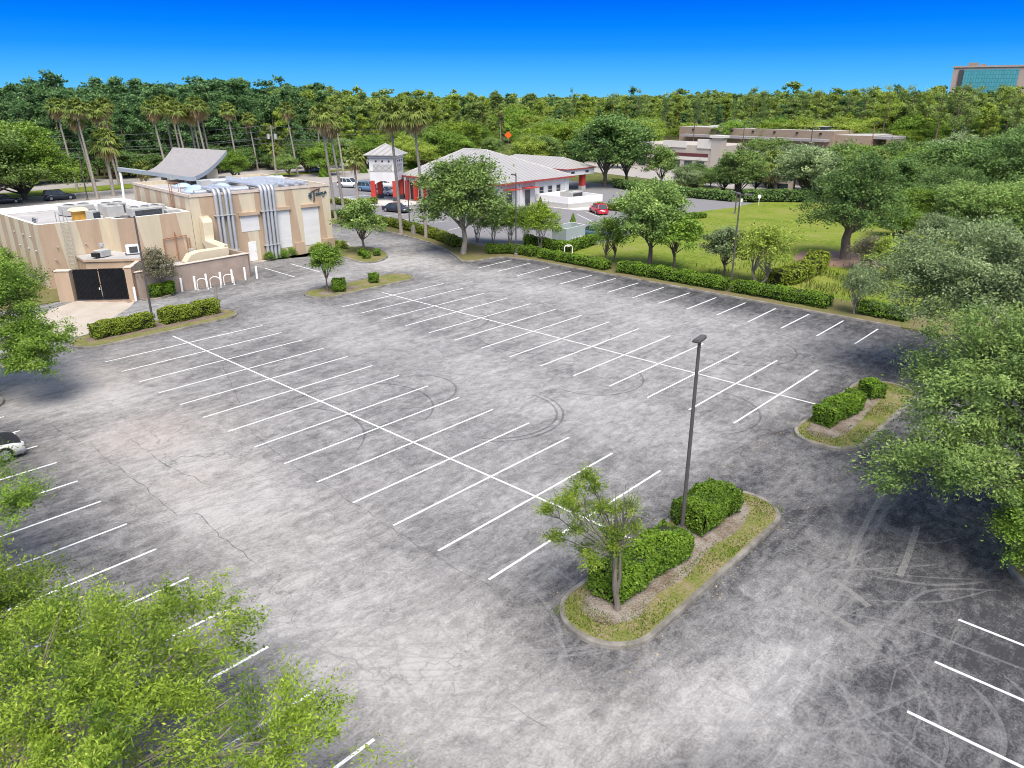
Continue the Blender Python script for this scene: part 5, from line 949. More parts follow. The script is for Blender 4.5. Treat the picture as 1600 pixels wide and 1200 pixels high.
# ================================================================== VEGETATION
CB = 1.0; HT0 = {}
def crown(rng, R, c, ncl, per, cr, leaf, lo=0.45, lobes=5, droop=0.15, aspect=0.5, flat=0.6, out=1.3):
    """clumps of leaves spread through a lobed volume; returns quads, tint, clump centres"""
    d = unit(rng.normal(size=(ncl, 3))); d[:, 2] = np.where(d[:, 2] < -0.45, -d[:, 2], d[:, 2])
    L_ = unit(rng.normal(size=(lobes, 3))); k = np.max(d @ L_.T, 1); mod = 0.62 + 0.42 * np.clip(k, 0, 1) ** 4
    rad = (lo + (1 - lo) * rng.uniform(0, 1, ncl) ** 0.5) * mod; P = d * rad[:, None] * np.array(R) * CB
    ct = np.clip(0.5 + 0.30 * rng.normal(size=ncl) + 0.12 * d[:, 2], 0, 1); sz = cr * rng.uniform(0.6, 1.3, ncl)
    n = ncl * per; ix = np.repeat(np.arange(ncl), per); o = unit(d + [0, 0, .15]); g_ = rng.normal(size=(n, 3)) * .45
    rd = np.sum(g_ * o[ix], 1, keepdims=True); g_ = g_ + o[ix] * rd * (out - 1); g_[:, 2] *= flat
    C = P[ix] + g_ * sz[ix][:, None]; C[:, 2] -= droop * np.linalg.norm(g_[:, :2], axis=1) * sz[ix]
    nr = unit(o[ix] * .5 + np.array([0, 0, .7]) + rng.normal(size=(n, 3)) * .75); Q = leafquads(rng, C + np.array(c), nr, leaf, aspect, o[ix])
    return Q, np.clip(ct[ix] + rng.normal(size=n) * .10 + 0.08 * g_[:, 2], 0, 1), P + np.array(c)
def limb(b, p0, p1, r0, r1, rng, seg=5, n=4, sag=.15, m=0):
    p0, p1 = np.array(p0, float), np.array(p1, float); d = np.linalg.norm(p1 - p0); mid = p0 * .45 + p1 * .55 + rng.normal(size=3) * d * .06 + np.array([0, 0, -sag * d * .4])
    P = [p0 * (1 - t_) ** 2 + 2 * t_ * (1 - t_) * mid + p1 * t_ ** 2 + (rng.normal(size=3) * d * .015 if 0 < t_ < 1 else 0) for t_ in np.linspace(0, 1, n + 1)]
    b.tube([tuple(p) for p in P], list(np.linspace(r0, r1, n + 1)), seg, m, False); return P
def woody(rng, h, r, top, cl, nl, sec=2, base=(0, 0, 0), bend=(0, 0), forks=1, m=0):
    """tapered trunk, main limbs and twigs that reach for the clump centres"""
    b = MB(); base = np.array(base, float); tops = []
    for f_ in range(forks):
        a = 2 * math.pi * f_ / forks + .5; o = np.array([math.cos(a), math.sin(a), 0]) * (0 if forks == 1 else r * 1.6); tp = base + o * (1 if forks == 1 else 3.5) + np.array([bend[0], bend[1], h])
        P = [base + o + (0, 0, -.1), base + o * 1.05 + (0, 0, .25), base + o * 1.4 + (tp - base - o) * .5 + rng.normal(size=3) * r * .6, tp]; b.tube([tuple(p) for p in P], [r * 1.5, r * 1.1, r * .9, r * .7], 9, m, False); tops.append((P[2], tp))
    sel = rng.permutation(len(cl))[:nl]
    for i in sel:
        q = tops[i % forks]; s_ = q[0] + (q[1] - q[0]) * rng.uniform(.35, 1.0); P = limb(b, s_, cl[i], r * rng.uniform(.28, .5), r * .07, rng, 6, 5, -.1, m)
        for _ in range(sec):
            j = int(np.argmin(np.linalg.norm(cl - cl[i], axis=1) + rng.uniform(0, 2.5, len(cl)))); limb(b, P[3], cl[j], r * .14, r * .04, rng, 4, 3, 0, m)
    return b
def put_tree(name, loc, label, cat, cm, wm, bark, group=None, rz=0, sc=1):
    t = thing(name, loc, label, cat, group, rz, sc); link('trunk', wm, t); link('crown', cm, t); return t
def tree_meshes(seed, kind):
    global CB
    CB = 1.22 if kind not in ('pine', 'shrub') else 1.05
    rg = np.random.default_rng(seed)
    if kind == 'oak': Q, ti, cl = crown(rg, (3.5, 3.5, 2.9), (0, 0, 4.9), 230, 85, .78, .23, .35, 9, .15, .55, .6, 1.4); wd = woody(rg, 2.4, .20, 0, cl, 22)
    elif kind == 'full': Q, ti, cl = crown(rg, (3.2, 3.2, 3.2), (0, 0, 5.0), 270, 90, .8, .23, .3, 12, .25, .55, .65, 1.4); wd = woody(rg, 3.0, .24, 0, cl, 16, 1)
    elif kind == 'tall': Q, ti, cl = crown(rg, (2.9, 2.9, 3.5), (0, 0, 5.3), 230, 80, .78, .23, .25, 9, .15, .55, .6, 1.4); wd = woody(rg, 3.0, .20, 0, cl, 22)
    elif kind == 'ball': Q, ti, cl = crown(rg, (1.55, 1.55, 1.45), (0, 0, 2.95), 120, 90, .45, .155, .3, 7, .1, .55, .65, 1.4); wd = woody(rg, 1.5, .10, 0, cl, 18)
    elif kind == 'vase': Q, ti, cl = crown(rg, (1.9, 1.9, 1.9), (0, 0, 3.5), 150, 75, .55, .17, .3, 8, .05, .5, .8, 1.4); wd = woody(rg, 1.4, .06, 0, cl, 24, 1, forks=4)
    elif kind == 'sparse': Q, ti, cl = crown(rg, (2.3, 2.3, 2.0), (0, 0, 3.3), 130, 65, .58, .17, .3, 8, .1, .5, .75, 1.6); wd = woody(rg, 1.2, .11, 0, cl, 34, 2, forks=2)
    elif kind == 'cone':
        n = 7000; z = rg.uniform(0, 1, n) ** 1.3; a = rg.uniform(0, 2 * math.pi, n); r_ = (1 - z) ** .7 * .85 * (1 + .12 * np.sin(a * 5 + z * 17)) * rg.uniform(.8, 1.05, n)
        C = np.stack([np.cos(a) * r_, np.sin(a) * r_, .25 + z * 3.0], 1); Q = leafquads(rg, C, unit(np.stack([np.cos(a), np.sin(a), .6 * np.ones(n)], 1) + rg.normal(size=(n, 3)) * .4), .15); ti = np.clip(.5 + .25 * np.sin(a * 5 + z * 17) + rg.normal(size=n) * .1, 0, 1); wd = MB().tube([(0, 0, 0), (0, 0, 1.8)], [.1, .05], 6)
    elif kind == 'shrub':
        Q, ti, cl = crown(rg, (1.0, 1.0, .85), (0, 0, .75), 60, 70, .42, .12, .5); wd = woody(rg, .3, .04, 0, cl, 16, 1, forks=3)
    elif kind == 'big': Q, ti, cl = crown(rg, (5.6, 5.2, 4.0), (0, 0, 5.6), 420, 85, .9, .25, .35, 12, .2, .55, .6, 1.4); wd = woody(rg, 2.4, .38, 0, cl, 36, 1)
    elif kind == 'cypress': Q, ti, cl = crown(rg, (4.4, 4.2, 4.6), (0, 0, 6.0), 330, 90, .85, .22, .25, 14, .35, .5, .6, 1.6); wd = woody(rg, 3.6, .50, 0, cl, 40, 2)
    elif kind == 'pine':
        cl = []; Q = []; ti = []
        for k in range(15):
            z = rg.uniform(10.5, 19.5); a = rg.uniform(0, 6.3); r_ = (1.0 - abs((z - 14.5) / 6.5) ** 2 * .7) * rg.uniform(1.0, 3.2); q, t_, c_ = crown(rg, (1.5, 1.5, .9), (math.cos(a) * r_, math.sin(a) * r_, z), 9, 26, .75, .42, .3, 4, .1, .35, .7); Q.append(q); ti.append(t_); cl.append(c_.mean(0))
        Q = np.concatenate(Q); ti = np.concatenate(ti); cl = np.array(cl); wd = MB(); wd.tube([(0, 0, -.2), (.1, .05, 8), (-.1, .1, 19)], [.28, .21, .06], 6, 0, False)
        for c_ in cl: limb(wd, (0, 0, c_[2] - .9), c_, .09, .03, rg, 4, 3)
    CB = 1.0; HT0[(kind, seed)] = float(np.percentile(Q[..., 2], 99.6))
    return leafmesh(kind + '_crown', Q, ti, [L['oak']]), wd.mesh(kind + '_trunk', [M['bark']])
TM = {}; VAR = {}
def tmesh(kind, lm, bark, seed=1):
    if (kind, seed) not in TM: TM[(kind, seed)] = tree_meshes(seed, kind)
    k = (kind, lm, bark, seed)
    if k not in VAR:
        c, w_ = TM[(kind, seed)]; c = c.copy(); w_ = w_.copy(); c.materials[0] = L[lm]; w_.materials[0] = M[bark]; VAR[k] = (c, w_)
    return VAR[k]
def tree(kind, lm, px, py, top, label, name='tree', bark='bark', seed=1, wide=1.0, group=None, cat='tree', loc=None, h=None, H0=None, sink=0.0):
    cm, wm = tmesh(kind, lm, bark, seed); H0 = HT0[(kind, seed)]
    c = gx(px, py) if loc is None else loc; hh = height(px, py, top) if h is None else h; s = hh / (H0 * (1 - sink)); rg = random.Random(int(px * 7 + py))
    return put_tree(name, (*c, -sink * H0 * s), label, cat, cm, wm, bark, group, rg.uniform(0, 6.28), (s * wide, s * wide, s))

# ---- near trees with their own leaves ---------------------------------------------------
def big_tree(seed, loc, parts, lm, bark, trunk_h, r, name, label, leaf, nl, forks=1, bend=(0, 0), sec=2):
    rg = np.random.default_rng(seed); Q = []; T = []; CL = []
    for (c, R, ncl, per, cr, lo, kw) in parts: q, t_, cl = crown(rg, R, np.array(c) - np.array([loc[0], loc[1], 0]), ncl, per, cr, leaf, lo, **kw); Q.append(q); T.append(t_); CL.append(cl)
    cl = np.concatenate(CL); wd = woody(rg, trunk_h, r, 0, cl, nl, sec, (0, 0, 0), bend, forks); cm = leafmesh(name + '_crown', np.concatenate(Q), np.concatenate(T), [L[lm]]); wm = wd.mesh(name + '_trunk', [M[bark]])
    return put_tree(name, (loc[0], loc[1], .1), label, 'tree', cm, wm, bark)
K1 = dict(lobes=16, droop=.25, aspect=.45, flat=.6, out=1.5); K2 = dict(lobes=18, droop=.05, aspect=.36, flat=.75, out=2.2)
big_tree(11, (36.2, -15.0), [((36.2, -13.4, 4.1), (4.6, 3.4, 2.1), 200, 290, .38, .25, K2), ((40.4, -11.2, 3.7), (2.4, 2.2, 1.5), 50, 240, .34, .3, K2), ((36.0, -10.6, 4.3), (2.1, 1.4, 1.3), 32, 220, .32, .3, K2)], 'lime', 'barkl', 1.6, .13, 'maple_tree', 'nearest lime green feathery tree filling the bottom left corner', .088, 60, 3, (0, 0), 3)
big_tree(12, (30.0, -15.8), [((30.2, -14.2, 3.7), (3.3, 2.5, 1.8), 140, 240, .42, .25, K2)], 'lime', 'barkl', 1.6, .13, 'maple_tree', 'lime green tree at the lower left edge behind the nearest one', .095, 44, 3)
big_tree(13, (21.4, -14.6), [((22.3, -12.9, 3.9), (2.2, 2.4, 1.9), 110, 150, .42, .3, K2), ((24.4, -11.2, 3.4), (1.4, .9, .9), 30, 130, .34, .3, K2)], 'oakb', 'barkl', 1.7, .13, 'maple_tree', 'green tree reaching in over the stalls at the left edge', .10, 40, 3)
big_tree(21, (49.9, 18.6), [((48.5, 17.4, 5.4), (5.2, 4.9, 3.4), 400, 190, .66, .3, K1), ((47.0, 12.6, 3.7), (2.8, 2.6, 1.5), 90, 170, .55, .3, K1), ((52.5, 17.5, 5.8), (4.5, 4.5, 3.2), 180, 170, .66, .35, K1)], 'oak', 'barkl', 2.4, .30, 'oak_tree', 'big green oak spreading over the right edge of the lot', .135, 60)
big_tree(22, (46.2, 36.6), [((43.6, 34.2, 5.6), (6.6, 5.8, 4.3), 440, 180, .82, .3, K1), ((49.5, 33.5, 6.4), (4.8, 4.6, 3.8), 210, 170, .82, .3, K1)], 'oakg', 'barkl', 2.6, .32, 'oak_tree', 'grey green oak farther back at the right edge of the lot', .165, 60)
big_tree(31, (0.4, -8.6), [((0.6, -6.9, 5.3), (4.3, 4.2, 3.4), 290, 170, .62, .3, K1), ((4.8, -4.9, 3.6), (2.3, 2.1, 1.3), 80, 150, .5, .3, K1), ((5.6, -5.6, 2.6), (1.7, 1.5, .9), 44, 150, .45, .3, K1)], 'oakb', 'barkl', 2.2, .26, 'oak_tree', 'green oak hanging over the left edge beside the apron', .14, 50)
big_tree(33, (-27, 1.2), [((-26.6, 1.2, 2.2), (2.6, 2.4, 1.9), 100, 90, .5, .3, K1), ((-31, 0.9, 2.4), (2.6, 2.2, 2.0), 100, 90, .5, .3, K1)], 'oakb', 'barkl', .9, .12, 'bushy_tree', 'bushy growth against the left striped wall of the low wing', .16, 20, 3)
big_tree(34, (51.2, 13.6), [((50.3, 13.3, 2.0), (1.9, 2.3, 1.9), 120, 170, .42, .35, K1)], 'oakb', 'barkl', .8, .10, 'bushy_tree', 'leafy shrub on the kerbed bed at the right edge', .11, 26, 3)
# island tree: leaning trunk, one-sided foliage and bare twigs
tb_ = gp(964, 956); D0 = float(np.hypot(*(tb_ - CAM)[:2])); rg = np.random.default_rng(5); Q = []; T = []; CC = []
for (px, py, r_) in ((905, 800, .55), (930, 765, .5), (880, 790, .45), (945, 835, .6), (868, 845, .4), (915, 862, .5), (958, 800, .5), (972, 836, .5), (983, 795, .4), (915, 750, .35), (900, 830, .55), (935, 800, .55), (895, 775, .4), (958, 862, .45), (925, 880, .35), (855, 800, .25), (990, 830, .3)):
    p = at_dist(px, py, D0 + rg.normal() * .45); q, t_, c_ = crown(rg, (r_, r_, r_ * .8), p - np.array([tb_[0], tb_[1], 0]), 16, 62, .24, .075, .2, 5, .1, .4, .8, 1.7); Q.append(q); T.append(t_); CC.append(c_.mean(0))
wd = MB(); P0 = at_dist(960, 885, D0) - [tb_[0], tb_[1], 0]; P1 = at_dist(963, 860, D0) - [tb_[0], tb_[1], 0]
wd.tube([(0, 0, -.1), (0, 0, .2), tuple(P0 * .5 + rg.normal(size=3) * .03), tuple(P0), tuple(P1)], [.17, .105, .092, .08, .055], 10, 0, False); wd.tube([tuple(P0 * .35), tuple(P0 * .7 + [.12, .1, 0]), tuple(P1 + [.05, .1, .2])], [.08, .065, .04], 8, 0, False)
for c_ in CC:
    P_ = limb(wd, P0 + (P1 - P0) * rg.uniform(.3, 1), c_, .032, .008, rg, 5, 4)
    for _ in range(4): limb(wd, P_[3], c_ + rg.normal(size=3) * .4, .014, .004, rg, 4, 3)
for _ in range(26): limb(wd, P1 + rg.normal(size=3) * .08, at_dist(rg.uniform(955, 1000), rg.uniform(760, 850), D0 + rg.normal() * .3) - [tb_[0], tb_[1], 0], .025, .004, rg, 4, 3)
put_tree('island_tree', (tb_[0], tb_[1], .12), 'small leaning tree with grey trunk and bare twigs before the big island hedge', 'tree', leafmesh('island_crown', np.concatenate(Q), np.concatenate(T), [L['lime']]), wd.mesh('island_trunk', [M['bark2']]), 'barkl')

# ---- hedges -----------------------------------------------------------------------------
def hedge(path, wd, h, label, lm='hedge', leaf=.09, dens=420, name='hedge', z0=.12, seed=0, lumps=.15, low=.12, cat='hedge'):
    rg = np.random.default_rng(seed + int(abs(path[0][0] * 31))); P = np.array(smooth(path, 6, False) if len(path) > 2 else path, float); sg_ = np.linalg.norm(np.diff(P, axis=0), axis=1); cs = np.concatenate([[0], np.cumsum(sg_)]); Ln = cs[-1]
    per = wd + 2 * h; n = int((Ln + wd) * per * dens); s = rg.uniform(-wd * .0, Ln, n); x = np.interp(s, cs, P[:, 0]); y = np.interp(s, cs, P[:, 1]); tx = np.interp(s, cs, np.gradient(P[:, 0], cs)); ty = np.interp(s, cs, np.gradient(P[:, 1], cs)); tn = np.stack([tx, ty], 1); tn = unit(tn); nm = np.stack([-tn[:, 1], tn[:, 0]], 1)
    u_ = rg.uniform(0, per, n); side = np.where(u_ < h, -1, np.where(u_ < h + wd, 0, 1)); zz = np.where(side == 0, h, np.where(side < 0, u_, u_ - h - wd)); lat = np.where(side == 0, u_ - h - wd / 2, side * wd / 2)
    # ends
    ne = int(wd * h * dens) * 2; e_s = rg.integers(0, 2, ne) * Ln; s = np.concatenate([s, e_s]); 
    xe = np.interp(e_s, cs, P[:, 0]); ye = np.interp(e_s, cs, P[:, 1]); te = unit(np.stack([np.interp(e_s, cs, np.gradient(P[:, 0], cs)), np.interp(e_s, cs, np.gradient(P[:, 1], cs))], 1)); nme = np.stack([-te[:, 1], te[:, 0]], 1)
    x = np.concatenate([x, xe]); y = np.concatenate([y, ye]); tn = np.concatenate([tn, te]); nm = np.concatenate([nm, nme]); zz = np.concatenate([zz, rg.uniform(0, h, ne)]); lat = np.concatenate([lat, rg.uniform(-wd / 2, wd / 2, ne)]); side = np.concatenate([side, np.full(ne, 5)]); n = len(s)
    # rounded edges, lumps
    rr = np.minimum(1, (np.abs(lat) / (wd / 2)) ** 6); zz = np.where(side == 0, zz - .15 * rr * h, zz); bul = 1 - .16 * np.clip((zz / h - .65) / .35, 0, 1) ** 2 - .22 * np.clip((.35 - zz / h) / .35, 0, 1); lat = np.where(np.abs(side) == 1, lat * bul, lat)
    lump = (np.sin(s * 2.3 + lat * 2.1 + seed) + np.sin(s * 5.1 - zz * 4 + 1.7 * seed) * .6 + np.sin(lat * 6 + s * .7) * .5) * lumps * .5
    nrm = np.where((side == 0)[:, None], np.array([0, 0, 1.0]), np.concatenate([nm * np.sign(lat)[:, None], np.full((n, 1), .25)], 1)); en = side == 5; dirn = np.where(s > Ln / 2, 1, -1); nrm[en] = np.concatenate([tn[en] * dirn[en][:, None], np.full((en.sum(), 1), .25)], 1)
    C = np.stack([x + nm[:, 0] * lat, y + nm[:, 1] * lat, z0 + np.maximum(zz, low * rg.uniform(.3, 1.2, n))], 1) + nrm * (lump + rg.normal(size=n) * .035 - .02)[:, None]
    ti = np.clip(.48 + .25 * lump / max(lumps, .01) + rg.normal(size=n) * .14 + .12 * (side == 0), 0, 1); nr = unit(nrm * .9 + [0, 0, .35] + rg.normal(size=(n, 3)) * .6)
    kp = (zz > .26 * h) | (rg.uniform(0, 1, n) < .45); C, nr, ti = C[kp], nr[kp], ti[kp]
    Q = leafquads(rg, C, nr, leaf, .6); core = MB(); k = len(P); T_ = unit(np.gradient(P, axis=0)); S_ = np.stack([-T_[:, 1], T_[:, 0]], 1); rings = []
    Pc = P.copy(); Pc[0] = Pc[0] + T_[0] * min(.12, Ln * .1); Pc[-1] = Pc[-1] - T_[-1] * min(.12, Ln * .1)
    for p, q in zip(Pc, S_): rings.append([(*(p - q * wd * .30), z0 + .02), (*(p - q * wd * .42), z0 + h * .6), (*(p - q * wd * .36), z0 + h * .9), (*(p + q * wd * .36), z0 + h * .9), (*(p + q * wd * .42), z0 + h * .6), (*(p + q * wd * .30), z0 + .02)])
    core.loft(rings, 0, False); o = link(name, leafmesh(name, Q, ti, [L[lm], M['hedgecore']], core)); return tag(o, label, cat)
hedge([(39.5, 1.8), (39.8, 6.1)], 1.5, 1.1, 'front hedge of the big island beside the leaning tree', leaf=.10, dens=620, seed=1); hedge([(39.3, 7.7), (39.55, 10.4)], 1.65, 1.1, 'back hedge of the big island behind the tall lamp post', leaf=.10, dens=620, seed=2)
hedge([(39.3, 21.6), (39.75, 25.4)], 1.2, 1.05, 'clipped hedge on the right hand island', leaf=.11, dens=480, seed=3)
hedge([(-5.65, 1.3), (-5.75, 5.6)], 1.3, 1.05, 'left hedge on the island in front of the black gate', 'hedgey', leaf=.12, dens=330, seed=4); hedge([(-5.7, 6.4), (-5.85, 10.9)], 1.3, 1.1, 'right hedge on the island in front of the black gate', 'hedgey', leaf=.12, dens=330, seed=5)
hedge([gx(500, 341), gx(540, 342), gx(600, 352), gx(650, 363), gx(690, 376), gx(715, 388)], 1.6, .95, 'long clipped hedge curving along the restaurant driveway', 'hedgey', .16, 150, seed=6)
hedge([(-7.0, 43.6), (-4.6, 45.6), (-1.6, 45.8)], 1.5, .95, 'hedge between the grey palm trunk tree and the black lamp post', 'hedge', .15, 170, seed=7)
hedge([(-0.9, 45.9), (2.6, 45.8), (8.2, 45.7)], 1.4, .9, 'far hedge right of the black lamp post ending at a gap', 'hedge', .15, 170, seed=8)
hedge([(9.6, 45.9), (15, 46.0), (21.4, 46.0)], 1.6, 1.05, 'middle far hedge in front of the meadow trees', 'hedge', .15, 170, seed=9); hedge([(21.9, 46.1), (26, 46.1), (30.4, 46.1)], 1.6, 1.0, 'far hedge right of the two arm lamp post', 'hedge', .15, 170, seed=10)
hedge([(32.8, 46.2), (36.5, 46.2)], 1.5, 1.0, 'short far hedge tucked under the grey green oak', 'hedge', .15, 160, seed=11)
pts = [gx(1208, 447), gx(1240, 441), gx(1268, 428), gx(1277, 412)]; hedge(pts, 2.0, 1.3, 'pale loose hedge curving through the meadow', 'hedgey', .2, 90, seed=12, lumps=.25)
hedge([gx(822, 384), gx(882, 396)], 1.2, 1.15, 'dark hedge on the left front of the bin enclosure', 'hedge', .16, 130, seed=13); hedge([gx(886, 396), gx(928, 383)], 1.2, 1.15, 'hedge on the right front of the bin enclosure', 'hedge', .16, 130, seed=14)
hedge([(-35, 108.5), (-24, 104.5), (-14, 104.5), (-8, 104.4)], 1.8, 1.5, 'dark hedge along the far side of the grey side lot', 'dark', .3, 45, seed=15); hedge([(-7, 105.6), (3, 113.5), (16, 114)], 2.0, 1.8, 'dark hedge along the back of the meadow', 'dark', .3, 40, seed=16)
hedge([gx(1072, 343), gx(1100, 341)], 1.6, .7, 'low hedge on the small island of the side lot', 'hedge', .18, 90, seed=17)
hedge([gx(930, 326), gx(975, 330)], 1.6, .8, 'low yellowish hedge behind the red hatchback', 'hedgey', .18, 80, seed=18)
hedge([gx(520, 318), gx(552, 322)], 1.5, .8, 'clipped yellow green hedge at the foot of the front palms', 'hedgey', .2, 80, seed=19); hedge([gx(562, 320), gx(588, 318)], 1.5, .8, 'clipped hedge left of the red tower leg', 'hedgey', .2, 80, seed=20)
for (px, py, sc, lab) in ((531, 456, 1.0, 'larger round bush on the island by the young tree'), (584, 443, .72, 'smaller round bush on the island of the young tree'), (1362, 622, .85, 'round bush behind the hedge on the right hand island')):
    c = gx(px, py); hedge([(c[0] - .35 * sc, c[1] - .45 * sc), (c[0] + .25 * sc, c[1] + .45 * sc)], 1.5 * sc, 1.05 * sc, lab, 'hedge', .11, 420, 'bush', seed=px, cat='bush')
for (px, py, lab) in ((565, 401, 'left small ball bush under the round tree'), (572, 405, 'front small ball bush under the round tree'), (589, 401, 'small ball bush at the right of the round tree'), (244, 465, 'low bush left of the olive tree by the mauve wall'), (263, 461, 'low clipped bush right of the olive tree')):
    c = gx(px, py); k = 1.0 if px > 300 else 1.5; hedge([(c[0] - .2 * k, c[1] - .3 * k), (c[0] + .2 * k, c[1] + .3 * k)], .8 * k, .65 * k, lab, 'hedge', .13, 260, 'bush', seed=px, cat='bush')
for i, (px, py, s) in enumerate(((421, 407, 1), (433, 404, .9), (444, 403, 1), (455, 400, 1.1), (466, 398, .8), (490, 396, .9), (500, 395, 1.2), (528, 388, 1.0), (536, 390, 1.1))):
    tree('shrub', 'oakb' if i < 6 else 'pinel', px, py, 0, ['spiky plant at the foot of the four silver pipes', 'second spiky plant right of the silver pipes', 'third spiky plant along the restaurant front', 'fourth spiky plant along the restaurant front', 'small shrub between the two tall shutters', 'low shrub under the last shutter', 'taller shrub under the last shutter', 'yellow shrub at the restaurant corner', 'yellow shrub at the end of the walkway'][i], 'plant', cat='plant', h=1.0 * s, wide=1.1)
c = gx(339, 472); t = thing('wooden_stump', (c[0], c[1], .1), 'broken grey wooden post at the end of the island hedge', 'post'); MB().tube([(0, 0, 0), (.02, 0, .6), (0, .03, 1.25)], [.14, .12, .09], 7).build('post', M['barkl'], t, False); MB().tube([(.05, 0, 1.2), (.09, .02, 1.42)], [.05, .015], 5).build('splinter', M['barkl'], t, False)

rg = np.random.default_rng(21); n = 5200; c = np.column_stack([rg.normal(25.5, 4.2, n), rg.normal(55.5, 3.6, n), np.zeros(n)]); k_ = (c[:, 1] > 48) & (np.sin(c[:, 0] * .9) + np.sin(c[:, 1] * 1.1 + c[:, 0] * .5) > rg.uniform(-1.5, 1.2, n)); c = c[k_]; n = len(c); c[:, 2] = .12; hh_ = rg.uniform(.2, .65, n)[:, None]; d = unit(rg.normal(size=(n, 3)) * .35 + [0, 0, 1]) * hh_; s_ = unit(np.column_stack([-d[:, 1], d[:, 0], np.zeros(n)])) * .025
tag(link('tall_weeds', leafmesh('tall_weeds', np.stack([c - s_, c + s_, c + d * .8 + s_ * 1.5, c + d], 1), rg.uniform(0, 1, n), [L['grass']])), kind='stuff')
n = 2600; c = np.column_stack([rg.uniform(37.4, 42.8, n), rg.uniform(-1.2, 32, n), np.full(n, .012)]); e_ = np.minimum(abs(c[:, 0] - 38.1), abs(c[:, 0] - 42.0)); c = c[(e_ < .55 * rg.uniform(0, 1, n) ** 1.5) & ((c[:, 0] < 38.2) | (c[:, 0] > 41.95))]; n = len(c)
tag(link('fallen_leaves', leafmesh('fallen_leaves', leafquads(rg, c, unit(rg.normal(size=(n, 3)) * .15 + [0, 0, 1]), .07, .6), rg.uniform(0, 1, n), [L['dead']])), kind='stuff')

# ---- trees in the middle distance ------------------------------------------------------------
tree('full', 'oak', 724, 398, 247, 'large round oak beside the curving hedge in front of the white building', bark='barkl', wide=1.08)
tree('ball', 'oak', 567, 397, 311, 'round lollipop tree on the small island by the restaurant', wide=1.12); tree('ball', 'oakb', 512, 457, 380, 'young slender tree on the island with two bushes', seed=2, wide=.9)
tree('vase', 'brownleaf', 252, 462, 388, 'olive brown crape myrtle against the mauve wall', bark='barkl', wide=.95)
for i, (px, py, top) in enumerate(((746, 379, 318), (771, 381, 322), (797, 382, 318), (822, 383, 322))): tree('vase', 'oakb' if i > 1 else 'oak', px, py, top, ['first crape myrtle right of the large round oak', 'second crape myrtle behind the long hedge', 'crape myrtle left of the thin black lamp post', 'crape myrtle right of the thin black lamp post'][i], 'crape_myrtle', 'barkl', wide=1.05)
tree('vase', 'lime', 845, 391, 317, 'lime green crape myrtle left of the bin enclosure', 'crape_myrtle', 'barkl', wide=1.05)
tree('cone', 'hedge', 895, 356, 333, 'small cone shrub behind the bin enclosure', 'conical_shrub'); tree('cone', 'hedge', 844, 328, 307, 'cone shrub before the right door of the white building', 'conical_shrub')
tree('sparse', 'oakb', 953, 411, 338, 'leaning tree at the left end of the meadow', bark='bark', wide=.95); tree('full', 'oak', 1014, 421, 283, 'tallest dark tree of the meadow row', wide=1.0, seed=2); tree('ball', 'oakb', 1052, 425, 335, 'bushy tree with a thick leafy stem right of the tallest meadow tree', wide=1.25, seed=3); tree('ball', 'oakg', 1129, 435, 354, 'round grey green tree left of the two arm lamp post', wide=1.15); tree('sparse', 'pinel', 1186, 446, 349, 'pale sparse tree with visible branches in the meadow', bark='barkl', wide=1.1)
tree('cypress', 'dark', 1320, 406, 238, 'huge dark tree with thick trunk standing in the meadow', wide=1.0); tree('sparse', 'oakg', 1334, 492, 410, 'small pale trunked tree at the corner of the far stalls', bark='barkl', wide=.8, seed=2)
tree('sparse', 'brownleaf', 1352, 425, 365, 'half dead grey shrub beside the huge dark tree', bark='barkl', wide=1.2, seed=3); tree('ball', 'pinel', 1385, 440, 370, 'pale yellow green shrub tree right of the half dead shrub', wide=1.3)
tree('oak', 'oakb', 1425, 360, 295, 'bright green round tree behind the huge dark tree', wide=1.0); tree('sparse', 'brownleaf', 1545, 352, 303, 'leafless grey brown bush above the grey green oak', bark='barkl', wide=1.6, seed=4)
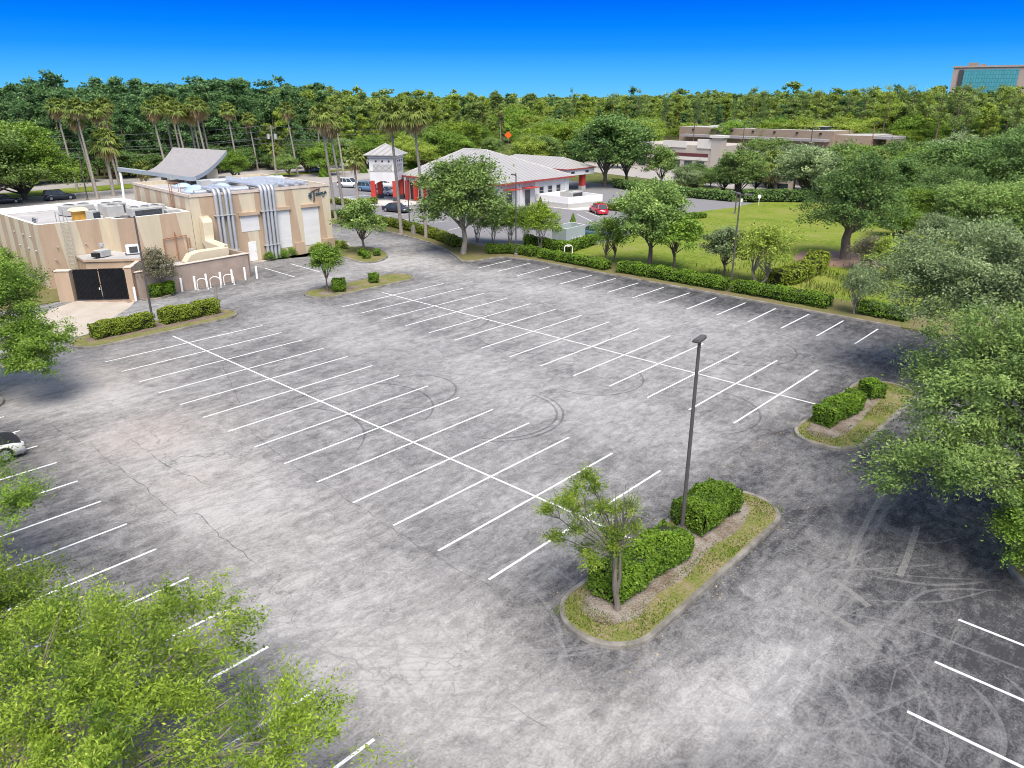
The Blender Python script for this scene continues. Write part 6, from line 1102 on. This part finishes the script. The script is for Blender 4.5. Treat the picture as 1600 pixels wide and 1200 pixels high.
MT = [('oak', 'oak', 1152, 306, 235, 'rounded tree at the back corner of the meadow'), ('ball', 'oak', 1033, 290, 228, 'tree in front of the maroon banded shop'), ('tall', 'dark', 945, 292, 180, 'dark tall tree by the drive-through canopy'), ('tall', 'dark', 978, 288, 196, 'dark upright tree right of the drive-through canopy tree'), ('big', 'dark', 1445, 352, 288, 'dense dark tree closing the right side of the lawn'), ('big', 'oak', 1515, 372, 285, 'green tree behind the grey green oak'), ('big', 'oak', 1590, 375, 280, 'green tree at the right edge behind the grey green oak'), ('oak', 'oakb', 1405, 372, 318, 'bright bushy tree at the right end of the lawn'), ('oak', 'oakg', 1462, 385, 335, 'grey green bushy tree at the right end of the lawn'), ('oak', 'oakg', 1075, 298, 258, 'low pale tree left of the rounded back tree'),
      ('oak', 'oakg', 1262, 312, 228, 'grey green tree right of the squat bin store'), ('oak', 'oakg', 1222, 285, 226, 'soft round tree before the tan building'), ('oak', 'oak', 1190, 270, 216, 'smaller round tree under the tan building wall'), ('oak', 'oak', 1300, 300, 222, 'tree right of the fan palm before the tan building'), ('oak', 'oakb', 1342, 285, 226, 'green tree before the annex of the tan building'), ('tall', 'dark', 1400, 330, 246, 'dark tree behind the huge meadow tree'), ('oak', 'oak', 1445, 318, 242, 'green tree left of the bare bush'), ('big', 'dark', 1500, 320, 225, 'broad dark tree mass at right'), ('big', 'dark', 1580, 330, 205, 'dark tree at the right edge above the grey green oak'), ('big', 'oak', 1545, 300, 215, 'green tree between the two broad dark trees'),
      ('oak', 'lime', 1418, 228, 155, 'bright lime tree right of the warehouse'), ('big', 'lime', 1462, 232, 162, 'broad bright lime tree right of the warehouse annex'), ('oak', 'lime', 1385, 215, 160, 'lime tree behind the warehouse annex'), ('big', 'lime', 1590, 230, 172, 'bright lime tree at the right edge'), ('oak', 'oakb', 1545, 235, 182, 'lime green tree near the right edge below the office tower'),
      ('oak', 'oakb', 510, 274, 222, 'round dark green tree near the road behind the restaurant'), ('oak', 'dark', 482, 270, 220, 'dark round tree left of the cone shrub by the road'), ('cone', 'hedge', 506, 276, 252, 'clipped cone shrub in the road side bed'), ('cone', 'hedge', 568, 270, 248, 'second clipped cone shrub in the road side bed'), ('oak', 'oakb', 572, 262, 212, 'round tree left of the entrance tower'), ('oak', 'lime', 622, 252, 206, 'lime tree behind the entrance tower'), ('oak', 'oak', 660, 262, 222, 'tree with open crown right of the entrance tower'), ('cone', 'hedge', 646, 262, 232, 'dark cone tree right of the entrance tower'), ('oak', 'lime', 720, 240, 190, 'bright lime tree behind the hip roof'), ('oak', 'oak', 690, 246, 205, 'green tree left of the bright lime tree'), ('oak', 'oakb', 365, 282, 236, 'feathery round tree behind the curved roof'),
      ('big', 'oakb', 40, 312, 192, 'large light green oak beyond the low wing'), ('big', 'oak', -40, 320, 190, 'green oak partly out of the left edge'), ('oak', 'oak', 770, 250, 215, 'green tree above the left part of the hip roof'), ('oak', 'dark', 815, 254, 218, 'dark tree above the right part of the hip roof'), ('oak', 'oak', 855, 258, 220, 'tree between the hip roof and the canopy'), ('oak', 'dark', 905, 252, 214, 'dark tree above the drive-through canopy'), ('big', 'oakb', 800, 222, 168, 'yellow green tree by the far road'), ('big', 'pinel', 870, 205, 166, 'broad yellow tree beyond the shops'), ('big', 'pinel', 915, 208, 168, 'yellow green tree left of the dark vine covered trunks'), ('oak', 'oakb', 1490, 300, 252, 'green tree under the twin trunk pines'),
      ('oak', 'oak', 1285, 272, 232, 'round tree behind the soft trees before the warehouse'), ('oak', 'dark', 1235, 296, 244, 'dark tree left of the broad fan palm'), ('oak', 'oakg', 1180, 300, 250, 'grey green tree right of the rounded back tree'), ('oak', 'oakg', 1330, 318, 262, 'grey green tree under the annex trees'), ('oak', 'oak', 1370, 312, 262, 'green tree just left of the huge dark tree top'), ('oak', 'oak', 965, 262, 215, 'tree behind the drive-through canopy tree'), ('big', 'dark', 1470, 345, 262, 'dark bushy tree right of the bright green round tree'), ('big', 'oak', 1600, 290, 190, 'green tree at the right edge under the lime trees'), ('oak', 'oak', 1500, 270, 218, 'green tree below the leaning pine'), ('oak', 'oak', 930, 244, 206, 'tree at the white stepped shop'), ('oak', 'dark', 870, 240, 206, 'dark tree between hip roof and far shops'), ('oak', 'oakb', 745, 232, 196, 'green tree by the small orange sign'), ('oak', 'dark', 835, 232, 202, 'dark tree left of the small pale roofed shop'),
      ('oak', 'dark', 640, 250, 214, 'dark tree right behind the pyramid roof'), ('oak', 'oak', 540, 262, 216, 'green tree between the cone shrubs'), ('oak', 'oak', 452, 276, 240, 'low green tree behind the restaurant sign wall'), ('oak', 'dark', 415, 262, 226, 'dark tree behind the silver roof ducts'),
      ('oak', 'lime', 1015, 226, 184, 'lime tree behind the maroon banded shop'), ('oak', 'oak', 1110, 292, 262, 'low tree by the pale wall of the shop'), ('oak', 'oakb', 640, 236, 200, 'green tree farther behind the lime tree by the tower')]
for i, (k, lm, px, py, top, lab) in enumerate(MT): tree(k, lm, px, py, top, lab, seed=1 + (i % 2) if k in ('oak', 'big') else 1, wide=1.0 + .25 * ((i * 37) % 5) / 5, sink=.2 if k in ('oak', 'big') and i < 30 else .12)
for (px, py, top, lab) in ((1480, 262, 132, 'tall twin trunk pine rising beside the office tower'), (1497, 256, 140, 'tall pine leaning before the glass of the office tower'), (1572, 252, 140, 'tall pine before the right end of the office tower')): tree('pine', 'pine', px, py, top, lab, 'pine_tree', 'pinebark', wide=.9)

# ---- palms -------------------------------------------------------------------------------------
def palm_meshes(seed, H, nf, nd, R):
    rg = np.random.default_rng(seed); lean = rg.normal(size=2) * .5; tr = MB(); tr.tube([(0, 0, -.1), (0, 0, .5), (lean[0] * .35, lean[1] * .35, H * .4), (lean[0] * .8, lean[1] * .8, H * .75), (lean[0], lean[1], H)], [.34, .24, .19, .16, .15], 8, 0, False); top = np.array([lean[0], lean[1], H])
    def fronds(n, e0, e1, rad):
        Q = []; T = []
        for k in range(n):
            a = k * 2.39996 + rg.normal() * .2; el = e0 + (e1 - e0) * (k + .5) / n + rg.normal() * .1; d = np.array([math.cos(a) * math.cos(el), math.sin(a) * math.cos(el), math.sin(el)]) + np.array([_r[0], _r[1], 0]) * .22; d = unit(d); s = unit(np.cross(d, [0, 0, 1.0])); up = np.cross(s, d); pt = top + d * rad * .45; tt = rg.uniform(.2, .8)
            Q.append(np.stack([top - s * .03, top + s * .03, pt + s * .03, pt - s * .03])); T.append(tt)
            for j in np.linspace(-1, 1, 11):
                b_ = unit(d * math.cos(j * 1.15) + s * math.sin(j * 1.15)); ln_ = rad * .62 * (1 - .25 * abs(j)) * rg.uniform(.85, 1.1); wd_ = np.cross(b_, up) * .085 * rad / 1.6; md = pt + b_ * ln_ * .55 + np.array([0, 0, -.05 * rad]); e_ = pt + b_ * ln_ + np.array([0, 0, -.30 * rad * rg.uniform(.6, 1.3)]); Q.append(np.stack([pt, md + wd_, e_, md - wd_])); T.append(np.clip(tt + rg.normal() * .1, 0, 1))
        return np.array(Q), np.array(T)
    Qg, Tg = fronds(nf, 1.35, -.35, R); Qd, Td = fronds(nd, -.35, -1.25, R * .85) if nd else (None, None); return tr.mesh('palm_trunk', [M['palmtrunk']]), leafmesh('palm_crown', Qg, Tg, [L['palm']]), leafmesh('dead_fronds', Qd, Td, [L['dead']]) if nd else None
PM = {k: palm_meshes(*v) for k, v in dict(a=(3, 14, 40, 14, 2.3), b=(5, 14, 38, 10, 2.2), y=(8, 14, 36, 18, 2.3), s=(9, 6, 30, 6, 2.3), c=(10, 3, 38, 8, 2.2)).items()}
ymesh = PM['y'][1].copy(); ymesh.materials[0] = L['palmy']
def palm(kind, loc, h, label, yellow=False, wide=1.0):
    H0 = {'s': 6, 'c': 3}.get(kind, 14); tr, cr_, dd = PM[kind]; s = h / H0; sw = wide if H0 == 14 else s * .9
    t = thing('palm_tree', (float(loc[0]), float(loc[1]), 0), label, 'palm tree', 'palms', random.Random(label).uniform(-.4, .4), (sw, sw, s)); link('trunk', tr, t); a = link('crown', ymesh if yellow else cr_, t)
    if dd: b = link('dead_fronds', dd, t)
    if H0 == 14:
        for o in ([a, b] if dd else [a]):       # keep fronds unstretched when the trunk is scaled
            o.scale = (1, 1, 1 / s); o.location.z = 14 * (1 - 1 / s)
    return t
for (kd, px, py, cy, lab, yl) in (('y', 121, 297, 167, 'leftmost tall palm with shaggy yellow crown', 0), ('b', 153, 311, 168, 'second tall palm from the left with fat pale trunk', 0), ('y', 151, 308, 184, 'palm leaning just behind the second palm from the left', 0), ('a', 177, 300, 173, 'third tall palm from the left', 0), ('a', 191, 292, 166, 'palm right of the third with green crown', 0), ('y', 186, 288, 188, 'lower yellowish palm between its two tall neighbours', 0), ('s', 178, 306, 219, 'short palm in front of the left palm group', 0),
      ('b', 403, 266, 186, 'yellow green palm behind the silver roof ducts', 0), ('s', 433, 270, 229, 'short yellow palm near the restaurant sign', 0), ('a', 525, 345, 181, 'tall palm at the corner of the restaurant', 0), ('y', 538, 336, 190, 'palm with brown skirt next to the restaurant corner palm', 0), ('a', 627, 366, 180, 'tall palm before the entrance tower', 0), ('a', 666, 372, 180, 'tall palm right of the entrance tower beside the round oak', 0), ('s', 559, 312, 243, 'short palm left of the red tower leg', 0),
      ('a', 783, 227, 174, 'dark palm by the orange diamond sign', 0), ('y', 835, 210, 182, 'palm with brown skirt beyond the shops', 0), ('s', 811, 214, 193, 'small palm right of the orange diamond sign', 0)):
    c = gx(px, py); palm(kd, c, height(px, py, cy + (0 if kd != 's' else 4)), lab, yl)
G2 = ((247, 170), (260, 162), (273, 165), (283, 173), (299, 175), (307, 180), (314, 165), (320, 170), (361, 172), (455, 171), (494, 177), (512, 200), (529, 166))
LB = ('first palm of the group behind the curved roof', 'second palm of the group behind the curved roof with the highest crown', 'third palm behind the curved roof', 'fourth palm behind the curved roof with thick pale trunk', 'fifth palm behind the curved roof', 'sixth palm behind the curved roof half covered by its neighbours', 'seventh palm behind the curved roof', 'rightmost palm of the group behind the curved roof', 'single palm left of the transformer pole', 'thin far palm before the forest right of the transformer pole', 'far palm before the yellow green forest edge', 'lower far palm behind the restaurant corner palm', 'far palm with brown skirt high on the forest edge')
for i, ((px, py), lab) in enumerate(zip(G2, LB)):
    d = 158 + (i % 3) * 5 if i < 8 else 175 + (i % 4) * 8; c = at_dist(px, py, d); palm('yab'[i % 3], c, float(c[2]), lab)
palm('c', gx(1211, 302), 5.0, 'broad fan palm beside the squat bin store'); palm('c', gx(1372, 290), 4.5, 'small fan palm clump under the warehouse annex'); palm('c', gx(1262, 300), 4.2, 'fan palm right of the broad fan palm')
palm('c', at_dist(225, 256, 165), 3.5, 'low fan palm left of the curved roof')

# ================================================================== FOREST
FP = []
for sd in range(5):
    rg = np.random.default_rng(100 + sd); Q = []; T = []; b = MB(); Ht = 18.0
    dense = sd in (1, 4); b.tube([(0, 0, -.2), (rg.normal() * .3, rg.normal() * .3, 9), (0, 0, 16.5)], [.26, .2, .07], 5, 0, False)
    for k in range(17 if not dense else 24):
        z = rg.uniform(8.5 if not dense else 3.5, 17.2); a = rg.uniform(0, 6.3); r_ = rg.uniform(.5, 2.7) * (1 - max(0, z - 13) / 7); q, t_, c_ = crown(rg, (1.35, 1.35, .95), (math.cos(a) * r_, math.sin(a) * r_, z), 8, 38, .72, .48, .3, 4, .1, .5, .75); Q.append(q); T.append(t_); limb(b, (0, 0, z - 1), c_.mean(0), .07, .03, rg, 3, 2)
    FP.append((np.concatenate(Q), np.concatenate(T), b))
FV = {}
def fmesh(k, lm):
    if (k, lm) not in FV: FV[(k, lm)] = leafmesh('forest_tree', FP[k][0], FP[k][1], [L[lm], M['pinebark']], FP[k][2])
    return FV[(k, lm)]
FX = [-120, 0, 130, 300, 430, 520, 640, 760, 900, 1000, 1100, 1200, 1330, 1480, 1600, 1720]
FD = [185, 190, 192, 196, 205, 222, 262, 300, 330, 330, 330, 320, 320, 290, 260, 250]
FT = [140, 138, 130, 130, 132, 137, 143, 151, 150, 147, 146, 144, 140, 140, 142, 142]
rg = np.random.default_rng(77); spots = []
for row in range(26):
    d_off = row * 5.0 + row ** 1.75 * 2.3; step = 24 - min(row, 12) * .8
    px = -100.0 + rg.uniform(0, 20)
    while px < 1710: spots.append((px + rg.normal() * 6, row, float(np.interp(px, FX, FD)) + d_off + rg.normal() * 4)); px += step * rg.uniform(.7, 1.3)
spots.sort(key=lambda s: s[1] + rg.uniform(0, .3)); far_Q = []; far_T = []; far_M = []; nind = 0
LAB = {'pined': ('dark blue green pine standing in the forest left of the frame centre', 'dark pines of the forest on the left'), 'pine': ('olive green pine standing in the forest behind the buildings', 'olive pines of the forest'), 'pinel': ('yellow green pine standing in the forest behind the buildings', 'yellow green pines of the forest')}
for (px, row, D) in spots:
    yt = float(np.interp(px, FX, FT)) + abs(rg.normal()) * 8 - (7 if rg.uniform() < .12 else 0); base = at_dist(px, yt, D); h = float(base[2]); h = min(h, 23.0 if px < 520 else (20.5 if px > 950 else 18.0)) * rg.uniform(.80, 1.0) * (1.2 if rg.uniform() < .14 else (.82 if rg.uniform() < .25 else 1))
    if row == 0: h *= rg.uniform(.55, .95)
    wdk = float(np.clip((px - 400) / 170, 0, 1)) if px < 700 else .75; u_ = rg.uniform(); lm = 'pined' if u_ > wdk else ('pinel' if rg.uniform() < .52 else 'pine'); k = int(rg.integers(0, 5))
    if row <= 1 or (row < 5 and rg.uniform() < .5): k = (1, 4, 1, 4, 0)[k]
    if nind < 290 and row < 9:
        o = link('forest_pine', fmesh(k, lm)); o.location = (base[0], base[1], 0); o.rotation_euler.z = rg.uniform(0, 6.28); s = h / 18; o.scale = (s * rg.uniform(.85, 1.25),) * 2 + (s,); tag(o, LAB[lm][0], 'tree', LAB[lm][1]); nind += 1
    else:
        q, t_, b = FP[k]; sel = rg.permutation(len(q))[:max(60, int(1500 - row * 56))]; s = h / 18; a = rg.uniform(0, 6.28); ca, sa = math.cos(a), math.sin(a); qq = q[sel]; cc = qq.mean(1, keepdims=True); qq = (qq - cc) * (1 + row * .09) + cc; qq = qq * np.array([s * 1.2, s * 1.2, s]); qq = np.stack([qq[..., 0] * ca - qq[..., 1] * sa, qq[..., 0] * sa + qq[..., 1] * ca, qq[..., 2]], -1) + np.array([base[0], base[1], 0]); far_Q.append(qq); far_T.append(np.clip(t_[sel] * .6 + .4 * rg.uniform(), 0, 1)); far_M.append(lm)
for lm, nm in (('pined', 'dark_far_wood'), ('pine', 'olive_far_wood'), ('pinel', 'yellow_far_wood')):
    ix = [i for i in range(len(far_M)) if far_M[i] == lm]
    if ix: tag(link(nm, leafmesh(nm, np.concatenate([far_Q[i] for i in ix]), np.concatenate([far_T[i] for i in ix]), [L[lm]])), kind='stuff')
# wood to the horizon: low crowns over a wide belt
n = 26000; pxr = rg.uniform(-150, 1750, n); Dr = 480 * (3200 / 480) ** rg.uniform(0, 1, n); C = np.array([at_dist(a, 150, d) for a, d in zip(pxr, Dr)]); C[:, 2] = rg.uniform(5, 15.5, n); sz = 3.0 + Dr / 220; Q = leafquads(rg, C, unit(rg.normal(size=(n, 3)) + [0, 0, .6]), 1.0, .7); Q = (Q - C[:, None]) * sz[:, None, None] * np.array([1, 1, .55]) + C[:, None]
tag(link('far_wood', leafmesh('far_wood', Q, rg.uniform(0, 1, n), [L['pine']])), kind='stuff')
# leafy trees that fill the ground between the shops, the warehouse and the forest
rg = np.random.default_rng(9); nf_ = 0
for k in range(150):
    if k < 95: px, D = rg.uniform(560, 1060), rg.uniform(185, 320)
    else: px, D = rg.uniform(1060, 1660), rg.uniform(285, 320)
    if k < 95 and ((720 < px < 825 and D < 300) or (px > 850 and D < 215) or px > 1025): continue
    c = at_dist(px, 200, D); x, y = c[0], c[1]
    if (-135 < x < -110 and y < 130) or (-62 < x < -28 and y < 115): continue
    if abs(np.interp(y, [95, 175, 285], [-117, -157, -215]) - x) < 16: continue
    lm = ('oakb', 'lime', 'oak', 'pinel', 'lime')[k % 5]; cm, wm = tmesh('oak', lm, 'bark', 1 + k % 2); s_ = rg.uniform(.9, 1.7)
    put_tree('leafy_tree', (float(x), float(y), -1.5 * s_), {'oakb': 'green leafy tree in the thicket beyond the shops', 'lime': 'lime leafy tree in the thicket beyond the shops', 'oak': 'mid green leafy tree in the thicket beyond the shops', 'pinel': 'yellowish leafy tree in the thicket beyond the shops'}[lm], 'tree', cm, wm, 'bark', 'thicket beyond the shops, ' + {'oakb': 'green', 'lime': 'lime', 'oak': 'mid green', 'pinel': 'yellowish'}[lm], rg.uniform(0, 6), (s_ * 1.15, s_ * 1.15, s_))
# trees round the warehouse front and the back of the meadow
for k in range(34):
    px, D = rg.uniform(1080, 1640), rg.uniform(142, 205)
    if px < 1160 and D > 160: D = 150
    c = at_dist(px, 200, D); lm = ('oak', 'oakg', 'oakb', 'dark')[k % 4]; cm, wm = tmesh('oak', lm, 'bark', 1 + k % 2); s_ = rg.uniform(.5, .78) * (1.0 if px < 1400 else 1.9)
    put_tree('leafy_tree', (float(c[0]), float(c[1]), -1.6 * s_), {'oak': 'green tree in the belt before the warehouse', 'oakg': 'grey green tree in the belt before the warehouse', 'oakb': 'bright green tree in the belt before the warehouse', 'dark': 'dark green tree in the belt before the warehouse'}[lm], 'tree', cm, wm, 'bark', 'tree belt before the warehouse, ' + {'oakb': 'bright', 'dark': 'dark', 'oak': 'green', 'oakg': 'grey green'}[lm], rg.uniform(0, 6), (s_ * 1.2, s_ * 1.2, s_))
# undergrowth at the forest edge
for i in range(46):
    px = -60 + i * 36 + rg.normal() * 8; D = float(np.interp(px, FX, FD)) - 5 + rg.normal() * 3; c = at_dist(px, 200, D); lm = 'dark' if px < 520 else ('oakb' if rg.uniform() < .5 else 'lime'); cm, wm = tmesh('oak', lm, 'bark', 1 + i % 2); s = rg.uniform(.55, 1.0)
    put_tree('edge_tree', (float(c[0]), float(c[1]), -1.2 * s), {'dark': 'dark leafy undergrowth tree at the forest edge', 'oakb': 'green leafy undergrowth tree at the forest edge', 'lime': 'lime leafy undergrowth tree at the forest edge'}[lm], 'tree', cm, wm, 'bark', 'undergrowth along the forest edge, ' + {'dark': 'dark', 'oakb': 'green', 'lime': 'lime'}[lm], rg.uniform(0, 6), (s * 1.4, s * 1.4, s))
# taller open pines that break the skyline
for i in range(26):
    px = 960 + i * 26 + rg.normal() * 8; D = 262 + rg.uniform(0, 60) if px > 1330 else 318 + rg.uniform(0, 40); yt = float(np.interp(px, FX, FT)) - rg.uniform(-2, 10); c = at_dist(px, yt, D); cm, wm = tmesh('pine', ('pine', 'pinel', 'pine')[i % 3], 'pinebark', 1 + i % 2); s_ = float(c[2]) / 20.0
    put_tree('pine_tree', (float(c[0]), float(c[1]), 0), {0: 'olive tall open pine breaking the skyline on the right', 1: 'yellow green tall open pine breaking the skyline on the right', 2: 'olive tall open pine breaking the skyline on the right'}[i % 3], 'tree', cm, wm, 'pinebark', 'tall pines of the right skyline, ' + ('olive', 'yellow green', 'olive')[i % 3], rg.uniform(0, 6), (s_ * rg.uniform(.9, 1.3), s_ * 1.1, s_))
# tall dark trunks wrapped in vines standing above the wood at right
for i, (px, top) in enumerate(((895, 138), (1000, 150), (1040, 152), (1092, 152), (1108, 156), (1150, 155), (1195, 152))):
    c = at_dist(px, top, 300 + 8 * (i % 3)); tree('pine', 'dark', px, 0, 0, ['vine covered dead trunk standing highest above the forest', 'dark vine covered trunk right of the highest one', 'vine covered trunk above the maroon banded shop', 'first vine covered trunk above the tan building', 'second vine covered trunk above the tan building', 'third vine covered trunk above the tan building', 'rightmost vine covered trunk above the tan building'][i], 'dead_tree', 'pinebark', wide=.42, loc=(float(c[0]), float(c[1])), h=float(c[2]))
